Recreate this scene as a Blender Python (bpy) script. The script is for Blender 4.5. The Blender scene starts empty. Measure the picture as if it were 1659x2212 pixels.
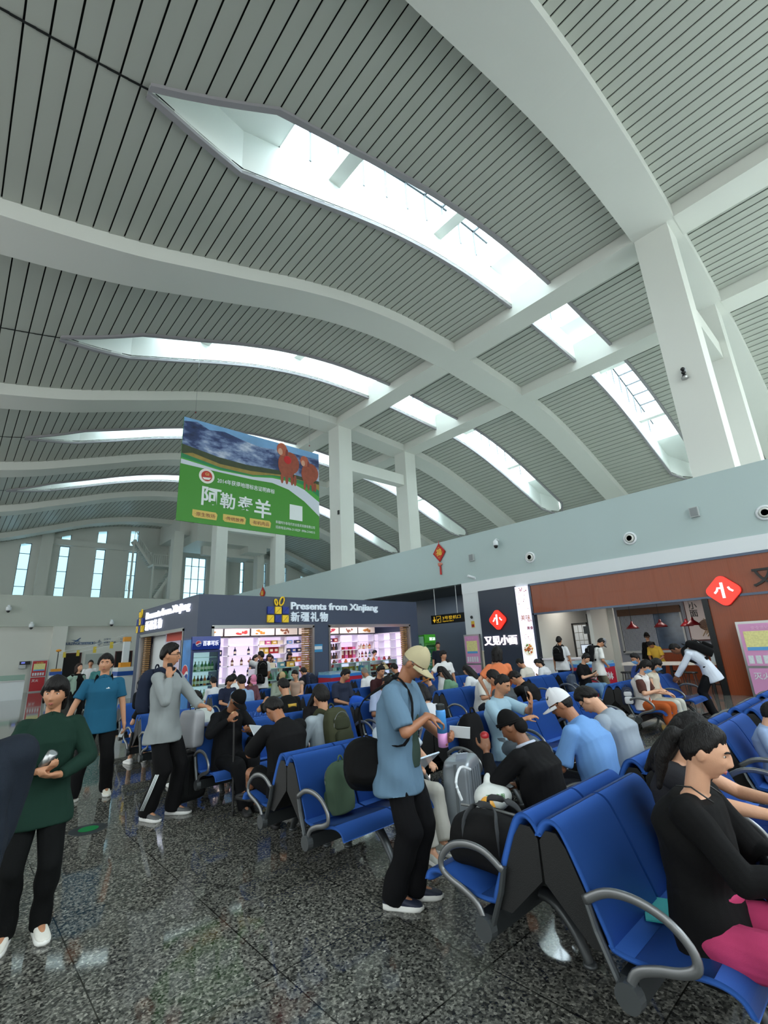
import bpy, math, random
import numpy as np
from mathutils import Vector, Matrix, noise
from math import sin, cos, pi, radians, exp, atan2, hypot

random.seed(7)
SC = bpy.context.scene
COL = SC.collection

# ------------------------------------------------------------------ camera
W_PX = 1659.0
F_PX = 1000.0
CAM_POS = Vector((0, 0, 1.6))
def cam_matrix(yaw, p, r):
    cy, sy = cos(yaw), sin(yaw); cp, sp = cos(p), sin(p); cr, sr = cos(r), sin(r)
    R1 = Matrix(((cy, sy, 0), (-sy, cy, 0), (0, 0, 1)))
    B = Matrix(((1, 0, 0), (0, sp, -cp), (0, cp, sp)))
    R3 = Matrix(((cr, -sr, 0), (sr, cr, 0), (0, 0, 1)))
    R = R3 @ B @ R1                      # world -> (right, down, forward)
    right, down, fwd = Vector(R[0]), Vector(R[1]), Vector(R[2])
    m = Matrix((right, -down, -fwd)).transposed().to_4x4()
    m.translation = CAM_POS
    return m
cam_data = bpy.data.cameras.new('camera')
cam_data.sensor_fit = 'HORIZONTAL'; cam_data.sensor_width = 36.0
cam_data.lens = 36.0 * F_PX / W_PX
cam_data.clip_start = 0.05; cam_data.clip_end = 500
cam = bpy.data.objects.new('camera', cam_data); COL.objects.link(cam)
cam.matrix_world = cam_matrix(radians(-42.935), radians(16.243), radians(-2.876))
SC.camera = cam

# ------------------------------------------------------------------ light
SC.view_settings.view_transform = 'Standard'
SC.view_settings.look = 'None'
SC.view_settings.gamma = 1.0
SC.view_settings.use_curve_mapping = False
SC.view_settings.exposure = 0.6
SC.cycles.use_denoising = True
SC.cycles.max_bounces = 8
SC.cycles.diffuse_bounces = 5
SC.cycles.transparent_max_bounces = 16
SC.cycles.caustics_reflective = False
SC.cycles.caustics_refractive = False
SC.cycles.sample_clamp_indirect = 8

world = bpy.data.worlds.new('sky'); SC.world = world; world.use_nodes = True
nt = world.node_tree; nt.nodes.clear()
wo = nt.nodes.new('ShaderNodeOutputWorld'); bg = nt.nodes.new('ShaderNodeBackground')
tc = nt.nodes.new('ShaderNodeTexCoord'); sp_ = nt.nodes.new('ShaderNodeSeparateXYZ'); rp = nt.nodes.new('ShaderNodeValToRGB')
nt.links.new(tc.outputs['Generated'], sp_.inputs[0]); nt.links.new(sp_.outputs['Z'], rp.inputs[0])
rp.color_ramp.elements[0].position = 0.0; rp.color_ramp.elements[0].color = (0.94, 0.985, 1.0, 1)
rp.color_ramp.elements[1].position = 0.75; rp.color_ramp.elements[1].color = (0.72, 0.88, 1.0, 1)
e = rp.color_ramp.elements.new(-0.0); e.color = (0.55, 0.55, 0.5, 1)
e = rp.color_ramp.elements.new(0.25); e.color = (0.90, 0.97, 1.0, 1)
cl = nt.nodes.new('ShaderNodeTexNoise'); cl.inputs['Scale'].default_value = 3.2; cl.inputs['Detail'].default_value = 6
nt.links.new(tc.outputs['Generated'], cl.inputs['Vector'])
cr_ = nt.nodes.new('ShaderNodeValToRGB'); cr_.color_ramp.elements[0].position = 0.5; cr_.color_ramp.elements[1].position = 0.62
nt.links.new(cl.outputs['Fac'], cr_.inputs[0])
mx = nt.nodes.new('ShaderNodeMixRGB'); mx.inputs[2].default_value = (1, 1, 0.97, 1)
nt.links.new(cr_.outputs['Color'], mx.inputs[0]); nt.links.new(rp.outputs['Color'], mx.inputs[1])
nt.links.new(mx.outputs['Color'], bg.inputs['Color'])
bg.inputs['Strength'].default_value = 6.2
nt.links.new(bg.outputs[0], wo.inputs[0])

def fill_light(name, loc, rot, sx, sy, power, color=(1.0, 0.97, 0.94)):
    l = bpy.data.lights.new(name, 'AREA'); l.shape = 'RECTANGLE'; l.size = sx; l.size_y = sy
    l.energy = power; l.color = color
    o = bpy.data.objects.new(name, l); o.location = loc; o.rotation_euler = rot; COL.objects.link(o)
    return o
# added fill lamps outside the unseen glazed side and end walls, standing in for daylight
fill_light('daylight_fill_airside', (-9.4, 14, 5.1), (0, radians(-90), 0), 8.0, 50, 6000)
fill_light('daylight_fill_end', (3, -14.3, 5.0), (radians(90), 0, 0), 23, 8.0, 2200)

# ------------------------------------------------------------------ colour and material helpers
def lin(c):
    out = []
    for v in c[:3]:
        v = v / 255.0
        out.append(v / 12.92 if v <= 0.04045 else ((v + 0.055) / 1.055) ** 2.4)
    return (*out, 1.0)
MATS = {}
def mat(name, rgb, rough=0.6, metal=0.0, spec=0.5, var=0.0, vscale=8.0, bump=0.0, bscale=60.0, emit=0.0, coat=0.0, sheen=0.0, stretch=None):
    """principled material with optional procedural colour variation and bump"""
    if name in MATS: return MATS[name]
    m = bpy.data.materials.new(name); m.use_nodes = True; MATS[name] = m
    n = m.node_tree; b = n.nodes['Principled BSDF']
    c = lin(rgb)
    b.inputs['Base Color'].default_value = c
    b.inputs['Roughness'].default_value = rough; b.inputs['Metallic'].default_value = metal
    b.inputs['Specular IOR Level'].default_value = spec
    b.inputs['Coat Weight'].default_value = coat
    if sheen: b.inputs['Sheen Weight'].default_value = sheen
    if emit:
        b.inputs['Emission Color'].default_value = c; b.inputs['Emission Strength'].default_value = emit*0.6
    if var or bump:
        t = n.nodes.new('ShaderNodeTexCoord'); src = t.outputs['Object']
        if stretch:
            mp = n.nodes.new('ShaderNodeMapping'); mp.inputs['Scale'].default_value = stretch
            n.links.new(src, mp.inputs['Vector']); src = mp.outputs['Vector']
    if var:
        x = n.nodes.new('ShaderNodeTexNoise'); x.inputs['Scale'].default_value = vscale; x.inputs['Detail'].default_value = 4
        n.links.new(src, x.inputs['Vector'])
        r = n.nodes.new('ShaderNodeMixRGB'); r.inputs[1].default_value = tuple(min(1, k * (1 - var)) for k in c[:3]) + (1,)
        r.inputs[2].default_value = tuple(min(1, k * (1 + var)) for k in c[:3]) + (1,)
        n.links.new(x.outputs['Fac'], r.inputs[0]); n.links.new(r.outputs[0], b.inputs['Base Color'])
    if bump:
        x = n.nodes.new('ShaderNodeTexNoise'); x.inputs['Scale'].default_value = bscale; x.inputs['Detail'].default_value = 3
        n.links.new(src, x.inputs['Vector'])
        bp = n.nodes.new('ShaderNodeBump'); bp.inputs['Strength'].default_value = bump; bp.inputs['Distance'].default_value = 0.01
        n.links.new(x.outputs['Fac'], bp.inputs['Height']); n.links.new(bp.outputs[0], b.inputs['Normal'])
    return m
def glass(name, rgb=(235, 245, 245), refl=0.08, rough=0.02):
    if name in MATS: return MATS[name]
    m = bpy.data.materials.new(name); m.use_nodes = True; MATS[name] = m
    n = m.node_tree; n.nodes.clear()
    o = n.nodes.new('ShaderNodeOutputMaterial'); mix = n.nodes.new('ShaderNodeMixShader')
    tr = n.nodes.new('ShaderNodeBsdfTransparent'); gl = n.nodes.new('ShaderNodeBsdfGlossy')
    tr.inputs[0].default_value = lin(rgb); gl.inputs['Roughness'].default_value = rough
    fr = n.nodes.new('ShaderNodeLayerWeight'); fr.inputs['Blend'].default_value = refl
    n.links.new(fr.outputs['Fresnel'], mix.inputs[0]); n.links.new(tr.outputs[0], mix.inputs[1]); n.links.new(gl.outputs[0], mix.inputs[2])
    n.links.new(mix.outputs[0], o.inputs[0])
    return m

# ------------------------------------------------------------------ mesh helpers
def frame_from(d, hint=Vector((0, 0, 1))):
    d = Vector(d).normalized()
    if abs(d.dot(hint)) > 0.97: hint = Vector((0, 1, 0)) if abs(d.y) < 0.9 else Vector((1, 0, 0))
    x = hint.cross(d).normalized(); y = d.cross(x)
    return x, y, d
class MB:
    """collects vertices and faces; build() links them as ONE mesh object"""
    def __init__(s): s.v = []; s.f = []; s.m = []
    def add(s, vs, fs, mi=0):
        k = len(s.v); s.v += [tuple(p) for p in vs]
        s.f += [tuple(k + i for i in f) for f in fs]; s.m += [mi] * len(fs)
        return s
    def box(s, x0, y0, z0, x1, y1, z1, mi=0):
        return s.add([(x0,y0,z0),(x1,y0,z0),(x1,y1,z0),(x0,y1,z0),(x0,y0,z1),(x1,y0,z1),(x1,y1,z1),(x0,y1,z1)],
              [(3,2,1,0),(4,5,6,7),(0,1,5,4),(1,2,6,5),(2,3,7,6),(3,0,4,7)], mi)
    def cbox(s, c, h, mi=0, R=None):
        vs = [Vector((sx*h[0], sy*h[1], sz*h[2])) for sz in (-1,1) for sx, sy in ((-1,-1),(1,-1),(1,1),(-1,1))]
        if R is not None: vs = [R @ p for p in vs]
        return s.add([p + Vector(c) for p in vs], [(3,2,1,0),(4,5,6,7),(0,1,5,4),(1,2,6,5),(2,3,7,6),(3,0,4,7)], mi)
    def bar(s, p0, p1, w, h, mi=0, hint=Vector((0,0,1))):
        p0, p1 = Vector(p0), Vector(p1); x, y, d = frame_from(p1 - p0, hint)
        vs = [p + x*sx*w/2 + y*sy*h/2 for p in (p0, p1) for sx, sy in ((-1,-1),(1,-1),(1,1),(-1,1))]
        return s.add(vs, [(3,2,1,0),(4,5,6,7),(0,1,5,4),(1,2,6,5),(2,3,7,6),(3,0,4,7)], mi)
    def quad(s, a, b, c, d, mi=0): return s.add([a,b,c,d], [(0,1,2,3)], mi)
    def poly(s, pts, mi=0): return s.add(pts, [tuple(range(len(pts)))], mi)
    def loft(s, rings, mi=0, caps=True, closed=True):
        n = len(rings[0]); vs = [p for r in rings for p in r]; fs = []
        for i in range(len(rings)-1):
            for j in range(n if closed else n-1):
                a, b = i*n+j, i*n+(j+1) % n
                fs.append((a, b, b+n, a+n))
        if caps and closed:
            fs.append(tuple(range(n-1, -1, -1))); k = (len(rings)-1)*n; fs.append(tuple(range(k, k+n)))
        return s.add(vs, fs, mi)
    def cone(s, p0, p1, r0, r1=None, n=14, mi=0, caps=True):
        r1 = r0 if r1 is None else r1
        p0, p1 = Vector(p0), Vector(p1); x, y, d = frame_from(p1-p0)
        return s.loft([[p + (x*cos(2*pi*i/n) + y*sin(2*pi*i/n))*r for i in range(n)] for p, r in ((p0, r0), (p1, r1))], mi, caps)
    def rcone(s, p0, p1, r0, r1, n=12, mi=0):
        """tapered capsule"""
        p0, p1 = Vector(p0), Vector(p1); x, y, d = frame_from(p1-p0); rings = []
        for k in range(0, 5):
            a = pi/2*(1-k/4.0); rr = max(r0*cos(a), r0*0.02); rings.append((p0 - d*r0*sin(a), rr))
        for k in range(0, 5):
            a = pi/2*k/4.0; rr = max(r1*cos(a), r1*0.02); rings.append((p1 + d*r1*sin(a), rr))
        return s.loft([[p + (x*cos(2*pi*i/n) + y*sin(2*pi*i/n))*r for i in range(n)] for p, r in rings], mi)
    def tube(s, pts, r, n=8, mi=0, flat=None, hint=Vector((0,0,1)), closed=False):
        """sweep a circle (or a flat=(w,h) ellipse, w along hint x tangent) along pts; r may be a list"""
        P = [Vector(p) for p in pts]; rings = []
        for i, p in enumerate(P):
            a = P[i-1] if (i > 0 or closed) else p; b = P[(i+1) % len(P)] if (i < len(P)-1 or closed) else p
            x, y, d = frame_from(b-a, hint)
            ri = r[i] if isinstance(r, (list, tuple)) else r
            w, h = (flat if flat else (ri, ri))
            if flat and isinstance(r, (list, tuple)): w, h = w*ri, h*ri
            rings.append([p + x*w*cos(2*pi*j/n) + y*h*sin(2*pi*j/n) for j in range(n)])
        if closed: rings.append(rings[0])
        return s.loft(rings, mi, caps=not closed)
    def ell(s, c, r, R=None, nu=16, nv=10, mi=0, p=2.0):
        """(super)ellipsoid"""
        c = Vector(c); vs = []; q = 2.0/p
        sg = lambda v: math.copysign(abs(v)**q, v)
        for i in range(nv+1):
            th = -pi/2 + pi*i/nv; ct, st = sg(cos(th)), sg(sin(th))
            if i in (0, nv): ct = 0.02
            for j in range(nu):
                ph = 2*pi*j/nu
                v = Vector((r[0]*ct*sg(cos(ph)), r[1]*ct*sg(sin(ph)), r[2]*st))
                vs.append(c + (R @ v if R is not None else v))
        fs = [(i*nu+j, i*nu+(j+1) % nu, (i+1)*nu+(j+1) % nu, (i+1)*nu+j) for i in range(nv) for j in range(nu)]
        fs += [tuple(range(nu-1, -1, -1)), tuple(range(nv*nu, nv*nu+nu))]
        return s.add(vs, fs, mi)
    def lathe(s, prof, c=(0,0,0), n=20, mi=0):
        c = Vector(c)
        return s.loft([[c + Vector((max(r, 1e-4)*cos(2*pi*j/n), max(r, 1e-4)*sin(2*pi*j/n), z)) for j in range(n)] for r, z in prof], mi)
    def prism(s, poly, o, x, y, depth, mi=0):
        """extrude a 2-D polygon in frame (o,x,y) by depth along x cross y"""
        o, x, y = Vector(o), Vector(x), Vector(y); z = x.cross(y).normalized()
        a = [o + x*p[0] + y*p[1] for p in poly]; b = [p + z*depth for p in a]; n = len(poly)
        fs = [tuple(range(n-1, -1, -1)), tuple(range(n, 2*n))] + [(i, (i+1) % n, n+(i+1) % n, n+i) for i in range(n)]
        return s.add(a+b, fs, mi)
    def text(s, string, o, x, y, size, depth=0.01, bold=0.0, align='LEFT', mi=0, width=None):
        vs, fs = text_geo(string, depth, bold)
        if not vs: return s
        xs = [p[0] for p in vs]; w = max(xs)-min(xs); x0 = min(xs)
        k = size if width is None else width/max(w, 1e-6)
        off = {'LEFT': 0, 'CENTER': w/2, 'RIGHT': w}[align]
        o, x, y = Vector(o), Vector(x), Vector(y); z = x.cross(y)
        return s.add([o + x*(p[0]-x0-off)*k + y*p[1]*size + z*p[2] for p in vs], fs, mi)
    def xf(s, M): s.v = [tuple(M @ Vector(p)) for p in s.v]; return s
    def build(s, name, mats=None, parent=None, smooth=False, loc=None, rz=0.0):
        me = bpy.data.meshes.new(name); me.from_pydata(s.v, [], s.f)
        for m in (mats if isinstance(mats, (list, tuple)) else [mats]):
            if m: me.materials.append(m)
        if max(s.m, default=0) > 0: me.polygons.foreach_set('material_index', s.m)
        if smooth: me.polygons.foreach_set('use_smooth', [True]*len(me.polygons))
        o = bpy.data.objects.new(name, me); COL.objects.link(o)
        if parent: o.parent = parent
        if loc is not None: o.location = loc
        o.rotation_euler.z = rz
        return o
TXT = {}
def text_geo(string, depth, bold):
    k = (string, round(depth, 4), round(bold, 4))
    if k in TXT: return TXT[k]
    c = bpy.data.curves.new('lettering', 'FONT'); c.body = string; c.size = 1.0; c.extrude = 0.0
    c.offset = bold; c.resolution_u = 3
    o = bpy.data.objects.new('lettering', c); COL.objects.link(o)
    dg = bpy.context.evaluated_depsgraph_get(); me = bpy.data.meshes.new_from_object(o.evaluated_get(dg))
    vs = [tuple(v.co) for v in me.vertices]; fs = [tuple(p.vertices) for p in me.polygons]
    n = len(vs)
    if depth and n:                                    # give the lettering its thickness
        cnt = {}
        for f in fs:
            for i in range(len(f)): e = (f[i], f[(i+1) % len(f)]); cnt[e] = cnt.get(e, 0)+1
        side = [e for e in cnt if (e[1], e[0]) not in cnt]
        vs = [(x, y, depth) for x, y, z in vs] + [(x, y, 0) for x, y, z in vs]
        fs = fs + [(e[1], e[0], e[0]+n, e[1]+n) for e in side]
    bpy.data.objects.remove(o); bpy.data.curves.remove(c); bpy.data.meshes.remove(me)
    TXT[k] = (vs, fs)
    return TXT[k]
def tag(o, label=None, cat=None, group=None, kind=None):
    if label: o['label'] = label
    if cat: o['category'] = cat
    if group: o['group'] = group
    if kind: o['kind'] = kind
    return o
def thing(name, label, cat, loc=(0,0,0), rz=0.0, group=None):
    o = bpy.data.objects.new(name, None); o.empty_display_size = 0.1; COL.objects.link(o)
    o.location = loc; o.rotation_euler.z = rz
    return tag(o, label, cat, group)
def struct(name, mb, m, smooth=False, parent=None):
    o = mb.build(name, m, parent, smooth)
    if not parent: o['kind'] = 'structure'
    return o
def copy_tree(o, parent=None):
    c = o.copy(); COL.objects.link(c); c.parent = parent
    for ch in list(o.children): copy_tree(ch, c)
    return c
X_, Y_, Z_ = Vector((1,0,0)), Vector((0,1,0)), Vector((0,0,1)); NY, NX = -Y_, -X_
# ------------------------------------------------------------------ the hall
M_white = mat('white_paint', (214, 216, 210), 0.55, var=0.02, vscale=0.6)
M_slat = mat('aluminium_strip_paint', (176, 180, 172), 0.42, spec=0.5, var=0.03, vscale=0.5)
M_gap = mat('black_ceiling_void', (10, 16, 16), 0.9)
M_well = mat('skylight_well_white', (240, 244, 240), 0.5)
M_lip = mat('grey_skylight_lip', (150, 148, 152), 0.5)
M_frame = mat('window_frame_white', (176, 182, 184), 0.4)
M_dkframe = mat('window_frame_grey', (70, 78, 90), 0.4, metal=0.3)
M_glass = glass('window_glass', (238, 248, 250), 0.06)
M_tint = glass('tinted_window_glass', (90, 116, 126), 0.06)
M_dimglass = glass('sky_dimming_glass', (106, 108, 108), 0.06)  # tint added to cut the sky light coming through the unseen walls
M_bulk = mat('pale_blue_grey_wall', (176, 194, 194), 0.5, var=0.03, vscale=0.4)
M_bulkfar = mat('pale_grey_green_wall', (184, 190, 182), 0.5, var=0.03, vscale=0.4)
M_band = mat('white_fascia_paint', (222, 228, 232), 0.35)
M_slate = mat('slate_blue_panel', (74, 92, 112), 0.45, var=0.04, vscale=1.5)
M_navy = mat('navy_panel', (38, 50, 68), 0.4)
M_steel = mat('brushed_steel', (176, 178, 178), 0.28, metal=0.9, var=0.08, vscale=3)
M_black = mat('black_plastic', (18, 19, 20), 0.45)
M_dgrey = mat('dark_grey_metal', (56, 60, 62), 0.4, metal=0.5)

# floor: polished speckled granite in 0.76 m tiles
m = bpy.data.materials.new('polished_granite'); m.use_nodes = True; n = m.node_tree; L = n.links; b = n.nodes['Principled BSDF']
tco = n.nodes.new('ShaderNodeTexCoord')
v1 = n.nodes.new('ShaderNodeTexVoronoi'); v1.inputs['Scale'].default_value = 78; v1.inputs['Randomness'].default_value = 1.0
v2 = n.nodes.new('ShaderNodeTexNoise'); v2.inputs['Scale'].default_value = 46; v2.inputs['Detail'].default_value = 6; v2.inputs['Roughness'].default_value = 0.75
v3 = n.nodes.new('ShaderNodeTexNoise'); v3.inputs['Scale'].default_value = 0.8; v3.inputs['Detail'].default_value = 2
for q in (v1, v2, v3): L.new(tco.outputs['Object'], q.inputs['Vector'])
r1 = n.nodes.new('ShaderNodeValToRGB'); L.new(v1.outputs['Color'], r1.inputs[0])
els = r1.color_ramp.elements
els[0].position = 0.0; els[0].color = lin((38, 39, 38)); els[1].position = 1.0; els[1].color = lin((228, 226, 218))
for p_, c_ in ((0.2, (70, 71, 70)), (0.45, (110, 111, 107)), (0.7, (150, 150, 145)), (0.88, (188, 187, 180))):
    q = els.new(p_); q.color = lin(c_)
r2 = n.nodes.new('ShaderNodeValToRGB'); L.new(v2.outputs['Fac'], r2.inputs[0])
r2.color_ramp.elements[0].position = 0.36; r2.color_ramp.elements[0].color = lin((80, 81, 79)); r2.color_ramp.elements[1].position = 0.66; r2.color_ramp.elements[1].color = lin((250, 248, 240))
mm = n.nodes.new('ShaderNodeMixRGB'); mm.blend_type = 'MULTIPLY'; mm.inputs[0].default_value = 0.8
L.new(r1.outputs[0], mm.inputs[1]); L.new(r2.outputs[0], mm.inputs[2])
brk = n.nodes.new('ShaderNodeTexBrick'); brk.offset = 0.0; brk.squash = 1.0
brk.inputs['Scale'].default_value = 1.0; brk.inputs['Brick Width'].default_value = 0.76; brk.inputs['Row Height'].default_value = 0.76
brk.inputs['Mortar Size'].default_value = 0.004; brk.inputs['Mortar Smooth'].default_value = 0.2
brk.inputs['Color1'].default_value = (1,1,1,1); brk.inputs['Color2'].default_value = (0.86,0.86,0.86,1); brk.inputs['Mortar'].default_value = (0.16,0.16,0.15,1)
mpb = n.nodes.new('ShaderNodeMapping'); mpb.inputs['Location'].default_value = (-0.788+0.76*20, -1.11+0.76*20, 0)
L.new(tco.outputs['Object'], mpb.inputs['Vector']); L.new(mpb.outputs[0], brk.inputs['Vector'])
m2 = n.nodes.new('ShaderNodeMixRGB'); m2.blend_type = 'MULTIPLY'; m2.inputs[0].default_value = 1.0
L.new(mm.outputs[0], m2.inputs[1]); L.new(brk.outputs['Color'], m2.inputs[2]); L.new(m2.outputs[0], b.inputs['Base Color'])
b.inputs['Roughness'].default_value = 0.05; b.inputs['Specular IOR Level'].default_value = 0.5
M_floor = m
o = struct('floor', MB().box(-9.2, -14.2, -0.2, 38, 53, 0), M_floor)

# roof profile: z of the rib undersides along X
PX = [-9.5,-6,-3,-1.5,-.6,.83,2.4,3.5,5.4,6.9,8.7,10.4,12.2,13.5,15.5,16.8,18.4,21,22.3,24,26,28.7,30.5,33.5,36,39]
PZ = [10.8,10.75,10.78,10.95,11.1,11.4,11.8,12.2,12.85,13.4,13.95,14.32,14.58,14.66,14.74,14.72,14.64,14.5,14.44,14.2,13.75,12.88,12.2,11.08,10.2,9.2]
_xs = np.linspace(-9.5, 39, 486); _zs = np.interp(_xs, PX, PZ)
for _ in range(40): _zs[1:-1] = (_zs[:-2] + 2*_zs[1:-1] + _zs[2:]) / 4
def P(x): return float(np.interp(x, _xs, _zs))
SL = 0.45                                  # strips sit this far above the rib undersides
RIBS = [-6.6, 2.65, 11.9, 21.1, 30.35, 39.6, 48.9, 53.2]
RW = 0.66
def strip_box(mb, xa, xb, ya, yb, za, zb, th=0.03, ya2=None, yb2=None):
    """one sloping strip between x=xa and xb, from ya to yb (ya2/yb2 at xb)"""
    ya2 = ya if ya2 is None else ya2; yb2 = yb if yb2 is None else yb2
    v = [(xa,ya,za),(xb,ya2,zb),(xb,yb2,zb),(xa,yb,za)]; v += [(x,y,z+th) for x,y,z in v]
    mb.add(v, [(0,1,2,3),(7,6,5,4),(0,4,5,1),(1,5,6,2),(2,6,7,3),(3,7,4,0)])
XSEG = [(-9.2, 15.5), (16.6, 21.2), (22.3, 37.5)]
SKY = {0: 7.25, 1: 16.6, 2: 26.0, 3: 35.2}      # skylight centre line in each bay
HW = 0.82
def sky_edge(c, x):
    """half-width of the skylight slot at x (0 = no slot)"""
    if x < 1.2 or x > 34.35: return 0.0
    if x < 3.45: return HW*(x-1.2)/2.25
    if x > 33.4: return HW*max(0.0, 1-(x-33.4)/1.4)
    return HW
pitch, gap = 0.343, 0.032
for bi in range(7):
    y0, y1 = RIBS[bi]+RW-0.01, RIBS[bi+1]-RW+0.01
    k = bi-1; c = SKY.get(k)
    top, back = MB(), MB()
    for xa, xb in XSEG:
        ns = round((xb-xa)/pitch); w = (xb-xa)/ns
        for i in range(ns):
            a, b2 = xa+i*w, xa+(i+1)*w-gap
            for mb_, aa, bb, dz in ((top, a, b2, 0.0), (back, a, a+w, 0.06)):
                za, zb = P(aa)+SL+dz, P(bb)+SL+dz-0.0
                zb2 = zb + (0.02 if mb_ is top else 0)
                if c is None:
                    strip_box(mb_, aa, bb, y0, y1, za, zb2)
                else:
                    ea, eb = sky_edge(c, aa), sky_edge(c, bb)
                    if ea == 0 and eb == 0: strip_box(mb_, aa, bb, y0, y1, za, zb2)
                    else:
                        strip_box(mb_, aa, bb, y0, c-ea, za, zb2, 0.03, y0, c-eb)
                        strip_box(mb_, aa, bb, c+ea, y1, za, zb2, 0.03, c+eb, y1)
    o = struct('ceiling', top, M_slat); struct('ceiling_void', back, M_gap, parent=o)
    # black joint line across the strips at the skylight axis
    if c is not None:
        j = MB(); xs = np.linspace(-9.2, 1.2, 32)
        for i in range(len(xs)-1):
            strip_box(j, xs[i], xs[i+1], c-0.02, c+0.02, P(xs[i])+SL-0.012, P(xs[i+1])+SL-0.004, 0.014)
        struct('ceiling_joint', j, M_gap, parent=o)
# ribs
for y in RIBS:
    mb = MB(); xs = np.linspace(-9.3, 37.6, 120)
    mb.loft([[(x, y-RW, P(x)), (x, y+RW, P(x)), (x, y+RW, P(x)+1.0), (x, y-RW, P(x)+1.0)] for x in xs])
    struct('beam', mb, M_white)
# purlins
for xa, xb in ((15.5, 16.6), (21.2, 22.3)):
    for i in range(7):
        ya, yb = RIBS[i]+RW-0.02, RIBS[i+1]-RW+0.02
        struct('beam', MB().box(xa, ya, P((xa+xb)/2)-0.02, xb, yb, 15.9), M_white)
# skylights
for k, c in SKY.items():
    for si, (xa, xb) in enumerate(((1.2, 15.5), (16.6, 21.2), (22.3, 34.8))):
        wall, lip, fr, gl = MB(), MB(), MB(), MB()
        xs = list(np.linspace(xa, xb, max(6, int((xb-xa)/0.5))))
        if si == 0: xs += [3.45]
        if si == 2: xs += [33.4]
        xs = sorted(set(xs))
        for s in (-1, 1):
            for i in range(len(xs)-1):
                p, q = xs[i], xs[i+1]; ep, eq = max(sky_edge(c, p), 0.015)*s, max(sky_edge(c, q), 0.015)*s
                zp, zq = P(p)+SL, P(q)+SL
                t = 0.07*s
                # white well wall
                wall.add([(p,c+ep,zp-0.02),(q,c+eq,zq-0.02),(q,c+eq,zq+1.35),(p,c+ep,zp+1.35),(p,c+ep+t,zp-0.02),(q,c+eq+t,zq-0.02),(q,c+eq+t,zq+1.35),(p,c+ep+t,zp+1.35)],
                         [(0,1,2,3),(7,6,5,4),(3,2,6,7),(0,4,5,1)])
                # grey lip under the strips
                lip.add([(p,c+ep-0.004*s,zp-0.07),(q,c+eq-0.004*s,zq-0.07),(q,c+eq+0.13*s,zq-0.07),(p,c+ep+0.13*s,zp-0.07),(p,c+ep-0.004*s,zp+0.02),(q,c+eq-0.004*s,zq+0.02),(q,c+eq+0.13*s,zq+0.02),(p,c+ep+0.13*s,zp+0.02)],
                        [(0,1,2,3),(7,6,5,4),(0,4,5,1),(2,6,7,3)])
        o = struct('ceiling_opening', wall, M_well)
        struct('lip', lip, M_lip, parent=o)
        # closed ends of the well
        end = MB(); ga, gb = xa, xb
        if si == 0: ga = 4.4
        if si == 2: gb = 31.8
        if si == 1: ga, gb = 16.6, 20.0
        if si == 0: gb = 14.2
        def slab(a, b3, dz0, dz1, hw):
            n_ = max(2, int((b3-a)/0.5)); q = np.linspace(a, b3, n_)
            end.loft([[(x, c-hw, P(x)+SL+dz0), (x, c+hw, P(x)+SL+dz0), (x, c+hw, P(x)+SL+dz1), (x, c-hw, P(x)+SL+dz1)] for x in q])
        if ga > xa: slab(xa, ga, 1.3, 1.4, HW+0.07)
        if gb < xb: slab(gb, xb, 1.3, 1.4, HW+0.07)
        x = gb if gb < xb else xb
        # glazed monitor
        n_ = max(2, round((gb-ga)/0.95)); q = np.linspace(ga, gb, n_+1); H2 = 1.15
        for i in range(n_+1):
            x = q[i]; z = P(x)+SL
            fr.box(x-0.03, c-HW-0.03, z+1.3, x+0.03, c-HW+0.03, z+1.35+H2); fr.box(x-0.03, c+HW-0.03, z+1.3, x+0.03, c+HW+0.03, z+1.35+H2)
            fr.box(x-0.03, c-HW, z+1.3+H2, x+0.03, c+HW, z+1.38+H2)
            if i < n_:
                x2 = q[i+1]; z2 = P(x2)+SL
                for s in (-1, 1):
                    y = c+s*HW
                    gl.quad((x,y,z+1.35),(x2,y,z2+1.35),(x2,y,z2+1.35+H2),(x,y,z+1.35+H2))
                    fr.bar((x,y,z+1.37+H2),(x2,y,z2+1.37+H2),0.07,0.07)
                gl.quad((x,c-HW,z+1.38+H2),(x2,c-HW,z2+1.38+H2),(x2,c+HW,z2+1.38+H2),(x,c+HW,z+1.38+H2))
        for x in (ga, gb): end.box(x-0.04, c-HW-0.07, P(x)+SL+1.3, x+0.04, c+HW+0.07, P(x)+SL+1.4+H2)
        struct('end_wall', end, M_well, parent=o)
        g = struct('skylight_pane', gl, M_glass, parent=o); struct('skylight_frame', fr, mat('skylight_mullion_grey', (104, 114, 120), .45), parent=o)
        cb = MB(); nc = {0: (6.2, 10.8), 1: (), 2: (24.2, 29.2)}[si]
        for x in nc:
            z = P(x)+SL; cb.box(x-0.2, c-HW-0.02, z+0.85, x+0.2, c+HW+0.02, z+1.3)
        if nc: struct('cross_beam', cb, M_white, parent=o)
# roof deck that closes the bays above the ribs
dk = MB(); xs = np.linspace(-9.4, 37.7, 60)
for bi in range(7):
    y0, y1 = RIBS[bi]-RW, RIBS[bi+1]+RW; c = SKY.get(bi-1)
    for (ya, yb) in ([(y0, y1)] if c is None else [(y0, c-HW-0.07), (c+HW+0.07, y1)]):
        dk.loft([[(x, ya, P(x)+1.02), (x, yb, P(x)+1.02), (x, yb, P(x)+1.12), (x, ya, P(x)+1.12)] for x in xs])
struct('roof', dk, M_gap)
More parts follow.
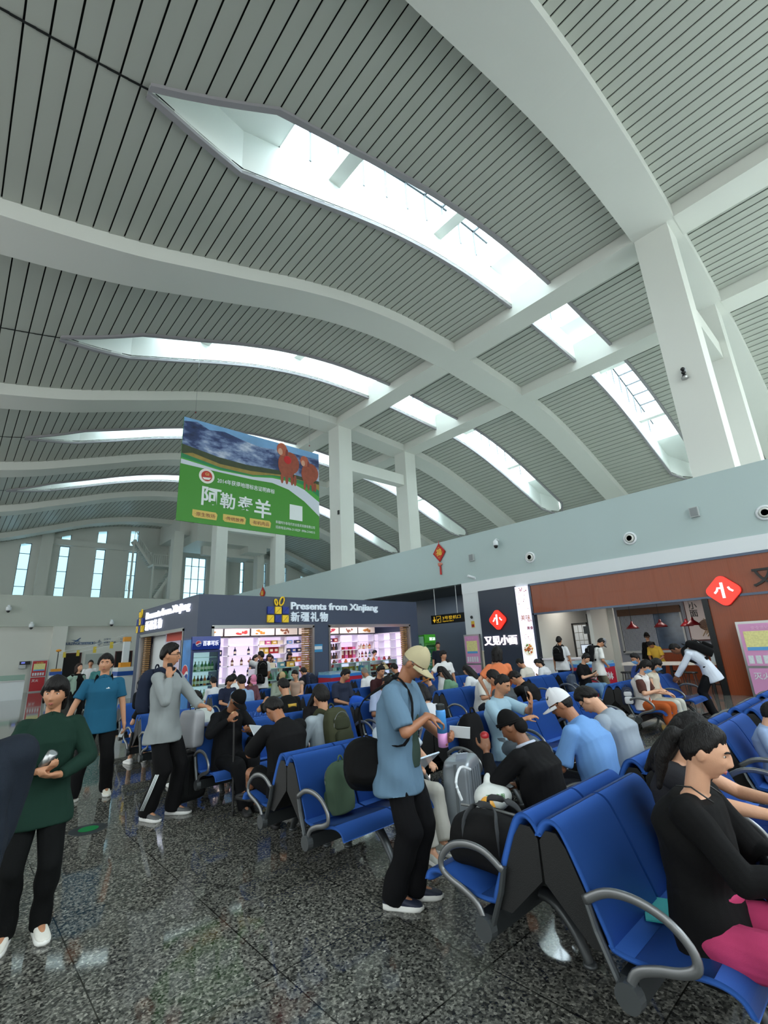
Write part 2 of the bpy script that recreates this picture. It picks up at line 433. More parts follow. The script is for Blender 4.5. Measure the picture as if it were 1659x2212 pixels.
# columns at every other rib
for xa in (15.6, 21.25):
    for y in (2.75, 20.97, 38.4):
        w = 0.5
        o = struct('column', MB().box(xa, y-w-0.02, 0, xa+0.98, y+w+0.02, P(xa+.5)+0.05), M_white)
for y in (20.97, 38.4):
    struct('beam', MB().box(16.5, y-0.3, 12.05, 21.3, y+0.3, 12.78), M_white)
struct('beam', MB().box(16.5, 2.45, 12.05, 21.3, 3.05, 12.78), M_white)

# right-hand upstand above the shops, its deck, and the outer wall behind it
struct('wall_right', MB().box(15.0, 11.72, 3.9, 15.25, 53, 5.8).box(15.0, -14, 3.9, 15.25, 11.72, 5.8), M_bulk)
struct('trim_1', MB().box(14.97, -14, 3.47, 15.2, 11.74, 3.9), M_band)
struct('floor_upper', MB().box(15.25, -14, 5.35, 37.5, 53, 5.5), M_white)
struct('wall_outer', MB().box(37.4, -14, 0, 37.7, 53, 11), M_white)
# recess with the boarding-gate sign between the kiosk and the noodle shop
struct('wall_recess', MB().box(18.4, 11.7, 0, 18.6, 53, 3.9), M_slate)
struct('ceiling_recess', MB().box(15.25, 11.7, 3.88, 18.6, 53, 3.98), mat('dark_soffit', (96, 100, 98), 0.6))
struct('pillar', MB().box(14.98, 10.92, 0, 15.9, 11.73, 3.5), M_band)
struct('trim_2', MB().box(14.9, 10.95, 0, 14.98, 11.05, 1.25).box(14.9, 11.62, 0, 14.98, 11.72, 1.25).box(14.88, 10.93, 1.25, 14.98, 11.07, 1.29).box(14.88, 11.6, 1.25, 14.98, 11.74, 1.29), mat('cream_plinth', (222, 216, 196), 0.5))

# far end: lower wall, upstand, deck and the tall window wall behind it
struct('wall_far', MB().box(-9.2, 36.95, 0, 15, 37.2, 3.9), M_white)
struct('wall_far_upper', MB().box(-9.2, 36.65, 3.88, 15.2, 36.9, 5.8), M_bulkfar)
struct('pillar', MB().box(4.84, 36.6, 0, 5.6, 36.95, 3.88), M_white)
struct('floor_deck', MB().box(-9.2, 36.9, 5.3, 37.5, 53, 5.45), M_white)
# window wall at Y = 52.5
WY = 52.5
wins = [(3.5, 4.35, 0), (6.5, 7.32, 0), (9.5, 10.35, 0), (12.45, 13.28, 0), (0.5, 1.35, 0), (-2.5, -1.65, 0), (-5.5, -4.65, 0), (18.25, 20.6, 1), (24.75, 25.25, 0), (27.35, 28.15, 0), (30.3, 31.1, 0), (33.2, 34.0, 0)]
cells = sorted(wins); wl = MB(); edges = [-9.3] + [v for w_ in cells for v in w_[:2]] + [37.7]
for i in range(0, len(edges), 2): wl.box(edges[i], WY, 5.4, edges[i+1], WY+0.5, 15.6)
for a, b3, big in cells:
    wl.box(a, WY, 12.35, b3, WY+0.5, 13.0 if not big else 16)
    wl.box(a, WY, 5.4, b3, WY+0.5, 6.6)
struct('wall_windows', wl, M_white)
struct('beam', MB().box(5.2, WY-0.35, 12.4, 14.6, WY, 12.95), M_white)
struct('beam', MB().box(23, WY-0.35, 12.4, 30, WY, 12.95), M_white)
for xp in (5.4, 16.6, 22.5, 29.4): struct('column', MB().box(xp-0.45, WY-0.7, 5.4, xp+0.45, WY, 13.5), M_white)
wi = 0
for a, b3, big in cells:
    for z0, z1 in (((6.6, 12.35),) if big else ((6.6, 12.35), (13.0, min(15.5, P((a+b3)/2)+1.0)))):
        if z1 <= z0+0.1: continue
        wi += 1
        fr = MB(); t = 0.05
        fr.box(a, WY+0.12, z0, a+t, WY+0.22, z1).box(b3-t, WY+0.12, z0, b3, WY+0.22, z1)
        z = z0; rows = [z0, z0+1.75, z0+3.3, z0+4.75, z1] if z0 < 12 else [z0, z1]
        for z in rows: fr.box(a, WY+0.12, min(z, z1-t), b3, WY+0.22, min(z+t, z1))
        if big:
            for x in (a+(b3-a)*.32, a+(b3-a)*.66): fr.box(x-.03, WY+0.12, z0, x+.03, WY+0.22, z1)
        o = struct('window_%d' % wi, fr, M_dkframe)
        g = struct('pane', MB().quad((a+t, WY+0.17, z0), (b3-t, WY+0.17, z0), (b3-t, WY+0.17, z1), (a+t, WY+0.17, z1)), M_tint, parent=o)
# hanging stair core in front of the window wall
core = MB(); core.box(16.2, 44, 12.3, 24.5, 50, 14.3).box(15.2, 46, 13.2, 16.4, 52, 15.2).box(17.6, 46, 11.4, 24.0, 46.6, 12.3).box(21.5, 44, 11.7, 23.6, 50, 12.3)
struct('wall_stair_core', core, M_white)
struct('column', MB().box(14.5, 45.2, 5.4, 15.4, 46.1, 13.3), M_white)
struct('column', MB().box(23.2, 45.2, 5.4, 24.0, 46.1, 12.4), M_white)

# side wall (airside glazing) and end wall behind the camera
def glazed_wall(name, along_x, pos, a0, a1, ztop):
    fr, gl, sol = MB(), MB(), MB()
    n_ = int((a1-a0)/2.4); q = np.linspace(a0, a1, n_+1)
    def bx(mb, u0, z0, u1, z1, d=0.08):
        if along_x: mb.box(u0, pos-d, z0, u1, pos+d, z1)
        else: mb.box(pos-d, u0, z0, pos+d, u1, z1)
    for u in q: bx(fr, u-.05, 0.5, u+.05, 9.6)
    for z in (0.5, 2.6, 5.0, 7.4, 9.6): bx(fr, a0, z-.04, a1, z+.04)
    bx(sol, a0, 0, a1, 0.5, 0.15); bx(sol, a0, 9.6, a1, ztop, 0.15); (gl.quad((a0, pos, .5), (a1, pos, .5), (a1, pos, 9.6), (a0, pos, 9.6)) if along_x else gl.quad((pos, a0, .5), (pos, a1, .5), (pos, a1, 9.6), (pos, a0, 9.6)))
    o = struct(name, sol, M_white); struct('mullion', fr, M_frame, parent=o); struct('pane', gl, M_dimglass, parent=o)
glazed_wall('wall_airside', False, -9.2, -14.2, 53, 12.2)
glazed_wall('wall_behind', True, -14.1, -9.2, 15.0, 16)
struct('wall_behind_shops', MB().box(15, -14.2, 0, 37.5, -14.0, 16), M_white)

# white steel stair and landing at the far end
st = thing('staircase', 'white steel stair with railed landing below the far ceiling', 'stairs', (14.6, 50.6, 5.45))
mb = MB().box(-0.6, -1.3, 5.05, 2.2, 0.4, 5.25); mb.build('landing', M_white, st)
mb = MB()
for i in range(16):
    t = i/15; mb.cbox((1.45-1.6*t, -0.5, 5.0-2.9*t), (0.16, 0.7, 0.02))
mb.bar((1.6, -1.2, 5.1), (-0.2, -1.2, 1.9), 0.05, 0.26); mb.bar((1.6, 0.2, 5.1), (-0.2, 0.2, 1.9), 0.05, 0.26)
mb.build('flight', M_white, st)
mb = MB()
for i in range(16):
    t = i/15; mb.cbox((-1.7*t-0.4, 0.5, 5.3+2.4*t), (0.16, 0.5, 0.02))
mb.bar((-0.4, 0.0, 5.3), (-2.2, 0.0, 7.8), 0.05, 0.26); mb.bar((-0.4, 1.0, 5.3), (-2.2, 1.0, 7.8), 0.05, 0.26)
mb.build('flight', M_white, st)
mb = MB()
for i in range(15): mb.box(-0.6+0.2*i-.015, -1.29, 5.25, -0.6+0.2*i+.015, -1.25, 6.2)
mb.box(-0.62, -1.3, 6.2, 2.22, -1.24, 6.26)
for i in range(7): mb.box(2.16, -1.3+0.28*i, 5.25, 2.19, -1.27+0.28*i, 6.2)
mb.box(2.14, -1.3, 6.2, 2.22, 0.4, 6.26)
mb.build('railing', M_white, st); mb = MB()
for t in np.linspace(0, 1, 9):
    mb.box(-1.8*t-0.42, -0.02, 5.3+2.5*t, -1.8*t-0.38, 0.02, 6.3+2.5*t)
mb.bar((-0.4, 0, 6.3), (-2.2, 0, 8.8), 0.06, 0.06)
mb.build('railing', M_white, st); mb = MB()
for t in np.linspace(0, 1, 9): mb.box(-2.2-1.2*t, -0.02, 3.0-1.6*t, -2.16-1.2*t, 0.02, 4.0-1.6*t)
mb.build('railing', M_white, st)
mb = MB().box(-0.6, -1.2, 0, -0.45, -1.05, 5.05).box(-2.3, -0.1, 0, -2.15, 0.05, 7.8); mb.build('post', M_white, st)

# far low wall: doors, lettering
for i, (x0, x1) in enumerate(((5.57, 6.55), (8.65, 9.6))):
    o = struct('door_%d' % (i+1), MB().box(x0, 36.9, 0, x1, 36.96, 2.15), mat('dark_doorway', (16, 12, 12), 0.7))
    struct('door_frame', MB().box(x0-.06, 36.86, 0, x0, 36.97, 2.2).box(x1, 36.86, 0, x1+.06, 36.97, 2.2).box(x0-.06, 36.86, 2.15, x1+.06, 36.97, 2.21), mat('door_frame_red', (74, 28, 28), 0.5), parent=o)
struct('window_20', MB().box(6.85, 36.9, 1.45, 8.0, 36.96, 2.1), mat('office_pane', (168, 176, 172), 0.3))
M_let = mat('blue_lettering', (52, 84, 128), 0.5)
wt = thing('wall_lettering', 'blue aeroplane and BUILDING lettering on the far white wall', 'sign', (0, 36.92, 0))
mb = MB().text('BUILDING', (5.62, 0, 2.72), X_, Z_, 0.22, 0.01, 0.03, width=0.72); mb.build('lettering', M_let, wt)
MB().box(6.36, -0.01, 2.72, 7.2, 0.02, 2.87).build('blue_bar', M_let, wt)
mb = MB().text('我们正在打造', (6.40, -0.012, 2.745), X_, Z_, 0.12, 0.004, 0.0, width=0.74); mb.build('lettering', M_band, wt)
mb = MB().poly([(5.85, 0, 3.03), (6.2, 0, 3.0), (6.42, 0, 3.16), (6.46, 0, 3.14), (6.32, 0, 2.98), (6.46, 0, 2.92), (6.3, 0, 2.92), (6.0, 0, 2.87), (6.15, 0, 2.95)])
mb.build('aeroplane_emblem', M_let, wt)
mb = MB()
for x, h in ((7.25, .2), (7.32, .1), (7.4, .06), (7.48, .3), (7.55, .4), (7.62, .22), (7.69, .1)): mb.box(x, -0.005, 2.8-h/2, x+.02, 0.02, 2.8+h/2)
mb.build('sound_bars', M_let, wt)
mb = MB().text('以安全', (7.8, 0, 2.97), X_, Z_, 0.15, 0.006, 0.0).text('便捷为基础', (7.8, 0, 2.76), X_, Z_, 0.15, 0.006, 0.0).text('Convenient', (7.8, 0, 2.62), X_, Z_, 0.1, 0.006, 0.0)
mb.text('以服务', (8.8, 0, 2.97), X_, Z_, 0.15, 0.006, 0.0).text('需求为导向', (8.8, 0, 2.76), X_, Z_, 0.15, 0.006, 0.0); mb.build('lettering', M_let, wt)
# ------------------------------------------------------------------ gift kiosk
KX0, KX1, KY0, KY1, KH, KD = 4.95, 13.6, 13.0, 18.6, 3.26, 2.38
M_kiosk = mat('kiosk_slate_cladding', (66, 76, 98), 0.5, var=0.05, vscale=2)
M_shelf = mat('shelf_white', (232, 228, 236), 0.35)
M_led = mat('shelf_led_panel', (236, 222, 250), 0.4, emit=0.75)
M_bamboo = mat('bamboo_slat_brown', (150, 112, 66), 0.5)
M_clear = glass('counter_glass', (226, 242, 238), 0.1)
kiosk = thing('gift_kiosk', 'slate blue gift kiosk with lit open fronts and white lettering', 'kiosk', (0, 0, 0))
w = MB()
def front(mb, x0, x1, z0, z1): mb.box(x0, KY0, z0, x1, KY0+0.25, z1)
front(w, KX0, KX1, KD, KH); front(w, KX0, 5.35, 0, KD); front(w, 8.73, 9.3, 0, KD); front(w, 13.15, KX1, 0, KD)
w.box(KX0, KY0+0.25, KD, KX0+0.25, KY1, KH); w.box(KX0, KY0+.25, 0, KX0+.25, 13.95, KD); w.box(KX0, 18.1, 0, KX0+.25, KY1, KD)
w.box(KX1-.2, KY0+.25, 0, KX1, KY1, KH); w.box(KX0+.25, KY1-.2, 0, KX1-.2, KY1, KH)
w.build('cladding', M_kiosk, kiosk)
MB().box(KX0+.25, KY0+.25, 2.72, KX1-.2, KY1-.2, 2.8).build('ceiling_panel', M_shelf, kiosk)
w = MB()
for x0, x1 in ((5.35, 8.73), (9.3, 13.15)):
    w.box(x0, KY0-.03, 0, x0+.07, KY0+.2, KD).box(x1-.07, KY0-.03, 0, x1, KY0+.2, KD).box(x0, KY0-.03, KD-.06, x1, KY0+.2, KD+.03)
w.box(KX0-.03, 13.95, 0, KX0+.2, 14.02, KD).box(KX0-.03, 18.03, 0, KX0+.2, 18.1, KD).box(KX0-.03, 13.95, KD-.06, KX0+.2, 18.1, KD+.03)
w.build('opening_frame', M_steel, kiosk)
for x0, y0, x1, y1 in ((8.45, KY0+.12, 8.65, KY0+.3), (12.9, KY0+.12, 13.08, KY0+.3), (KX0+.1, 17.75, KX0+.25, 18.0)):
    w = MB()
    for i in range(34): w.box(x0, y0, 0.05+i*.069, x1, y1, 0.1+i*.069)
    w.build('roller_shutter', M_bamboo, kiosk); 
# lettering and gift-box emblem
M_signw = mat('sign_letter_white', (214, 226, 236), 0.4, emit=0.25)
M_yel = mat('emblem_yellow', (232, 196, 40), 0.45, emit=0.15); M_blu = mat('emblem_blue', (30, 56, 150), 0.45)
M_signl = mat('sign_letter_lit', (236, 240, 255), 0.4, emit=1.2)
def gift_sign(o, xd, nrm, letters, en_x0, en_w, cn_x0, cn_w, lx, chars):
    """o: point at the emblem's lower left; xd: reading direction; nrm: outward"""
    o, nrm = Vector(o), Vector(nrm)
    q = lambda a, z, d=0.0: o + xd*a + Z_*z + nrm*d
    s = 0.24
    cols = (M_yel, M_blu, M_yel, M_blu, M_yel, M_blu)
    for k, (i, j) in enumerate(((0, 0), (1, 0), (2, 0), (0, 1), (1, 1), (2, 1))):
        b_ = MB(); b_.prism([(0.012, 0.012), (s-.012, 0.012), (s-.012, s-.012), (0.012, s-.012)], q(i*(s+.015), j*(s+.015)), xd, Z_, 0.06)
        b_.build('emblem_tile', cols[k], kiosk)
        d_ = MB(); d_.bar(q(i*(s+.015)+.01, j*(s+.015)+.01, .062), q(i*(s+.015)+s-.01, j*(s+.015)+s-.01, .062), .012, .006); d_.build('emblem_line', M_navy, kiosk)
    for sg, ww, hh in ((1, .12, .13), (-1, .07, .09)):
        pts = [q(.37+sg*(.03+ww*(.5-.5*cos(t)))+ (.02 if sg>0 else -.0), .53+hh*1.0*(1-cos(t))*.5*1.6+ sin(t)*.05*sg*0, .05) for t in np.linspace(0, pi, 9)]
        pts2 = []
        for t in np.linspace(0, 2*pi, 18, endpoint=False):
            a = .37+sg*ww*.75 + ww*.62*cos(t)*1.0; z = .53+hh*.95 + hh*.98*sin(t)
            pts2.append(q(a + (z-.53)*.25*sg, z, .05))
        MB().tube(pts2, .024, 6, closed=True).build('emblem_ribbon', M_yel, kiosk)
    w = MB().text('Presents from Xinjiang'[:chars], q(en_x0, .42), xd, Z_, .31, .05, .025, width=en_w); w.build('lettering', letters, kiosk)
    for i, ch in enumerate('新疆礼物'):
        MB().text(ch, q(cn_x0+i*(cn_w-.3)/3, .06), xd, Z_, .33, .05, .012).build('lettering', letters, kiosk)
gift_sign((7.02, KY0, 2.47), X_, NY, M_signw, 0.83, 3.65, 0.83, 1.4, 0, 99)
gift_sign((KX0, 18.55, 2.49), NY, NX, M_signl, 0.97, 4.0, 1.0, 1.62, 0, 99)
MB().box(8.72, KY0-.015, 1.55, 9.05, KY0, 1.79).build('notice', mat('notice_blue', (60, 140, 190), 0.4), kiosk)
MB().box(8.74, KY0-.018, 1.63, 9.03, KY0-.014, 1.73).build('notice_strip', M_band, kiosk)
# shelving: back wall unit with lit cells
unit = MB(); led = MB(); edges_x = [5.6, 6.7, 7.75, 8.8, 9.55, 10.35, 11.2, 12.05, 12.9]
BY = 15.2
led.box(5.5, BY, 0.2, 13.0, BY+.04, 2.12)
for x in edges_x: unit.box(x-.02, BY-.36, 0.1, x+.02, BY, 2.15)
zs = [0.1, 0.5, 0.9, 1.24, 1.56, 1.86, 2.13]
for z in zs: unit.box(5.5, BY-.36, z-.015, 13.0, BY, z+.015)
unit.build('shelf_unit', M_shelf, kiosk); led.build('lit_back_panel', M_led, kiosk)
unit = MB(); unit.box(5.3, 17.9, 0.1, 5.35, 18.0, 2.1); unit.box(8.0, 15.3, 0, 8.1, 18.2, 2.6)
for z in zs[1:]: unit.box(7.7, 15.3, z-.015, 8.05, 17.5, z+.015)
unit.build('shelf_unit', M_shelf, kiosk)
MB().box(8.06, 15.3, 0.3, 8.12, 17.6, 2.1).build('lit_back_panel', M_led, kiosk)
w = MB().box(5.3, 16.6, 0, 5.8, 17.9, 2.45); w.build('cupboard', M_band, kiosk)
MB().box(13.3, KY0+.35, .2, 13.36, 15.3, 2.12).build('lit_back_panel', M_led, kiosk)
unit = MB()
for z in zs: unit.box(13.0, KY0+.35, z-.015, 13.3, 15.3, z+.015)
for y in (KY0+.35, 14.0, 14.7, 15.3): unit.box(13.0, y-.02, .1, 13.3, y+.02, 2.15)
unit.build('shelf_unit', M_shelf, kiosk)
# picture strip above the shelves
M_pic = mat('food_picture_cream', (236, 222, 206), 0.4, emit=0.15); M_picf = mat('picture_frame_dark', (36, 26, 34), 0.4)
food = [(178, 120, 60), (200, 60, 60), (220, 120, 40), (150, 90, 60), (210, 160, 60), (180, 50, 70), (120, 70, 50)]
random.seed(11)
for i in range(8):
    x0, x1 = 5.6+i*.92, 5.6+i*.92+.86
    pf = MB().box(x0-.03, BY-.4, 2.15, x1+.03, BY-.36, 2.42); pf.build('picture_frame', M_picf, kiosk)
    MB().box(x0, BY-.415, 2.18, x1, BY-.4, 2.40).build('food_picture', M_pic, kiosk)
    d = MB(); cx = x0 + random.uniform(.3, .6)
    for k in range(9): d.ell((cx+random.uniform(-.16, .16), BY-.418, 2.29+random.uniform(-.06, .06)), (random.uniform(.03, .07), .004, random.uniform(.02, .05)), nu=10, nv=6)
    d.build('food_print', mat('food_print_%d' % (i % 7), food[i % 7], 0.5), kiosk)
MB().box(KX0+.26, 14.6, 2.1, KX0+.3, 16.2, 2.38).build('food_picture', mat('red_crayfish_print', (190, 60, 40), 0.5), kiosk)
# glass display counters along the fronts
for x0, x1 in ((6.9, 8.4), (9.45, 12.7)):
    MB().box(x0, KY0+.35, 0, x1, KY0+.8, 0.12).build('counter_base', M_shelf, kiosk)
    w = MB()
    for z in (.12, .45, .78, 1.12): w.box(x0, KY0+.35, z, x1, KY0+.8, z+.025)
    n_ = int((x1-x0)/.55)
    for i in range(n_+1): w.box(x0+(x1-x0)*i/n_-.015, KY0+.4, 0, x0+(x1-x0)*i/n_+.015, KY0+.8, 1.14)
    w.build('counter_shelf', M_shelf, kiosk)
    MB().box(x0, KY0+.33, .12, x1, KY0+.345, 1.15).build('counter_glass', M_clear, kiosk)
w = MB().box(5.5, KY0+.6, 0, 6.7, KY0+1.2, 0.8); w.build('checkout_counter', M_band, kiosk)
# lamps inside the kiosk ceiling
for x in (6.6, 8.0, 10.2, 11.8):
    l = bpy.data.lights.new('kiosk_lamp', 'AREA'); l.size = 0.9; l.energy = 16; l.color = (1, 0.95, 1)
    lo = bpy.data.objects.new('kiosk_lamp', l); lo.location = (x, 14.2, 2.7); COL.objects.link(lo); lo['kind'] = 'structure'
# goods: one object per box, bottle, pouch
def c_(n_, rgb, r=0.45): return mat('goods_' + n_, rgb, r)
GC = {'gold': (196, 160, 60), 'red': (150, 28, 34), 'blue': (36, 70, 150), 'sky': (110, 160, 215), 'navy': (34, 38, 70), 'green': (70, 120, 70), 'purple': (92, 50, 110),
      'cream': (226, 214, 190), 'orange': (206, 106, 40), 'brown': (104, 66, 44), 'pink': (200, 90, 140), 'white': (228, 230, 230), 'teal': (70, 130, 140), 'black': (26, 26, 30)}
PROTO = {}
def goods(kind, colr, x, y, z, w_, d_, h_, where, jit=0.0):
    key = (kind, colr, round(w_, 3), round(h_, 3))
    if key not in PROTO:
        mb = MB()
        if kind == 'gift_box':
            mb.box(-w_/2, -d_/2, 0, w_/2, d_/2, h_); mb.box(-w_*.3, -d_/2-.004, h_*.3, w_*.3, -d_/2, h_*.7, 1); ms = [c_(colr, GC[colr]), c_('cream', GC['cream'])]
        elif kind == 'bottle':
            r = w_/2; mb.lathe([(r, 0), (r, h_*.58), (r*.9, h_*.66), (r*.34, h_*.78), (r*.34, h_)], n=12); k0 = len(mb.f)
            mb.lathe([(r*1.02, h_*.18), (r*1.02, h_*.46)], n=12, mi=1); mb.lathe([(r*.4, h_*.93), (r*.4, h_*1.01)], n=12, mi=1); ms = [c_(colr, GC[colr], .2), c_('cream', GC['cream'])]
        elif kind == 'pouch':
            mb.loft([[(-w_/2, -d_/2, 0), (w_/2, -d_/2, 0), (w_/2, d_/2, 0), (-w_/2, d_/2, 0)], [(-w_*.52, -d_/2, h_*.4), (w_*.52, -d_/2, h_*.4), (w_*.52, d_/2, h_*.4), (-w_*.52, d_/2, h_*.4)], [(-w_*.45, -.006, h_), (w_*.45, -.006, h_), (w_*.45, .006, h_), (-w_*.45, .006, h_)]])
            mb.ell((0, -d_/2-.004, h_*.38), (w_*.28, .008, h_*.16), nu=10, nv=6, mi=1); ms = [c_(colr, GC[colr]), c_('red', GC['red'])]
        else:                                # toy / doll / jar with a lid
            mb.lathe([(w_*.42, 0), (w_*.5, h_*.2), (w_*.42, h_*.55), (w_*.2, h_*.6), (w_*.3, h_*.7), (w_*.3, h_*.9), (w_*.05, h_)], n=12); ms = [c_(colr, GC[colr])]
        o = mb.build(kind, ms, smooth=False); o['category'] = {'gift_box': 'box', 'bottle': 'bottle', 'pouch': 'bag', 'doll': 'toy'}[kind]; PROTO[key] = o
    else:
        o = PROTO[key].copy(); COL.objects.link(o)
    o.location = (x, y, z); o.rotation_euler.z = jit
    o['label'] = '%s %s %s' % (colr, {'gift_box': 'boxed gift standing', 'bottle': 'bottle standing', 'pouch': 'food pouch standing', 'doll': 'rounded souvenir standing'}[kind], where)
    o['group'] = '%s %s goods %s' % (colr, kind.replace('_', ' '), where)
    return o
lay = [  # bay (x0,x1), shelf z, kind, colours, width, height, count, where
 ((6.75, 7.7), 1.56, 'bottle', ['navy'], .09, .26, 2, 'on upper shelf behind the drinks fridge'),
 ((6.75, 7.7), 1.24, 'bottle', ['brown'], .09, .24, 3, 'on middle shelf behind the drinks fridge'),
 ((6.75, 7.7), .9, 'bottle', ['navy'], .09, .25, 2, 'on lower shelf behind the drinks fridge'),
 ((7.8, 8.75), 1.56, 'gift_box', ['gold', 'gold', 'red', 'red', 'cream'], .17, .21, 5, 'on upper shelf of left opening'),
 ((7.8, 8.75), 1.24, 'gift_box', ['blue', 'purple', 'sky', 'cream'], .18, .16, 4, 'on second shelf of left opening'),
 ((8.85, 9.5), 1.56, 'gift_box', ['navy', 'blue', 'navy'], .17, .15, 3, 'on upper shelf right of the gold boxes'),
 ((8.85, 9.5), 1.24, 'gift_box', ['blue', 'gold', 'orange'], .17, .17, 3, 'on second shelf right of the gold boxes'),
 ((5.7, 6.6), 1.56, 'gift_box', ['purple', 'red', 'navy'], .16, .18, 3, 'on upper shelf at the left end'),
 ((5.7, 6.6), 1.24, 'bottle', ['navy', 'brown', 'purple'], .09, .24, 4, 'on second shelf at the left end'),
 ((7.8, 8.75), .9, 'gift_box', ['red', 'gold', 'green', 'orange', 'cream'], .16, .2, 5, 'on third shelf of left opening'),
 ((8.85, 9.5), .9, 'gift_box', ['teal', 'cream', 'red'], .17, .19, 3, 'on third shelf right of the gold boxes'),
 ((7.8, 8.75), 1.86, 'gift_box', ['cream', 'pink', 'gold', 'cream'], .19, .13, 4, 'on top shelf of left opening'),
 ((8.85, 9.5), 1.86, 'gift_box', ['sky', 'navy'], .2, .12, 2, 'on top shelf right of the gold boxes'),
 ((9.6, 10.3), 1.86, 'doll', ['cream', 'pink', 'gold', 'purple'], .12, .18, 4, 'on top shelf of right opening'),
 ((10.4, 11.15), .9, 'doll', ['red', 'brown', 'orange', 'red', 'brown'], .13, .24, 5, 'on third shelf in middle of right opening'),
 ((9.6, 10.3), .9, 'pouch', ['gold', 'cream', 'orange', 'gold'], .15, .22, 4, 'on third shelf of right opening'),
 ((12.1, 12.85), .9, 'gift_box', ['teal', 'white', 'brown', 'gold'], .15, .2, 4, 'on third shelf at right end'),
 ((10.4, 11.15), 1.86, 'gift_box', ['pink', 'purple', 'red'], .18, .14, 3, 'on top shelf in middle of right opening'),
 ((9.6, 10.3), 1.56, 'gift_box', ['sky', 'blue', 'sky', 'sky'], .15, .17, 4, 'on upper shelf of right opening'),
 ((9.6, 10.3), 1.24, 'doll', ['gold', 'pink', 'purple', 'red', 'cream'], .12, .22, 5, 'on second shelf of right opening'),
 ((10.4, 11.15), 1.56, 'doll', ['brown', 'black', 'brown', 'black', 'brown', 'black'], .12, .24, 6, 'on upper shelf in middle of right opening'),
 ((10.4, 11.15), 1.24, 'doll', ['black', 'brown', 'black', 'brown', 'black', 'brown'], .12, .24, 6, 'on second shelf in middle of right opening'),
 ((11.25, 12.0), 1.4, 'gift_box', ['red', 'pink', 'red', 'pink'], .14, .42, 4, 'on tall shelf of right opening'),
 ((12.1, 12.85), 1.72, 'bottle', ['orange', 'cream', 'orange', 'cream', 'orange'], .11, .2, 5, 'on top shelf at right end'),
 ((12.1, 12.85), 1.24, 'bottle', ['brown', 'red', 'brown', 'teal'], .1, .24, 4, 'on second shelf at right end'),
 ((7.0, 8.35), 1.145, 'gift_box', ['gold', 'cream', 'teal', 'gold'], .2, .16, 4, 'on top of glass counter in left opening'),
 ((7.0, 8.35), .805, 'pouch', ['white', 'green', 'white', 'green', 'white'], .2, .22, 5, 'on middle shelf of left glass counter'),
 ((7.0, 8.35), .475, 'gift_box', ['black', 'gold', 'black', 'green', 'gold'], .2, .22, 5, 'on low shelf of left glass counter'),
 ((9.5, 12.6), 1.145, 'doll', ['red', 'brown', 'pink', 'orange', 'brown', 'red', 'cream', 'brown', 'orange', 'pink', 'red', 'brown'], .13, .12, 12, 'on top of right glass counter'),
 ((9.5, 12.6), .805, 'gift_box', ['teal', 'white', 'teal', 'gold', 'gold', 'gold', 'sky', 'white', 'red', 'orange', 'red', 'brown', 'red'], .16, .2, 13, 'on middle shelf of right glass counter'),
 ((9.5, 12.6), .475, 'gift_box', ['white', 'sky', 'white', 'cream', 'white', 'sky', 'white', 'teal', 'brown', 'orange', 'gold', 'brown'], .16, .18, 12, 'on low shelf of right glass counter'),
]
for (x0, x1), z, kind, cols, w_, h_, n_, where in lay:
    yy = BY-.2 if z not in (1.145, .805, .475) else KY0+.52
    if z == 1.4 or z == 1.72: pass
    zz = {1.4: 1.255, 1.72: 1.575}.get(z, z+(.015 if yy > 14.5 else 0))
    for i in range(n_):
        goods(kind, cols[i % len(cols)], x0+(x1-x0)*(i+.5)/n_ + random.uniform(-.01, .01), yy, zz, w_, min(w_, .14), h_, where)

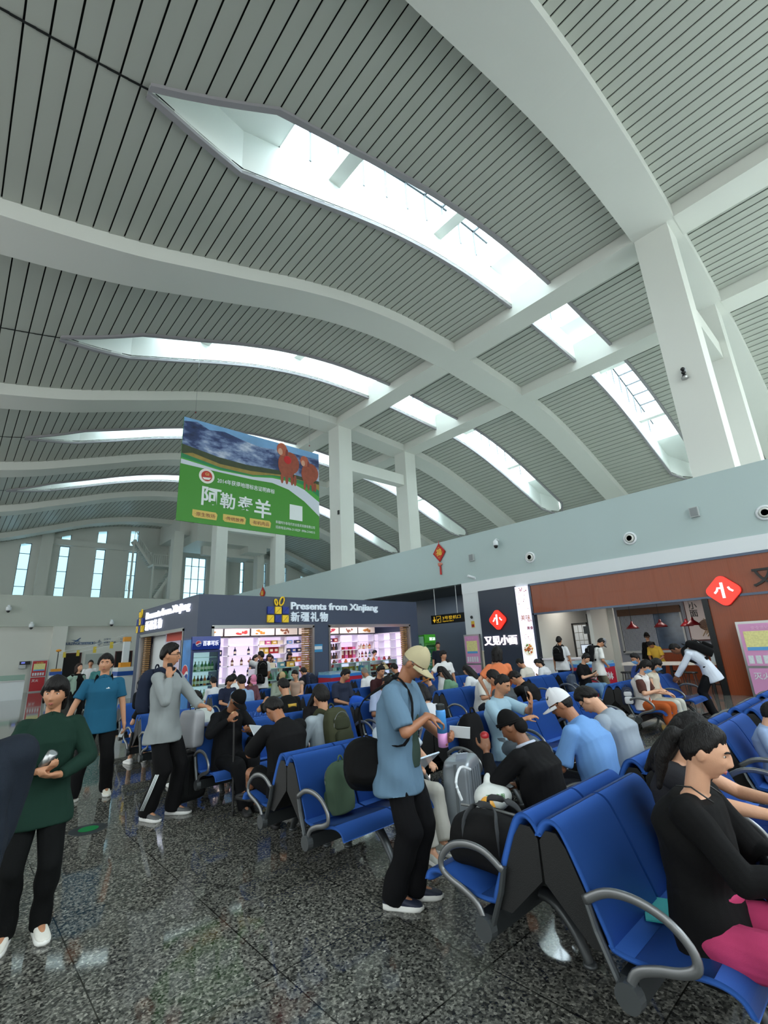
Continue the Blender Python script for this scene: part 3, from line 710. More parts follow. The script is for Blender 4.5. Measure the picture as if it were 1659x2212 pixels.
# ------------------------------------------------------------------ drinks fridges
def fridge(name, label, x0, y0, w_, d_, h_, body, header, txt, side, logo):
    t = thing(name, label, 'fridge', (x0, y0, 0))
    b_ = MB(); tk = .04
    b_.box(0, 0, 0, tk, d_, h_).box(w_-tk, 0, 0, w_, d_, h_).box(tk, d_-tk, 0, w_-tk, d_, h_).box(tk, 0, 0, w_-tk, d_-tk, .16).box(tk, 0.02, h_-.06, w_-tk, d_-tk, h_)
    b_.build('cabinet', body, t)
    hd = MB().loft([[(0, -.02, h_-.3), (w_, -.02, h_-.3), (w_, .05, h_-.3), (0, .05, h_-.3)], [(0, -.05, h_-.15), (w_, -.05, h_-.15), (w_, .05, h_-.15), (0, .05, h_-.15)], [(0, -.02, h_+.02), (w_, -.02, h_+.02), (w_, .05, h_+.02), (0, .05, h_+.02)]])
    h = hd.build('header_panel', header, t)
    mb = MB().text(txt, (w_*.36, -.056, h_-.2), X_, Z_, .13, .006, .012, width=w_*.56); mb.build('lettering', M_signl, h)
    if logo:
        logo_disc((w_*.2, -.054, h_-.155), X_, NY, .065, h)
    dr = MB().box(0, -.04, .16, .05, 0, h_-.32).box(w_-.05, -.04, .16, w_, 0, h_-.32).box(.05, -.04, .16, w_-.05, 0, .22).box(.05, -.04, h_-.37, w_-.05, 0, h_-.32)
    d = dr.build('door', body if not logo else mat('fridge_door_blue', (26, 40, 92), .4), t)
    MB().box(.05, -.025, .22, w_-.05, -.015, h_-.37).build('door_glass', M_clear, d)
    MB().tube([(w_-.03, -.045, .8), (w_-.03, -.08, .85), (w_-.03, -.08, 1.2), (w_-.03, -.045, 1.25)], .012).build('handle', M_steel, d)
    sh = MB(); zs_ = [.2+i*(h_-.7)/4 for i in range(5)]
    for z in zs_: sh.box(tk, .03, z, w_-tk, d_-tk, z+.015)
    sh.build('shelf', M_shelf, t)
    MB().box(tk, d_-.06, .2, w_-tk, d_-.045, h_-.35).build('lit_back_panel', mat('fridge_light_%s' % name, (200, 214, 226), .5, emit=.9), t)
    if side: MB().box(-.006, .03, .1, 0, d_-.03, h_-.05).build('side_print', side, t)
    return t, zs_
M_pblue = mat('cola_blue', (22, 60, 150), .4); 
def logo_disc(c, xd, nrm, r, parent):
    c, nrm = Vector(c), Vector(nrm)
    def arc(a0, a1, f): return [(r*cos(t), r*sin(t)) for t in np.linspace(a0, a1, 14)]
    wave = [(r*u, r*(.28*sin(u*2.6)+.04)) for u in np.linspace(.97, -.97, 14)]
    wave2 = [(r*u, r*(.28*sin(u*2.6)-.3)) for u in np.linspace(-.92, .92, 14)]
    MB().prism([(r*1.08*cos(t), r*1.08*sin(t)) for t in np.linspace(0, 2*pi, 24, endpoint=False)], c, xd, Z_, .004).build('logo_disc', M_band, parent)
    MB().prism(arc(.1, pi-.1, 1)+list(reversed(wave)), c+nrm*.004, xd, Z_, .003).build('logo_red', mat('cola_red', (196, 30, 44), .4), parent)
    MB().prism(arc(pi+.35, 2*pi-.35, 1)+list(reversed(wave2)), c+nrm*.004, xd, Z_, .003).build('logo_blue', M_pblue, parent)
side = mat('cola_side_print', (60, 130, 200), .45, var=.5, vscale=3)
fr1, fz = fridge('drinks_fridge', 'tall blue cola drinks fridge standing at the kiosk corner', 4.5, 12.1, .72, .6, 2.06, mat('fridge_body_blue', (40, 60, 104), .35), mat('fridge_header_blue', (20, 44, 120), .35, emit=.3), '百事可乐', side, True)
logo_disc((-.012, .3, 1.2), NY, NX, .2, fr1)
rowsp = [('bottle', ['white', 'cream']), ('bottle', ['cream', 'brown', 'cream', 'blue']), ('bottle', ['orange', 'gold', 'brown', 'navy']), ('bottle', ['green', 'green', 'white', 'green'])]
for zi, (k_, cols) in zip(fz[:4], rowsp):
    for i in range(7):
        goods(k_, cols[i % len(cols)] if i < 5 else cols[-1], 4.5+.1+i*.087, 12.28, zi+.015, .075, .07, .24, 'on a shelf of the blue drinks fridge')
fr2, fz2 = fridge('drinks_fridge', 'tall green drinks fridge right of the gift kiosk', 13.65, 12.75, .62, .6, 1.97, mat('fridge_body_green', (72, 150, 60), .4), mat('fridge_header_green', (60, 150, 40), .35, emit=.2), '清凉', mat('green_side_print', (150, 206, 170), .45, var=.2, vscale=2), False)
MB().text('清凉', (-.012, .52, 1.5), NY, Z_, .2, .004, .0).build('lettering', mat('dark_green_ink', (30, 80, 70), .5), fr2)
for zi in fz2[1:4]:
    for i in range(5): goods('bottle', ['white', 'teal', 'white'][i % 3], 13.75+i*.1, 12.95, zi+.015, .075, .07, .24, 'on a shelf of the green drinks fridge')

# ------------------------------------------------------------------ noodle shop
M_wood = mat('red_brown_wood_laminate', (138, 66, 34), 0.28, spec=.35, var=.3, vscale=3.0, stretch=(16, 16, .35), coat=.12)
M_steelblue = mat('dark_steel_trim', (70, 80, 96), 0.25, metal=.8)
struct('wall_fascia', MB().box(14.96, -4, 2.47, 15.15, 8.72, 3.44), M_wood)
struct('trim_3', MB().box(14.93, -4, 3.43, 15.15, 8.75, 3.5).box(14.93, -4, 2.42, 15.15, 8.72, 2.48).box(14.93, 8.68, 0, 15.15, 8.76, 3.45), M_steelblue)
struct('trim_4', MB().box(14.9, 3.48, 0, 15.12, 3.62, 2.43), mat('black_steel_jamb', (30, 32, 34), .3, metal=.6))
struct('wall_shop_right', MB().box(14.96, -4, 0, 15.15, 3.49, 2.44), M_wood)
struct('wall_shop_panel', MB().box(14.93, 9.28, 0, 15.2, 10.94, 3.5), M_navy)
struct('wall_shop_back', MB().box(19.4, 2.5, 0, 19.5, 11, 3.6), mat('shop_wall_grey_blue', (150, 158, 172), .6))
struct('wall_shop_side', MB().box(15.15, 8.76, 0, 19.4, 8.9, 3.6), M_white); struct('wall_shop_partition', MB().box(15.15, 2.4, 0, 19.4, 2.5, 3.6), M_wood)
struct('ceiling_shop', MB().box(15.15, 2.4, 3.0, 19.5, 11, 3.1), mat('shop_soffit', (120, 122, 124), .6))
struct('wall_shop_dado', MB().box(19.32, 2.5, 0, 19.4, 6.9, 1.05), M_wood)
struct('wall_kitchen', MB().box(15.6, 7.0, 0, 16.9, 7.12, 3.0).box(16.9, 6.8, 0, 17.0, 7.12, 3.0), M_white)
for x, y, pw, nm in ((17.2, 5.2, 22, 'shop_fill'), (16.6, 8.0, 14, 'shop_fill'), (16.6, 15, 26, 'recess_fill'), (16.6, 20, 26, 'recess_fill')):  # unseen area lamps added to brighten the shop interior and the recess
    l = bpy.data.lights.new(nm, 'AREA'); l.size = 1.2; l.energy = pw; l.color = (1, .93, .86)
    lo = bpy.data.objects.new(nm, l); lo.location = (x, y, 2.95 if nm == 'shop_fill' else 3.8); COL.objects.link(lo); lo['kind'] = 'structure'
# light box with the bowl picture
lb = thing('light_box', 'tall lit advertising strip with a noodle bowl beside the navy panel', 'sign', (14.9, 9.28, 0))
MB().box(0, -.5, .2, .1, 0, 3.45).build('lit_panel', mat('light_box_white', (228, 226, 244), .4, emit=1.1), lb)
d = MB(); d.ell((-.008, -.27, 1.28), (.008, .23, .23), nu=24, nv=6); d.build('bowl_print', mat('bowl_white', (250, 246, 236), .4, emit=.5), lb)
random.seed(5); fcols = [(196, 60, 36), (90, 140, 50), (226, 190, 120), (150, 40, 30), (230, 150, 60)]
for k in range(5):
    d = MB()
    for j in range(9):
        a, r_ = random.uniform(0, 2*pi), random.uniform(.02, .16)
        d.ell((-.018, -.27+r_*cos(a), 1.28+r_*sin(a)), (.006, random.uniform(.015, .05), random.uniform(.012, .035)), nu=8, nv=5)
    d.build('food_print', mat('noodle_food_%d' % k, fcols[k], .5, emit=.2), lb)
d = MB()
for j in range(26): d.ell((-.006, -.03-random.random()*.42, 3.4-random.random()**2*.8), (.004, random.uniform(.006, .03), random.uniform(.006, .02)), nu=6, nv=4)
for j in range(14): d.ell((-.006, -.06-random.random()*.35, 1.55+random.random()*.25), (.004, random.uniform(.006, .02), random.uniform(.006, .014)), nu=6, nv=4)
d.build('chilli_print', mat('chilli_ink', (196, 90, 60), .5), lb)
MB().text('美味', (-.012, -.1, 2.28), NY, Z_, .2, .004, .0).text('特色', (-.012, -.36, 2.2), NY, Z_, .09, .004, .0).build('lettering', mat('orange_ink', (206, 120, 50), .5), lb)
MB().text('美食', (-.012, -.3, 1.95), NY, Z_, .12, .004, .02).build('lettering', mat('crimson_ink', (160, 30, 60), .5), lb)
# round-cornered red signs and lettering
M_redlit = mat('red_sign_lit', (238, 52, 38), .35, emit=1.0); M_wlit = mat('white_sign_lit', (255, 240, 246), .35, emit=1.6)
def diamond_sign(y, z, r, label):
    t = thing('shop_sign', label, 'sign', (14.93, y, z))
    pts = []
    for k in range(4):
        a0 = k*pi/2; c = Vector((cos(a0), sin(a0)))*r*.62
        for u in np.linspace(-pi/4, pi/4, 7): pts.append((c.x+r*.38*cos(a0+u), c.y+r*.38*sin(a0+u)))
    MB().prism(pts, (0, 0, 0), NY, Z_, .1).build('face', M_redlit, t)
    MB().prism([(p[0]*1.04, p[1]*1.04) for p in pts], (.06, 0, 0), NY, Z_, .1).build('rim', mat('red_sign_rim', (150, 24, 24), .4), t)
    g = MB(); o_ = Vector((-.105, 0, 0)); q = lambda a, b_: o_+NY*a*r+Z_*b_*r
    g.prism([(-.09*r, .55*r), (.07*r, .55*r), (.07*r, -.5*r), (-.09*r, -.5*r)], o_, NY, Z_, .02); g.build('stroke', M_wlit, t)
    MB().tube([q(-.12, .18), q(-.28, .2), q(-.34, .02), q(-.5, -.14)], .07*r, 6).build('stroke', M_wlit, t)
    MB().tube([q(.34, .22), q(.4, .06), q(.58, -.08)], .07*r, 6).build('stroke', M_wlit, t)
    return t
diamond_sign(3.07, 2.59, .38, 'big glowing red diamond sign on the wooden noodle shop fascia')
diamond_sign(10.13, 2.36, .35, 'small glowing red diamond sign on the navy panel')
t = thing('shop_lettering', 'glowing white four-character shop name on the navy panel', 'sign', (14.92, 10.84, 1.5))
for i, ch in enumerate('又见小面'): MB().text(ch, (0, -i*.355, 0), NY, Z_, .36, .05, .02).build('lettering', M_wlit, t)
t = thing('shop_lettering', 'black brush-stroke character on the wooden fascia at the picture edge', 'sign', (14.94, 2.42, 2.66))
MB().text('又见小面', (0, 0, 0), NY, Z_, .5, .04, .02).build('lettering', M_black, t)
# counters
t = thing('service_counter', 'white noodle shop service counter with a small red notice', 'counter', (15.0, 8.6, 0))
MB().box(.05, -1.44, 0, .58, 0, .92).build('front_panel', M_band, t); MB().box(0, -1.46, .92, .59, 0.03, .97).build('worktop', M_shelf, t)
MB().box(.02, -1.1, .78, .05, -.8, .9).build('notice', mat('orange_notice', (206, 86, 50), .5), t)
MB().box(-.02, -1.55, .0, .05, 0, .3).build('plinth', M_wood, t)
t = thing('bar_counter', 'long white eating bar on black posts in the noodle shop', 'counter', (15.05, 3.6, 0))
MB().box(.1, .05, .72, .55, 2.5, .8).build('worktop', mat('bar_top_white', (236, 226, 214), .35), t)
MB().box(.12, .05, .8, .5, .18, 1.1).build('end_screen', M_band, t)
for y in (.3, 1.25, 2.2): MB().box(.3, y-.03, 0, .36, y+.03, .72).build('post', M_black, t)
sp0 = None
for i in range(6):
    y = 3.85+i*.42
    s_ = thing('bar_stool', 'thin black metal bar stool under the white eating bar', 'stool', (14.98 if i % 2 else 15.5, y, 0), 0, 'stools at the eating bar')
    MB().lathe([(.15, .52), (.16, .54), (.15, .56)], n=14).build('seat', M_black, s_)
    for a in (.8, 2.36, 3.9, 5.5): MB().tube([(.1*cos(a), .1*sin(a), .53), (.17*cos(a), .17*sin(a), 0)], .011, 6).build('leg', M_black, s_)
    MB().tube([(.145*cos(a), .145*sin(a), .2) for a in np.linspace(0, 2*pi, 12, endpoint=False)], .008, 5, closed=True).build('foot_ring', M_black, s_)
# pendant lamps, window and poster inside
M_lampred = mat('lamp_red', (120, 18, 26), .3)
for y, x, lab in ((6.1, 16.5, 'red pendant lamp nearest the kitchen'), (5.25, 16.5, 'red pendant lamp in front of the blinds'), (5.0, 18.2, 'red pendant lamp hanging farthest back beside the poster'), (4.36, 16.5, 'red pendant lamp in front of the noodle poster')):
    t = thing('pendant_lamp', lab + ' in the noodle shop', 'lamp', (x, y, 1.78))
    MB().lathe([(.2, 0), (.17, .05), (.09, .12), (.045, .16), (.03, .24), (.025, .24), (.03, .155), (.08, .105), (.16, .03), (.19, 0)], n=24).build('shade', M_lampred, t, smooth=True)
    MB().tube([(0, 0, .24), (0, 0, 1.22)], .006, 5).build('cord', M_black, t)
    MB().ell((0, 0, .05), (.03, .03, .04)).build('bulb', mat('bulb_warm', (255, 214, 160), .4, emit=3.0), t)
fr = MB().box(19.3, 5.4, .95, 19.38, 5.46, 2.5).box(19.3, 7.55, .95, 19.38, 7.62, 2.5).box(19.3, 5.4, .92, 19.38, 7.62, 1.0).box(19.3, 5.4, 2.45, 19.38, 7.62, 2.52)
o = struct('window_21', fr, M_frame)
struct('pane', MB().box(19.36, 5.46, 1.0, 19.38, 7.55, 2.45), mat('night_blue_window', (60, 80, 104), .15, spec=.8, var=.6, vscale=5), parent=o)
bl = MB()
for i in range(26): bl.box(19.31, 6.35+i*.046, 1.0, 19.33, 6.375+i*.046, 2.3)
t = bl.build('window_blind', mat('blind_grey', (176, 186, 200), .5)); tag(t, 'pale vertical blind hanging in the noodle shop window', 'blind')
tag(MB().box(19.26, 5.4, 2.3, 19.31, 7.6, 2.55).build('bamboo_blind', mat('bamboo_dark', (84, 56, 36), .6)), 'rolled dark bamboo blind above the noodle shop window', 'blind')
po = thing('wall_poster', 'noodle poster with two black characters on the shop back wall', 'poster', (19.36, 5.25, 1.3))
MB().box(-.02, -.95, 0, .02, 0, 1.4).build('sheet', mat('poster_grey', (206, 196, 196), .5), po)
MB().box(-.03, -.97, -.02, .02, 0.02, .02).box(-.03, -.97, 1.38, .02, .02, 1.42).box(-.03, 0, 0, .02, .03, 1.4).box(-.03, -.98, 0, .02, -.95, 1.4).build('poster_frame', mat('poster_frame_red', (76, 30, 30), .5), po)
MB().text('小', (-.025, -.12, 1.08), NY, Z_, .26, .004, .02).build('lettering', M_black, po)
MB().text('面', (-.025, -.12, .82), NY, Z_, .26, .004, .02).build('lettering', M_black, po)
d = MB(); random.seed(3)
for j in range(22): d.tube([(-.03, -.35-random.random()*.5, .1+random.random()*.5), (-.03, -.5-random.random()*.3, .3+random.random()*.4), (-.03, -.3-random.random()*.6, .15+random.random()*.6)], .012, 4)
d.build('noodle_print', mat('noodle_tan', (176, 150, 116), .5), po)
MB().ell((-.03, -.6, .5), (.012, .3, .2), nu=12, nv=6).build('bowl_print', mat('bowl_brown', (90, 62, 46), .5), po)
# kitchen fittings behind the service counter
t = thing('kitchen_door', 'white kitchen doorway with glazed tiled panel behind the counter', 'door', (16.9, 8.3, 0))
MB().box(-.02, -.55, 0, .02, -.5, 2.1).box(-.02, 0, 0, .02, .05, 2.1).box(-.02, -.55, 2.05, .02, .05, 2.1).build('frame', M_black, t)
w = MB()
for i in range(7):
    for j in range(3): w.box(0, -.48+j*.16, .15+i*.27, .012, -.34+j*.16, .40+i*.27)
w.build('tile_panel', M_band, t)
t = thing('till_monitor', 'black and white till monitor on the noodle shop counter', 'monitor', (15.4, 7.2, .97))
MB().box(-.01, -.2, .1, .02, .2, .4).build('screen', M_black, t); MB().box(-.06, -.04, 0, .04, .04, .12).build('stand', M_black, t); MB().box(-.016, -.18, .12, -.01, .18, .38).build('display', mat('screen_pale', (206, 214, 226), .3, emit=.6), t)
t = thing('menu_screen', 'black hanging screen above the noodle shop counter', 'monitor', (16.0, 7.3, 1.75)); MB().box(-.03, -.03, 0, .03, .03, .6).build('casing', M_black, t); MB().box(-.1, -.16, -.05, -.03, .16, .2).build('screen', M_dgrey, t)
# poster stands with pink frames, red poster at the far wall
def poster_stand(loc, rz, w_, h0, h1, label, pal, sub):
    t = thing('poster_stand', label, 'poster', loc, rz)
    MB().box(-w_/2, -.04, 0, w_/2, .04, h1+.06).build('casing', M_steel, t)
    for z0, z1, nm in ((h0, h1, 'poster_sheet'), (.06, h0-.06, 'lower_sheet')):
        MB().box(-w_/2+.05, -.05, z0, w_/2-.05, -.04, z1).build(nm, pal, t)
    MB().box(-w_/2+.12, -.055, h0+(h1-h0)*.36, w_/2-.12, -.05, h1-(h1-h0)*.18).build('map_print', mat('map_print_yellow', (226, 220, 150), .5, var=.3, vscale=20), t)
    MB().box(-w_/2+.13, -.058, h0+(h1-h0)*.36, w_/2-.13, -.054, h0+(h1-h0)*.44).build('map_print', mat('map_print_blue', (90, 160, 220), .5), t)
    mb = MB()
    for i in range(5): mb.box(-w_/2+.1+i*(w_-.2)/5, -.056, h0+.05, -w_/2+.1+(i+.7)*(w_-.2)/5, -.05, h0+(h1-h0)*.24)
    mb.build('picture_row', mat('picture_row_white', (214, 220, 226), .5, var=.3, vscale=30), t)
    MB().text('安全须知', (0, -.055, h1-.14), X_, Z_, .09, .004, 0, 'CENTER').build('lettering', sub, t)
    MB().text('灭火', (-w_/2+.12, -.055, h0-.3), X_, Z_, .17, .004, 0.01).build('lettering', M_band, t)
    return t
pink = mat('poster_pink', (214, 150, 196), .4); pinkt = mat('poster_pink_ink', (236, 190, 220), .5)
poster_stand((14.84, 11.36, 0), radians(-90), .74, .85, 1.84, 'narrow pink fire-safety poster stand against the white pillar', pink, pinkt)
poster_stand((14.8, 2.5, 0), radians(-90), .95, .72, 1.72, 'wide pink fire-safety poster stand against the wooden shop wall', pink, pinkt)
poster_stand((4.38, 36.5, 0), 0, .82, .9, 1.8, 'red fire-safety poster stand by the far white pillar', mat('poster_red', (186, 40, 50), .4), mat('poster_yellow_ink', (236, 200, 80), .5))
# ice-cream chest freezer
def chest(loc, rz, lx, label, script):
    t = thing('chest_freezer', label, 'freezer', loc, rz)
    MB().box(-lx/2, -.35, 0, lx/2, .35, .78).build('cabinet', mat('freezer_red', (176, 36, 58), .35, var=.15, vscale=3), t)
    MB().box(-lx/2-.01, -.36, .78, lx/2+.01, .36, .86).build('rim', mat('freezer_rim_blue', (50, 120, 200), .35), t)
    MB().loft([[(-lx/2, -.34, .86), (lx/2, -.34, .86), (lx/2, .34, .86), (-lx/2, .34, .86)], [(-lx/2, -.34, .88), (lx/2, -.34, .88), (lx/2, .34, .94), (-lx/2, .34, .94)]]).build('glass_lid', mat('freezer_lid', (120, 170, 190), .15, var=.5, vscale=9), t)
    for x in (-.18, .12):
        MB().ell((x-.05, -.36, .42), (.1, .015, .24), R=Matrix.Rotation(radians(28), 3, 'Y'), nu=14, nv=8, p=2.6).build('ice_cream_print', mat('chocolate_print', (70, 34, 30), .4), t)
        MB().ell((x-.03, -.366, .44), (.06, .015, .17), R=Matrix.Rotation(radians(28), 3, 'Y'), nu=14, nv=8).build('ice_cream_print', mat('cream_print', (226, 196, 160), .4), t)
    MB().text(script, (lx*.2, -.352, .5), X_, Z_, .2, .004, .02).build('lettering', M_band, t)
chest((13.6, 6.45, 0), radians(-90), 1.25, 'red and blue ice-cream chest freezer in front of the noodle shop', '冰淇淋')
chest((9.35, 12.45, 0), 0, 1.2, 'red and blue ice-cream chest freezer in front of the gift kiosk', 'ice')

# ------------------------------------------------------------------ things on the blue-grey upstand
def on_wall(name, label, cat, y, z): return thing(name, label, cat, (15.0, y, z))
for y, lab in ((8.55, 'round white air nozzle on the upstand above the lit strip'), (5.12, 'round white air nozzle in the middle of the upstand'), (1.8, 'round white air nozzle at the right picture edge')):
    t = on_wall('air_nozzle', lab, 'vent', y, 4.43)
    Rm = Matrix.Rotation(radians(-90), 4, 'Y')
    MB().lathe([(.2, 0), (.2, .03), (.15, .05), (.13, .0), (.13, -.02)], n=28).xf(Rm).build('flange', M_band, t, smooth=True)
    MB().lathe([(.12, -.02), (.13, .04), (.1, .09), (.085, .09), (.08, .0)], n=28).xf(Rm).build('ball', M_white, t, smooth=True)
    MB().lathe([(.0, .05), (.085, .05)], n=28).xf(Rm).build('throat', M_black, t)
for y, z, lab in ((11.08, 4.85, 'small grey wall speaker beside the red knot'), (3.3, 4.81, 'small grey wall speaker between two air nozzles')):
    t = on_wall('wall_speaker', lab, 'speaker', y, z); MB().box(-.1, -.11, -.14, 0, .11, .14).build('box', mat('speaker_grey', (176, 182, 182), .5), t); MB().box(-.106, -.09, -.12, -.1, .09, .12).build('grille', mat('grille_grey', (140, 146, 148), .6, bump=.5, bscale=300), t)
def ptz(y, z, label, x=15.0, rz=0.0):
    t = thing('dome_camera', label, 'camera', (x, y, z), rz)
    MB().tube([(0, 0, .2), (-.14, 0, .24), (-.22, 0, .2)], .025).build('bracket', M_band, t); MB().lathe([(.03, .2), (.09, .14), (.1, .0), (.09, -.02)], (-.22, 0, 0), 18).build('housing', M_band, t, smooth=True)
    MB().ell((-.22, 0, -.04), (.075, .075, .09)).build('lens_dome', M_black, t, smooth=True)
ptz(9.78, 5.1, 'white dome camera on the upstand above the shop signs')
def farcam(x, z, label):
    t = thing('dome_camera', label, 'camera', (x, 36.64, z)); MB().box(-.06, -.2, .1, .06, 0, .2).build('bracket', M_band, t); MB().lathe([(.04, .12), (.13, .08), (.14, -.1), (.1, -.14)], (0, -.25, 0), 16).build('housing', M_band, t); MB().ell((0, -.25, -.16), (.09, .09, .1)).build('lens_dome', M_dgrey, t)
farcam(2.4, 4.95, 'grey dome camera high on the far upstand'); farcam(3.65, 3.95, 'white dome camera at the lower edge of the far upstand'); farcam(8.05, 4.1, 'small white camera on the far upstand near the kiosk')
t = on_wall('bullet_camera', 'small white bullet camera below the wall speaker', 'camera', 11.05, 4.1)
MB().box(-.05, -.04, -.12, 0, .04, -.02).build('bracket', M_band, t); MB().cone((-.05, 0, -.05), (-.3, .12, .02), .05, .05).build('body', M_band, t)
t = thing('wall_speaker', 'tiny grey sensor box on the central column', 'sensor', (15.6, 20.6, 9.2)); MB().box(-.06, -.06, -.12, 0, .06, .12).build('box', M_dgrey, t)
t = thing('wall_floodlight', 'small chrome and black lamp fixed on the big right column', 'lamp', (15.6, 2.82, 9.25)); MB().box(-.03, -.07, .05, 0, .07, .2).build('bracket', M_band, t)
for z in (.14, .02, -.1): MB().ell((-.09, 0, z), (.06, .06, .06)).build('lamp_head', M_black, t)
MB().lathe([(.09, -.2), (.1, -.14)], (-.09, 0, 0), 14).build('rim', M_steel, t)
# red knots
def knot(loc, s, label):
    t = thing('chinese_knot', label, 'decoration', loc)
    pts = [(0, .42*s), (.36*s, 0), (0, -.42*s), (-.36*s, 0)]
    MB().prism(pts, (0, 0, 0), NY, Z_, .05).build('frame', mat('knot_red', (190, 34, 32), .6), t)
    MB().prism([(p[0]*.72, p[1]*.72) for p in pts], (-.052, 0, 0), NY, Z_, .01).build('panel', mat('knot_gold', (206, 150, 60), .5), t)
    MB().prism([(p[0]*.62, p[1]*.62) for p in pts], (-.064, 0, 0), NY, Z_, .008).build('panel', mat('knot_red', (190, 34, 32), .6), t)
    MB().text('福', (-.075, 0.15*s, -.12*s), NY, Z_, .36*s, .006, .015).build('lettering', mat('knot_gold2', (232, 196, 80), .5), t)
    d = MB()
    for k in range(10):
        for s2 in (-1, 1):
            u = k/9; d.ell((-.03, (.38*s*(1-u))*s2, (.44*u)*s*1.0), (.02, .035*s, .035*s), nu=8, nv=6); d.ell((-.03, (.38*s*(1-u))*s2, -(.44*u)*s), (.02, .035*s, .035*s), nu=8, nv=6)
    d.build('scallop_edge', mat('knot_red', (190, 34, 32), .6), t)
    d = MB()
    for k in range(7): d.ell((-.03, .09*s*cos(k*2.4), -.55*s-.04*s*(k % 3)), (.03, .07*s, .05*s), nu=8, nv=6)
    d.build('bow', mat('knot_pink', (206, 130, 110), .6), t)
    MB().tube([(-.03, 0, -.62*s), (-.03, 0, -1.1*s)], [.035*s, .05*s], 8).build('tassel', mat('knot_red', (190, 34, 32), .6), t)
    MB().tube([(-.02, 0, .4*s), (-.01, 0, .62*s)], .01).build('cord', mat('knot_red', (190, 34, 32), .6), t)
knot((14.98, 12.74, 5.35), .85, 'red and gold diamond knot hanging on the upstand')
knot((14.98, 28.3, 5.4), .9, 'red knot tip showing above the kiosk roof')
# gate sign
t = thing('gate_sign', 'black hanging sign with yellow arrow to boarding gate 3', 'sign', (15.12, 12.68, 2.6))
MB().box(-.06, -.9, -.18, .06, .9, .18).build('panel', M_black, t)
yk = mat('sign_yellow', (236, 190, 50), .4, emit=.5)
a = MB(); a.box(-.068, .7, -.02, -.06, .74, .12); a.prism([(-.09, 0), (.09, 0), (0, -.13)], (-.06, .72, .0), NY, Z_, .008); a.build('arrow', yk, t)
MB().box(-.066, .36, -.13, -.06, .6, .13).box(-.07, .375, -.115, -.066, .585, .115, 1).build('pictogram', [yk, M_black], t)
a = MB().prism([(-.08, -.02), (.05, .03), (.08, .06), (.07, .02), (-.02, -.04), (.02, -.09), (-.03, -.08), (-.06, -.05)], (-.072, .48, .0), NY, Z_, .004); a.build('aeroplane_emblem', yk, t)
MB().text('3号登机口', (-.066, .26, -.02), NY, Z_, .15, .004, .0, width=.95).text('Departure Gate 3', (-.066, .26, -.12), NY, Z_, .08, .004, .0).build('lettering', yk, t)
for y in (.68, -.5): MB().tube([(0, y, .18), (0, y, 1.32)], .014, 6).build('hanger', M_band, t)
t = thing('fire_notice', 'small red and yellow wall notice on the white pillar', 'sign', (14.98, 11.35, 2.28)); MB().box(-.02, -.07, -.12, 0, .07, .12).build('plate', mat('notice_yellow', (220, 180, 60), .5), t); MB().box(-.024, -.06, -.1, -.018, .06, 0).build('picture', mat('notice_red', (160, 40, 40), .5), t)
t = thing('wall_sensor', 'small grey sensor above the notice on the white pillar', 'sensor', (14.98, 11.37, 2.55)); MB().ell((-.03, 0, 0), (.04, .06, .06)).build('dome', M_dgrey, t)

# ------------------------------------------------------------------ hanging sheep banner
bn = thing('hanging_banner', 'large green hanging banner with two brown sheep below snowy mountains', 'banner', (5.39, 16.8, 6.34))
BW, BH = 6.2, 4.13
nt_m = bpy.data.materials.new('banner_mountain_print'); nt_m.use_nodes = True; n = nt_m.node_tree; b = n.nodes['Principled BSDF']
tco = n.nodes.new('ShaderNodeTexCoord'); mp = n.nodes.new('ShaderNodeMapping'); mp.inputs['Scale'].default_value = (.55, 1, 1.2); n.links.new(tco.outputs['Object'], mp.inputs[0])
nz = n.nodes.new('ShaderNodeTexNoise'); nz.inputs['Scale'].default_value = 1.6; nz.inputs['Detail'].default_value = 9; nz.inputs['Roughness'].default_value = .62; n.links.new(mp.outputs[0], nz.inputs['Vector'])
rmp = n.nodes.new('ShaderNodeValToRGB'); n.links.new(nz.outputs['Fac'], rmp.inputs[0])
el = rmp.color_ramp.elements; el[0].position = .3; el[0].color = lin((22, 34, 66)); el[1].position = .68; el[1].color = lin((214, 222, 234))
q = el.new(.44); q.color = lin((44, 62, 110)); q = el.new(.54); q.color = lin((120, 140, 180))
n.links.new(rmp.outputs[0], b.inputs['Base Color']); b.inputs['Roughness'].default_value = .5
M_mtn = nt_m
gcol = lambda nm, c, **k: mat('banner_' + nm, c, .5, **k)
MB().box(0, -.02, 0, BW, .02, BH).build('board', gcol('green', (62, 142, 40)), bn)
F = lambda x, z, k=0: (x, -.022-.003*k, z)
MB().poly([F(0, BH), F(0, 2.5), F(1.5, 2.35), F(2.9, 2.35), F(4.6, 2.55), F(BW, 2.1), F(BW, BH)], 0).build('mountain_print', M_mtn, bn)
MB().poly([F(0, BH, 1), F(0, 3.95, 1), F(.5, 4.05, 1), F(1.0, 3.85, 1), F(1.6, 3.95, 1), F(2.4, 3.8, 1), F(3.2, 3.7, 1), F(4.2, 3.8, 1), F(BW, 3.85, 1), F(BW, BH, 1)]).build('sky_print', gcol('sky', (120, 168, 214), var=.35, vscale=1.2), bn)
MB().poly([F(0, 3.0, 1), F(0, 2.5, 1), F(1.5, 2.35, 1), F(2.9, 2.35, 1), F(4.6, 2.55, 1), F(BW, 2.1, 1), F(BW, 2.75, 1), F(4.2, 2.85, 1), F(2.6, 2.75, 1), F(1.4, 2.8, 1)]).build('meadow_print', gcol('meadow', (54, 66, 40), var=.6, vscale=3), bn)
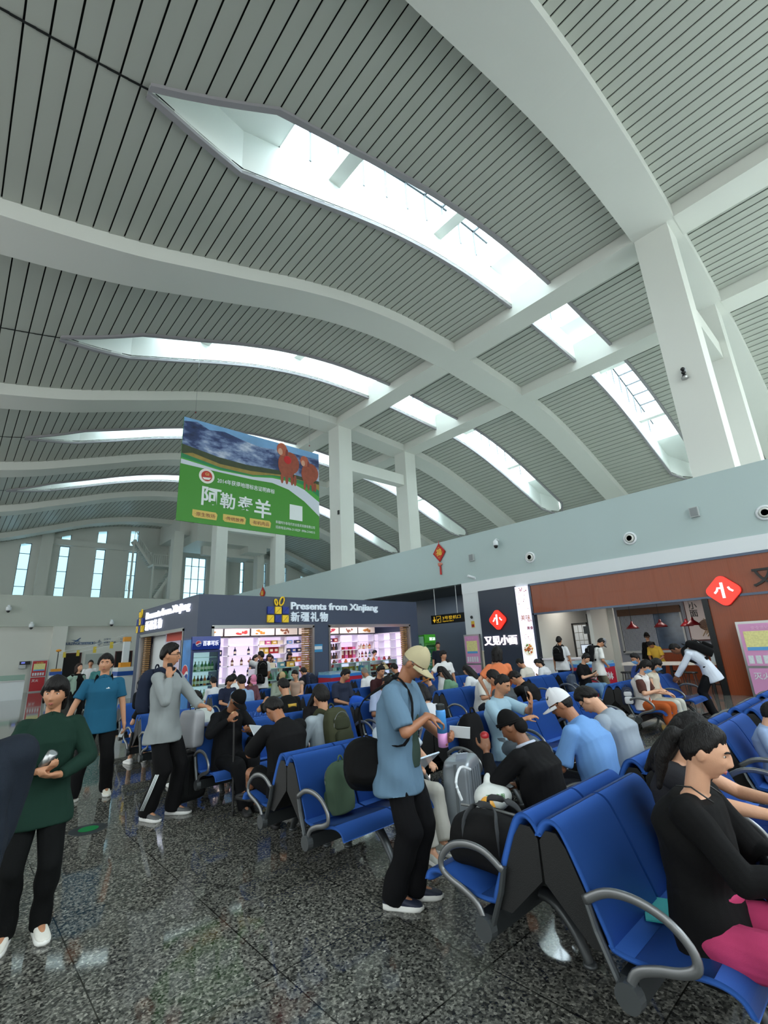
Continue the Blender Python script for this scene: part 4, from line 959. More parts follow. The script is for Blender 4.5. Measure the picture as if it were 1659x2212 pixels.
MB().poly([F(.4, 2.72, 2), F(0, 2.6, 2), F(1.5, 2.36, 2), F(2.9, 2.36, 2), F(4.6, 2.55, 2), F(BW, 2.2, 2), F(BW, 2.6, 2), F(4.2, 2.66, 2), F(2.8, 2.52, 2), F(1.5, 2.52, 2)]).build('meadow_print', gcol('straw', (150, 128, 60), var=.5, vscale=4), bn)
band = lambda up, lo, k: [F(x, z, k) for x, z in up] + [F(x, z, k) for x, z in reversed(lo)]
c_up = [(0, 2.62), (1.5, 2.38), (2.9, 2.36), (3.8, 2.55), (4.6, 2.62), (5.4, 2.6), (BW, 2.31)]
c0 = [(0, 2.45), (1.5, 2.3), (2.9, 2.32), (3.8, 2.5), (4.6, 2.52), (5.4, 2.4), (BW, 2.0)]
c1 = [(0, 2.39), (1.5, 2.25), (2.9, 2.28), (3.8, 2.42), (4.6, 2.43), (5.4, 2.2), (BW, 1.75)]
c2 = [(0, 2.2), (1.5, 2.17), (2.9, 2.16), (3.8, 2.2), (4.6, 2.05), (5.4, 1.65), (BW, 1.07)]
MB().poly(band(c_up, c0, 3)).build('green_swoosh', gcol('green_dark', (30, 130, 80)), bn)
MB().poly(band(c0, c1, 3)).build('green_swoosh', gcol('green_mid', (70, 160, 60)), bn)
MB().poly(band([(x, z) for x, z in c1], c2, 3)).build('white_swoosh', gcol('white', (206, 214, 226)), bn)
def sheep(x, z, s, parent):
    bd = MB()
    bd.ell(F(x, z, 5), (.34*s, .02, .46*s), nu=18, nv=10); bd.ell(F(x+.12*s, z+.1*s, 5), (.36*s, .02, .4*s), nu=18, nv=10)
    for dx in (-.18, .0, .2, .32): bd.ell(F(x+dx*s, z-.5*s, 5), (.06*s, .015, .2*s), nu=8, nv=6)
    o = bd.build('sheep_print', gcol('sheep_brown', (150, 72, 50), var=.35, vscale=7), parent)
    MB().ell(F(x-.2*s, z+.52*s, 7), (.2*s, .02, .24*s), nu=14, nv=8).build('sheep_head', gcol('sheep_head', (176, 92, 66), var=.25, vscale=7), o)
    MB().ell(F(x-.26*s, z+.44*s, 9), (.1*s, .02, .14*s), nu=12, nv=8).build('sheep_face', gcol('sheep_face', (206, 160, 136)), o)
    MB().ell(F(x-.02*s, z+.44*s, 9), (.06*s, .02, .14*s), nu=8, nv=6).build('sheep_ear', gcol('sheep_ear', (130, 50, 40)), o)
sheep(5.62, 2.98, 1.12, bn); sheep(4.5, 3.18, 1.3, bn)
MB().ell(F(4.52, 3.42, 12), (.19, .02, .19), nu=16, nv=8).build('red_flower_print', gcol('red', (196, 24, 32)), bn)
MB().lathe([(0, 0), (.3, 0), (.3, .006)], n=28).xf(Matrix.Translation((1.0, -.026, 1.9)) @ Matrix.Rotation(radians(90), 4, 'X')).build('badge', gcol('badge_white', (232, 232, 226)), bn)
MB().lathe([(0, 0), (.21, 0), (.21, .006)], n=28).xf(Matrix.Translation((1.0, -.034, 1.9)) @ Matrix.Rotation(radians(90), 4, 'X')).build('badge_disc', gcol('badge_red', (190, 50, 40)), bn)
MB().poly([F(.83, 1.82, 8), F(1.18, 1.86, 8), F(1.1, 1.76, 8), F(.9, 1.74, 8)]).build('badge_hill', gcol('badge_white', (232, 232, 226)), bn)
MB().text('GI', F(1.0, 1.92, 9), X_, Z_, .16, .004, .01, 'CENTER').build('lettering', gcol('gold', (226, 196, 110)), bn)
wht = gcol('ink_white', (226, 234, 236))
MB().text('2014年获得地理标志证明商标', F(1.42, 1.74, 3), X_, Z_, .22, .004, .012, width=2.5).build('lettering', wht, bn)
for i, (ch, zz, sz) in enumerate((('阿', .8, .82), ('勒', .8, .66), ('泰', .8, .66), ('羊', .66, .82))):
    MB().text(ch, F(.85+i*.72, zz, 3), X_, Z_, sz, .006, .02).build('lettering', wht, bn)
for i, s_ in enumerate(('原生牧场', '传统放养', '有机肉品')):
    x = (.55, 1.72, 2.83)[i]
    MB().poly([F(x, .27, 3), F(x+.08, .2, 3), F(x+.92, .2, 3), F(x+.95, .42, 3), F(x+.88, .5, 3), F(x, .5, 3)]).build('gold_tab', gcol('gold_tab', (214, 186, 96)), bn)
    MB().text('·'+s_, F(x+.1, .28, 4), X_, Z_, .17, .004, .0, width=.76).build('lettering', gcol('maroon', (120, 40, 40)), bn)
MB().box(4.66, -.034, .72, 5.3, -.024, 1.4).build('white_patch', wht, bn)
MB().text('新疆阿尔泰现代农业投资发展有限公司', F(4.0, .46, 3), X_, Z_, .14, .004, .0, width=1.95).build('lettering', wht, bn)
MB().text('招商电话:0906-2110229  0906-2104513', F(4.0, .24, 3), X_, Z_, .14, .004, .0, width=1.95).build('lettering', wht, bn)
for x in (.42, 5.7):
    MB().tube([(x, 0, BH), (x, .02, P(5.39+x)+SL+2.55-6.34)], .008, 5).build('wire', M_steel, bn); MB().ell((x, 0, BH+.32), (.03, .03, .04)).build('clamp', mat('clamp_red', (110, 40, 40), .5), bn)

# ------------------------------------------------------------------ far-left props
t = thing('queue_pillar', 'white pillar with orange top behind a blue-striped white counter', 'barrier', (6.0, 24.0, 0))
MB().box(-.12, -.12, 1.35, .12, .12, 2.5).build('post', M_band, t); MB().box(-.14, -.14, 2.4, .14, .14, 2.6).build('cap', mat('orange_plastic', (224, 150, 40), .45), t); MB().box(-.2, -.2, 1.3, .2, .2, 1.5).build('collar', mat('orange_plastic', (224, 150, 40), .45), t)
MB().box(-.35, -.45, 0, .75, .45, 1.3).build('counter', M_band, t); MB().box(-.36, -.46, .95, .76, .46, 1.13).build('stripe', mat('stripe_blue', (40, 86, 170), .4), t)
t = thing('queue_mast', 'thin orange-topped mast on a blue and white box by the far doorway', 'barrier', (4.9, 34.0, 0))
MB().tube([(0, 0, 0), (0, 0, 2.3)], .025, 6).build('mast', M_dgrey, t); MB().ell((0, 0, 2.32), (.14, .1, .08)).build('cap', mat('orange_plastic', (224, 150, 40), .45), t); MB().box(-.3, -.15, .95, .3, .15, 1.15).build('box', mat('stripe_blue', (40, 86, 170), .4), t); MB().box(-.25, -.12, 1.15, .25, .12, 1.3).build('shelf', mat('orange_plastic', (224, 150, 40), .45), t); MB().box(-.3, -.14, 0, .3, .14, .95).build('cabinet', M_band, t)
t = thing('card_terminal', 'grey and black wall terminal beside the red poster stand', 'terminal', (3.6, 36.93, 1.5)); MB().box(-.22, -.18, -.1, .12, 0, .3).build('casing', mat('terminal_grey', (190, 194, 196), .4), t); MB().box(-.2, -.2, .12, .32, -.02, .32).build('head', M_black, t); MB().box(-.12, -.206, .19, .06, -.2, .28).build('display', mat('display_blue', (110, 120, 220), .3, emit=.8), t)
t = thing('rope_line', 'festoon lines with yellow tags strung across the far hall', 'garland', (0, 0, 0))
for k, (z0, z1) in enumerate(((2.25, 2.75), (2.15, 2.45))): MB().tube([(4.9+(6.0-4.9)*u, 34-10*u, z0+(z1-z0)*u-.12*sin(pi*u)) for u in np.linspace(0, 1, 14)], .008, 4).build('line', M_band, t)
for k, u in enumerate((.12, .35, .6, .82)):
    x, y, z = 4.9+1.1*u, 34-10*u, 2.2+.4*u-.12*sin(pi*u); MB().box(x-.07, y-.01, z-.3, x+.07, y+.01, z).build('tag', mat('tag_yellow', (214, 190, 60), .5), t)
t = thing('floor_drain', 'round green-lit floor plate in the granite by the aisle', 'floor light', (1.32, 5.97, 0)); MB().lathe([(0, .004), (.15, .004), (.17, .003), (.17, 0)], n=28).build('ring', M_dgrey, t); MB().lathe([(0, .006), (.09, .006)], n=20).build('lens', mat('lens_green', (60, 150, 100), .2, emit=.25), t)
t = thing('low_counter', 'long low pale counter with glass screen along the far left', 'counter', (-1.5, 30, 0))
MB().box(-6, 0, 0, 4.6, .6, .85).build('front_panel', M_band, t); MB().box(-6, -.03, .85, 4.6, .63, .9).build('worktop', M_steel, t); MB().box(-6, .25, .9, 4.6, .27, 1.15).build('glass_screen', M_clear, t)
# ------------------------------------------------------------------ people: one remeshed body each, hair and clothing as children
def remesh(mb, vox, smooth=2, name='surface', noise_amp=0.0, noise_scale=9.0, fac=0.5):
    me = bpy.data.meshes.new(name); me.from_pydata(mb.v, [], mb.f)
    import bmesh
    bm = bmesh.new(); bm.from_mesh(me); bmesh.ops.recalc_face_normals(bm, faces=bm.faces); bm.to_mesh(me); bm.free()
    o = bpy.data.objects.new(name, me); COL.objects.link(o)
    r = o.modifiers.new('r', 'REMESH'); r.mode = 'VOXEL'; r.voxel_size = vox
    if smooth: q = o.modifiers.new('s', 'SMOOTH'); q.factor = fac; q.iterations = smooth
    dg = bpy.context.evaluated_depsgraph_get(); out = bpy.data.meshes.new_from_object(o.evaluated_get(dg))
    bpy.data.objects.remove(o); bpy.data.meshes.remove(me)
    if noise_amp:
        n = len(out.vertices); co = np.empty(n*3); no = np.empty(n*3)
        out.vertices.foreach_get('co', co); out.vertices.foreach_get('normal', no)
        co = co.reshape(-1, 3); no = no.reshape(-1, 3)
        sd = random.uniform(0, 50)
        p = co*noise_scale
        # soft folds: sum of a few warped sine waves
        w = np.sin(p[:, 0]*1.3+p[:, 2]*.6+sd+2*np.sin(p[:, 1]*.8+p[:, 2]*.7)) + np.sin(p[:, 2]*1.7-p[:, 0]*.9+sd*2+1.5*np.sin(p[:, 0]*1.1+p[:, 1])) + .7*np.sin(p[:, 1]*2.1+p[:, 2]*2.4+sd*3)
        co = co + no*(noise_amp*(.75*w/2.2+.42))[:, None]
        out.vertices.foreach_set('co', co.ravel())
    out.polygons.foreach_set('use_smooth', [True]*len(out.polygons))
    return out
def link_mesh(name, me, m, parent=None):
    o = bpy.data.objects.new(name, me); me.materials.clear(); me.materials.append(m); COL.objects.link(o)
    if parent: o.parent = parent
    return o
G = lambda v, s: exp(-(v/s)**2)
def head_pt(d, fem=False, age=0.0):
    """point of the head surface along unit direction d (face looks to +Y)"""
    x, y, z = .0755*d[0], .094*d[1], .117*d[2]
    t = min(1, max(0, -d[2]-.05))
    x *= 1-(.34 if fem else .27)*t**1.3
    if y < 0: y *= 1-.42*t
    else: y *= 1+.02*t
    if d[2] > .6: x *= 1-.1*(d[2]-.6)
    if y > 0:
        f = 1.0 if d[1] > .25 else max(0, d[1]/.25)
        n = .021*G(x, .0125)*G(z+.024, .016) + .014*G(x, .009)*G(z-.004, .022)
        n += .008*G(abs(x)-.012, .007)*G(z+.03, .009)
        n -= .0085*G(abs(x)-.031, .016)*G(z-.012, .011)
        n += .005*G(abs(x)-.026, .026)*G(z-.033, .009)
        n += .0085*G(x, .022)*G(z+.056, .0065)*1.0 + .008*G(x, .02)*G(z+.068, .006) - .004*G(x, .025)*G(z+.0615, .003)
        n -= .004*G(x, .03)*G(z+.082, .007)
        n += .010*G(x, .024)*G(z+.1, .014)
        n += .004*G(abs(x)-.045, .016)*G(z+.02, .018)
        y += n*f
    return Vector((x, y, z))
def sph(nu, nv):
    for i in range(nv+1):
        th = -pi/2+pi*i/nv
        for j in range(nu):
            ph = 2*pi*j/nu
            yield (cos(th)*cos(ph), cos(th)*sin(ph), sin(th))
def head_mesh(mb, M, nu, nv, fem):
    vs = [M @ head_pt(d, fem) for d in sph(nu, nv)]
    fs = [(i*nu+j, i*nu+(j+1) % nu, (i+1)*nu+(j+1) % nu, (i+1)*nu+j) for i in range(nv) for j in range(nu)]
    mb.add(vs, fs)
    for s in (-1, 1):
        R = Matrix.Rotation(s*radians(-22), 3, 'Z') @ Matrix.Rotation(radians(-12), 3, 'X')
        e = MB().ell((s*.0775, -.008, -.008), (.0085, .019, .031), R=R, nu=10, nv=8).ell((s*.083, -.016, -.0), (.005, .016, .024), R=R, nu=8, nv=6)
        mb.add([M @ Vector(p) for p in e.v], e.f)
HL = ([0, .45, .8, 1.1, 1.35, 1.55, 1.75, 2.2, pi], {
    'short': [.066, .064, .058, .04, -.005, -.012, .012, -.05, -.07],
    'fringe': [.036, .036, .034, .02, -.02, -.03, -.02, -.07, -.085],
    'bald': [.09, .09, .088, .07, .02, .0, .015, -.05, -.07],
    'back': [.07, .066, .056, .036, .005, .0, .0, -.04, -.075],
    'crop': [.072, .066, .05, .045, .01, .0, .03, -.02, -.05]})
def hair_mesh(M, style, th, nu=52, nv=34, lumps=.007):
    az, zl = HL[0], HL[1][style]; vs = []; ok = []; sd = random.uniform(0, 30)
    for d in sph(nu, nv):
        p = head_pt(d); a = atan2(abs(p.x), p.y) if hypot(p.x, p.y) > .004 else 0
        q = (p.z-np.interp(a, az, zl)+.012*noise.noise(Vector((p.x*70+sd, p.y*70, 0))))/.024; q = max(0.0, min(1.0, q)); s = q*q*(3-2*q)
        n = p.normalized(); wob = noise.noise(Vector((p.x*60+sd, p.y*60, p.z*34)))+.6*noise.noise(Vector((p.x*150+sd, p.y*150, p.z*60)))
        vs.append(M @ (p+n*(s*th*(1+.35*max(0, d[2]))+s*lumps*wob + (.0018 if q > 0 else -.004)))); ok.append(q > 0)
    fs = []
    for i in range(nv):
        for j in range(nu):
            f = (i*nu+j, i*nu+(j+1) % nu, (i+1)*nu+(j+1) % nu, (i+1)*nu+j)
            if sum(ok[k] for k in f) >= 2: fs.append(f)
    return vs, fs
def ik(a, c, l1, l2, hint):
    a, c = Vector(a), Vector(c); d = c-a; L = d.length
    if L > (l1+l2)*.998: c = a+d*((l1+l2)*.998/L); d = c-a; L = d.length
    if L < 0.06: L = .06
    u = d.normalized(); x = max(-1, min(1, (l1*l1+L*L-l2*l2)/(2*l1*L)))
    h = Vector(hint); h = (h-u*h.dot(u))
    if h.length < 1e-4: h = u.orthogonal()
    h.normalize()
    return a+u*l1*x+h*l1*math.sqrt(max(0, 1-x*x)), c
def hand(mb, w, d, n, side, curl=35.0, spread=1.0, thumb=1.0):
    """palm, four fingers and a thumb; d points along the hand, n out of the palm, side +1 = thumb towards d x n"""
    w, d, n = Vector(w), Vector(d).normalized(), Vector(n); n = (n-d*n.dot(d)).normalized(); t = d.cross(n)*side
    R = Matrix((t, d, n)).transposed()
    mb.ell(w+d*.05, (.041, .052, .0165), R=R, nu=12, nv=8, p=2.8)
    mb.rcone(w-d*.02, w+d*.03, .024, .027, 10)
    for i, (o, L) in enumerate(((.029, .070), (.0098, .079), (-.0098, .073), (-.028, .057))):
        p = w+d*(.094-.004*abs(i-1.4))+t*o; a = radians(curl*(.7+.1*i)*.5); r = .0088 if i < 3 else .0077
        for k, fr in enumerate((.46, .31, .23)):
            v = d*cos(a)+n*sin(a)+t*o*1.6*spread*(k == 0)
            q = p+v.normalized()*L*fr; mb.rcone(p-v*.004, q, r, r*.9, 8); p = q; r *= .9; a += radians(curl)*(.9 if k == 0 else .8)
    p = w+d*.028+t*.032; v = (d*.62+t*.75+n*.25*thumb).normalized(); q = p+v*.04; mb.rcone(p-v*.012, q, .0135, .0105, 8)
    v = (d*.9+t*.25+n*.5*thumb).normalized(); q2 = q+v*.03; mb.rcone(q, q2, .0105, .0088, 8); mb.rcone(q2, q2+(d*.95+n*.35*thumb-t*.1).normalized()*.02, .0088, .0075, 8)
    return w+d*.07+n*.025
SK = lambda k: mat('skin_%s' % k, {'light': (208, 158, 128), 'mid': (184, 132, 100), 'tan': (158, 106, 76), 'dark': (128, 84, 58)}[k], .5, var=.08, vscale=14, bump=.08, bscale=220)
HAIR = lambda k: mat('hair_%s' % k, {'black': (20, 18, 18), 'brown': (46, 32, 26), 'grey': (120, 116, 112)}[k], .55, spec=.25, var=.35, vscale=60, bump=.7, bscale=160, stretch=(1, 1, .25))
CLOTH = {}
def cloth(rgb, rough=.85):
    k = tuple(rgb)
    if k not in CLOTH: CLOTH[k] = mat('cloth_%d_%d_%d' % k, tuple(int(c*(.55 if max(rgb) < 48 else .94)) for c in rgb), rough, spec=.18, var=.10, vscale=5, bump=.25, bscale=420)
    return CLOTH[k]
def shoe_mesh(mb, a, f, s=1.0):
    """upper around ankle point a, toes towards f (horizontal)"""
    a, f = Vector(a), Vector(f).normalized(); r = f.cross(Z_); g = a.z-.085*s
    secs = [(-.075, .026, .03, .075), (-.055, .036, .025, .098), (-.01, .040, .022, .108), (.05, .041, .02, .085), (.1, .046, .018, .066), (.15, .045, .018, .052), (.185, .034, .02, .042), (.2, .014, .024, .034)]
    rings = []
    for y, w, z0, z1 in secs:
        c = Vector((a.x, a.y, g))+f*y*s; ring = []
        for k in range(12):
            t = 2*pi*k/12; cc, ss = cos(t), sin(t)
            ring.append(c+r*w*s*math.copysign(abs(cc)**.7, cc)+Z_*s*((z0+z1)/2+(z1-z0)/2*math.copysign(abs(ss)**.8, ss)))
        rings.append(ring)
    mb.loft(rings)
def sole_mesh(mb, a, f, s=1.0):
    a, f = Vector(a), Vector(f).normalized(); r = f.cross(Z_); g = a.z-.085*s
    pts = [(-.082, 0), (-.075, .026), (-.04, .038), (.02, .039), (.09, .047), (.15, .048), (.19, .034), (.21, 0)]
    out = [(y, w) for y, w in pts]+[(y, -w) for y, w in reversed(pts[1:-1])]
    rings = [[Vector((a.x, a.y, g))+f*y*s*k+r*w*s*k+Z_*z*s for y, w in out] for z, k in ((.0, .96), (.01, 1.0), (.026, 1.0), (.034, .95))]
    mb.loft(rings)

from mathutils.bvhtree import BVHTree
def human(label, loc, face, h=1.66, fem=False, pel=(0, 0, .93), lean=0, hunch=0, side=0, twist=0, head=(0, 0, 0), LH=None, RH=None, Le=(-.6, -.6, -.3), Re=(.6, -.6, -.3),
          LF=None, RF=None, Lk=(-.1, 1, .2), Rk=(.1, 1, .2), skin='mid', hair='short', hairc='black', hth=.018, shirt=(200, 200, 200), sleeve=.55, hem=.1, trousers=(40, 40, 46), leg=1.0, shoes=(230, 230, 230), sole=(236, 236, 232),
          Lcurl=40, Rcurl=40, Ld=None, Rd=None, Ln=None, Rn=None, wide=1.0, vox=.012, extras=(), footdir=None, collar=None, openjacket=None, socks=None, group=None, mask=False, glasses=None, cap=None, fold=.006, near=False, grp=None, shoulder=0, scoop=False):
    """everything is laid out for a 1.75 m figure facing +Y and scaled to h; returns the body and world points of its hands"""
    S = h/1.75; mb = MB()
    P0 = Vector(pel); rx = lambda a: Matrix.Rotation(-radians(a), 3, 'X')
    ry = Matrix.Rotation(radians(side), 3, 'Y')
    u0 = ry @ rx(lean) @ Z_; u1 = ry @ rx(lean+hunch*.6) @ Z_; u2 = ry @ rx(lean+hunch) @ Z_
    u00 = ry @ rx(lean*.5) @ Z_
    Wst = P0+u00*.13; Ch = Wst+u0*.17; Sh = Ch+u1*.18; Nb = Sh+u2*.055
    r0 = Vector((1, 0, 0)); Rz = Matrix.Rotation(radians(twist), 3, 'Z'); r1 = Rz @ r0; rm = Matrix.Rotation(radians(twist*.5), 3, 'Z') @ r0
    sw = (.152 if fem else .172)*wide
    yaw, pit, rol = head
    Hn = Matrix.Rotation(radians(twist+yaw), 3, 'Z') @ ry @ rx((lean+hunch)*.75+pit) @ Matrix.Rotation(radians(rol), 3, 'Y')
    hu = (u2+Hn @ Z_).normalized()
    Hc = Nb+hu*.085+(Hn @ Vector((0, .012, .088)))
    HM = Matrix.Translation(Hc) @ Hn.to_4x4()
    head_mesh(mb, HM, 88 if near else 56, 60 if near else 38, fem)
    mb.rcone(Nb-u2*.05, Hc+Hn @ Vector((0, -.018, -.055)), .052 if fem else .058, .05 if fem else .055, 14)
    def sections(off, hemz=None, k=1.0):
        out = []
        base = [(P0-u00*.1, u00, r0, .15, .10), (P0-u00*.02, u00, r0, .168 if fem else .165, .118), (Wst, u00, r0, (.132 if fem else .152)*wide, .10*wide), (Ch-u0*.04, u0, rm, .15*wide, .112*wide), (Ch+u0*.06, u1, rm, .158*wide, (.122 if fem else .12)*wide), (Sh-u1*.035, u1, r1, .15*wide, .098), (Sh+u1*.015, u1, r1, .12*wide, .075), (Nb-u2*.01, u2, r1, .062, .06)]
        if hemz is not None: base[0] = (P0-u00*hemz, u00, r0, .184+.016*(P0.z > .75), .128+.018*(P0.z > .75)); base[1] = (P0-u00*.02, u00, r0, .178, .126)
        for c, u, r, a, b in base:
            f = u.cross(r).normalized(); a, b = a*k+off, b*k+off; ring = []
            for j in range(20):
                t = 2*pi*j/20; cc, ss = cos(t), sin(t)
                ring.append(c+r*a*math.copysign(abs(cc)**.85, cc)+f*b*math.copysign(abs(ss)**.85, ss))
            out.append(ring)
        return out
    mb.loft(sections(-.01, k=.92))
    arms = {}; fwd1 = u1.cross(r1)
    for s, H, e, dd, nn, cu in ((-1, LH, Le, Ld, Ln, Lcurl), (1, RH, Re, Rd, Rn, Rcurl)):
        A = Sh-u1*.015+r1*s*sw+Z_*shoulder*(s == 1)
        if H is None: H = A+Vector((s*.10, .06, -.53))
        E, Wr = ik(A, H, .285, .25, e)
        arms[s] = (A, E, Wr)
        mb.rcone(A-r1*s*.05, A, .05, .052, 12); mb.rcone(A, E, .049, .039, 12); mb.rcone(E, Wr, .04, .026, 12)
        d = Vector(dd) if dd else (Wr-E).normalized()
        n = Vector(nn) if nn else Vector((-s, 0, 0)) if abs(d.x) < .8 else Vector((0, 0, 1))
        arms[s] += (hand(mb, Wr+d*.006, d, n, -1 if s == 1 else 1, cu),)
    legs = {}
    for s, Fp, kh in ((-1, LF, Lk), (1, RF, Rk)):
        A = P0+r0*s*.088-Z_*.04
        if Fp is None: Fp = (s*.1, -.01, .085)
        K, An = ik(A, Fp, .43, .415, kh); legs[s] = (A, K, An)
        q = .86 if leg > .8 else 1.0
        mb.rcone(A, K, .082*q, .056*q, 12); mb.rcone(K, An, .054*q, .036, 12)
        mid = K.lerp(An, .28)-Vector((0, .016, 0)) if not leg > .8 else K.lerp(An, .3); mb.ell(mid, (.05*q, .052*q, .1), nu=10, nv=8)
        fd = Vector(footdir[0 if s == -1 else 1]) if footdir else Vector((s*.2, 1, 0)); mb.rcone(An, Vector(An)+fd.normalized()*.12-Z_*.05, .034, .026, 10)
        legs[s] += (fd,)
    SM = Matrix.Scale(S, 4)
    mb.xf(SM); me = remesh(mb, vox*S, 2 if not near else 1, 'body')
    body = link_mesh('person', me, SK(skin)); body.location = (loc[0], loc[1], 0 if len(loc) < 3 else loc[2]); body.rotation_euler.z = radians(face)-pi/2
    tag(body, label, 'person', grp)
    B = body
    def put(name, m_, matl, smooth=True, parent=None):
        m_.xf(SM); return m_.build(name, matl, parent or B, smooth)
    def putr(name, m_, matl, v=None, sm=2, amp=None, sc=11.0):
        m_.xf(SM); return link_mesh(name, remesh(m_, (v or vox*1.05)*S, sm, name, (fold*1.5 if amp is None else amp)*S, sc/S), matl, B)
    SH = None
    # trousers
    if trousers:
        m_ = MB(); 
        m_.loft(sections(.014)[:2]+[[p+u00*(-.01) for p in sections(.012)[2]]])
        for s in (-1, 1):
            A, K, An, fd = legs[s]
            if leg > .8:
                E_ = K.lerp(An, 1.085 if leg >= 1 else leg); kr = .074 if fem else .082; m_.rcone(A, K, .098, kr, 14); m_.ell(K, (kr, kr, kr), nu=12, nv=8); m_.cone(K, E_, kr-.001, (.062 if fem else .074) if leg >= 1 else .07, 14)
            else:
                E_ = A.lerp(K, max(.2, leg/.5*.95)); m_.rcone(A, A.lerp(K, .3), .1, .098, 14); m_.cone(A, E_, .098, .088, 14)
        if seated_(P0): m_.ell(P0-Z_*.02-Y_*.02, (.172, .13, .095), nu=16, nv=10)
        putr('trousers', m_, cloth(trousers))
    # shirt with sleeves
    if shirt:
        m_ = MB(); sc_ = sections(.02, hem); m_.loft(sc_[:-1] if scoop else sc_)
        for s in (-1, 1):
            A, E, Wr, _h = arms[s]
            m_.rcone(A-r1*s*.07-u1*.01, A, .064, .066, 12)
            if sleeve <= 0: continue
            if sleeve < .95: m_.cone(A, A.lerp(E, sleeve), .066, .069, 14)
            else:
                m_.rcone(A, E, .064, .054, 12); m_.cone(E, E.lerp(Wr, min(1, sleeve-1+.02) if sleeve < 2 else .97), .053, .042, 12)
        if not scoop: m_.tube([Nb+(Matrix.Rotation(a, 3, u2) @ (r1*.066))-u2*.005 for a in np.linspace(0, 2*pi, 14, endpoint=False)], .014, 8, closed=True)
        o = SH = putr('jacket' if openjacket else 'shirt', m_, cloth(shirt))
        if collar:
            m_ = MB()
            for s in (-1, 1): 
                c = Nb+u2*.012+fwd1*.055+r1*s*.03; m_.cbox(c, (.034, .006, .022), R=(Matrix.Rotation(radians(-35*s), 3, 'Z') @ Matrix.Rotation(radians(30), 3, 'X') @ Matrix.Rotation(radians(22*s), 3, 'Y')) )
            m_.tube([Nb+(Matrix.Rotation(a, 3, u2) @ (r1*.06))+u2*.012 for a in np.linspace(0, 2*pi, 14, endpoint=False)], .01, 6, flat=None, closed=True)
            put('collar', m_, cloth(collar))
    # shoes
    if shoes:
        for s in (-1, 1):
            A, K, An, fd = legs[s]
            m_ = MB(); shoe_mesh(m_, An, fd); sh = put('shoe', m_, mat('shoe_%d_%d_%d' % tuple(shoes), shoes, .6, bump=.2, bscale=90), True)
            m_ = MB(); sole_mesh(m_, An, fd); put('sole', m_, mat('sole_%d_%d_%d' % tuple(sole), sole, .6), True, sh)
            if socks: m_ = MB().cone(An-Z_*.02, K.lerp(An, .68), .043, .05, 12); put('sock', m_, cloth(socks))
    # face
    def hp(x, z, off=0.0):
        # point on the face surface near (x, z)
        d = Vector((x/.0755, math.sqrt(max(.02, 1-(x/.0755)**2-(z/.117)**2)), z/.117)).normalized(); p = head_pt(d, fem); return HM @ (p+Vector((0, off, 0)))
    for s in (-1, 1):
        m_ = MB()
        for mi_, rx_, rz_, oy in ((0, .0145, .0050, -.002), (1, .0062, .0056, .001)): m_.ell(hp(s*.0305, .0125, oy), (rx_, .005, rz_), R=Hn, nu=10, nv=8, mi=mi_)
        put('eye', m_, [mat('eye_white', (206, 200, 192), .3), mat('iris_dark', (20, 14, 12), .2)])
        put('eyebrow', MB().tube([hp(s*x, z, .0015) for x, z in ((.014, .03), (.024, .0345), (.036, .034), (.045, .028))], [.0034, .005, .0046, .0024], 6), HAIR(hairc))
    m_ = MB(); m_.tube([hp(x, z, .0006) for x, z in ((-.021, -.0605), (-.01, -.0575), (0, -.0585), (.01, -.0575), (.021, -.0605))], [.001, .0038, .0042, .0038, .001], 6); m_.tube([hp(x, z, .0006) for x, z in ((-.019, -.062), (0, -.067), (.019, -.062))], [.001, .005, .001], 6)
    put('lips', m_, mat('lips_%s' % skin, {'light': (196, 112, 104), 'mid': (172, 98, 86), 'tan': (140, 78, 66), 'dark': (112, 62, 54)}[skin], .45))
    # hair
    if hair:
        st = hair.split('+'); m_ = MB(); vs, fs = hair_mesh(HM, st[0], hth, 84 if near else 52, 54 if near else 34, .0035 if near else .006); m_.add(vs, fs); HH = lambda *p: HM @ Vector(p)
        hm = put('hair', m_, HAIR(hairc))
        if len(st) > 1:
            m_ = MB(); k = st[1]
            if k == 'long':
                for s in (-1, 1): m_.rcone(HH(s*.062, -.02, .02), HH(s*.075, -.03, -.17), .03, .032, 10); m_.rcone(HH(s*.075, -.03, -.15), HH(s*.07, -.05, -.3), .032, .02, 10)
                for x in (-.05, 0, .05): m_.rcone(HH(x, -.06, .03), HH(x*1.1, -.09, -.2), .045, .04, 10); m_.rcone(HH(x*1.1, -.09, -.2), HH(x, -.095, -.34), .04, .018, 10)
            if k == 'bob':
                for s in (-1, 1): m_.rcone(HH(s*.066, -.005, .03), HH(s*.074, -.005, -.1), .026, .026, 10); m_.rcone(HH(s*.06, -.05, .03), HH(s*.064, -.05, -.12), .04, .035, 10)
                m_.rcone(HH(0, -.075, .03), HH(0, -.08, -.12), .05, .04, 10)
            if k == 'pony':
                m_.rcone(HH(0, -.085, .045), HH(0, -.135, .03), .024, .034, 10); m_.rcone(HH(0, -.135, .03), HH(0, -.17, -.1), .04, .036, 10); m_.rcone(HH(0, -.17, -.1), HH(0, -.165, -.24), .036, .014, 10)
            if k == 'lowpony':
                m_.rcone(HH(0, -.085, -.03), HH(0, -.11, -.06), .03, .032, 10); m_.rcone(HH(0, -.11, -.06), HH(.01, -.115, -.17), .032, .016, 10)
            if k == 'bun': m_.ell(HH(0, -.115, -.01), (.04, .036, .036))
            if k == 'shag':
                for s in (-1, 1): m_.rcone(HH(s*.068, -.01, .04), HH(s*.078, -.03, -.07), .022, .012, 8)
                for x in (-.045, 0, .045): m_.rcone(HH(x, -.075, .0), HH(x*1.1, -.085, -.12), .04, .022, 8)
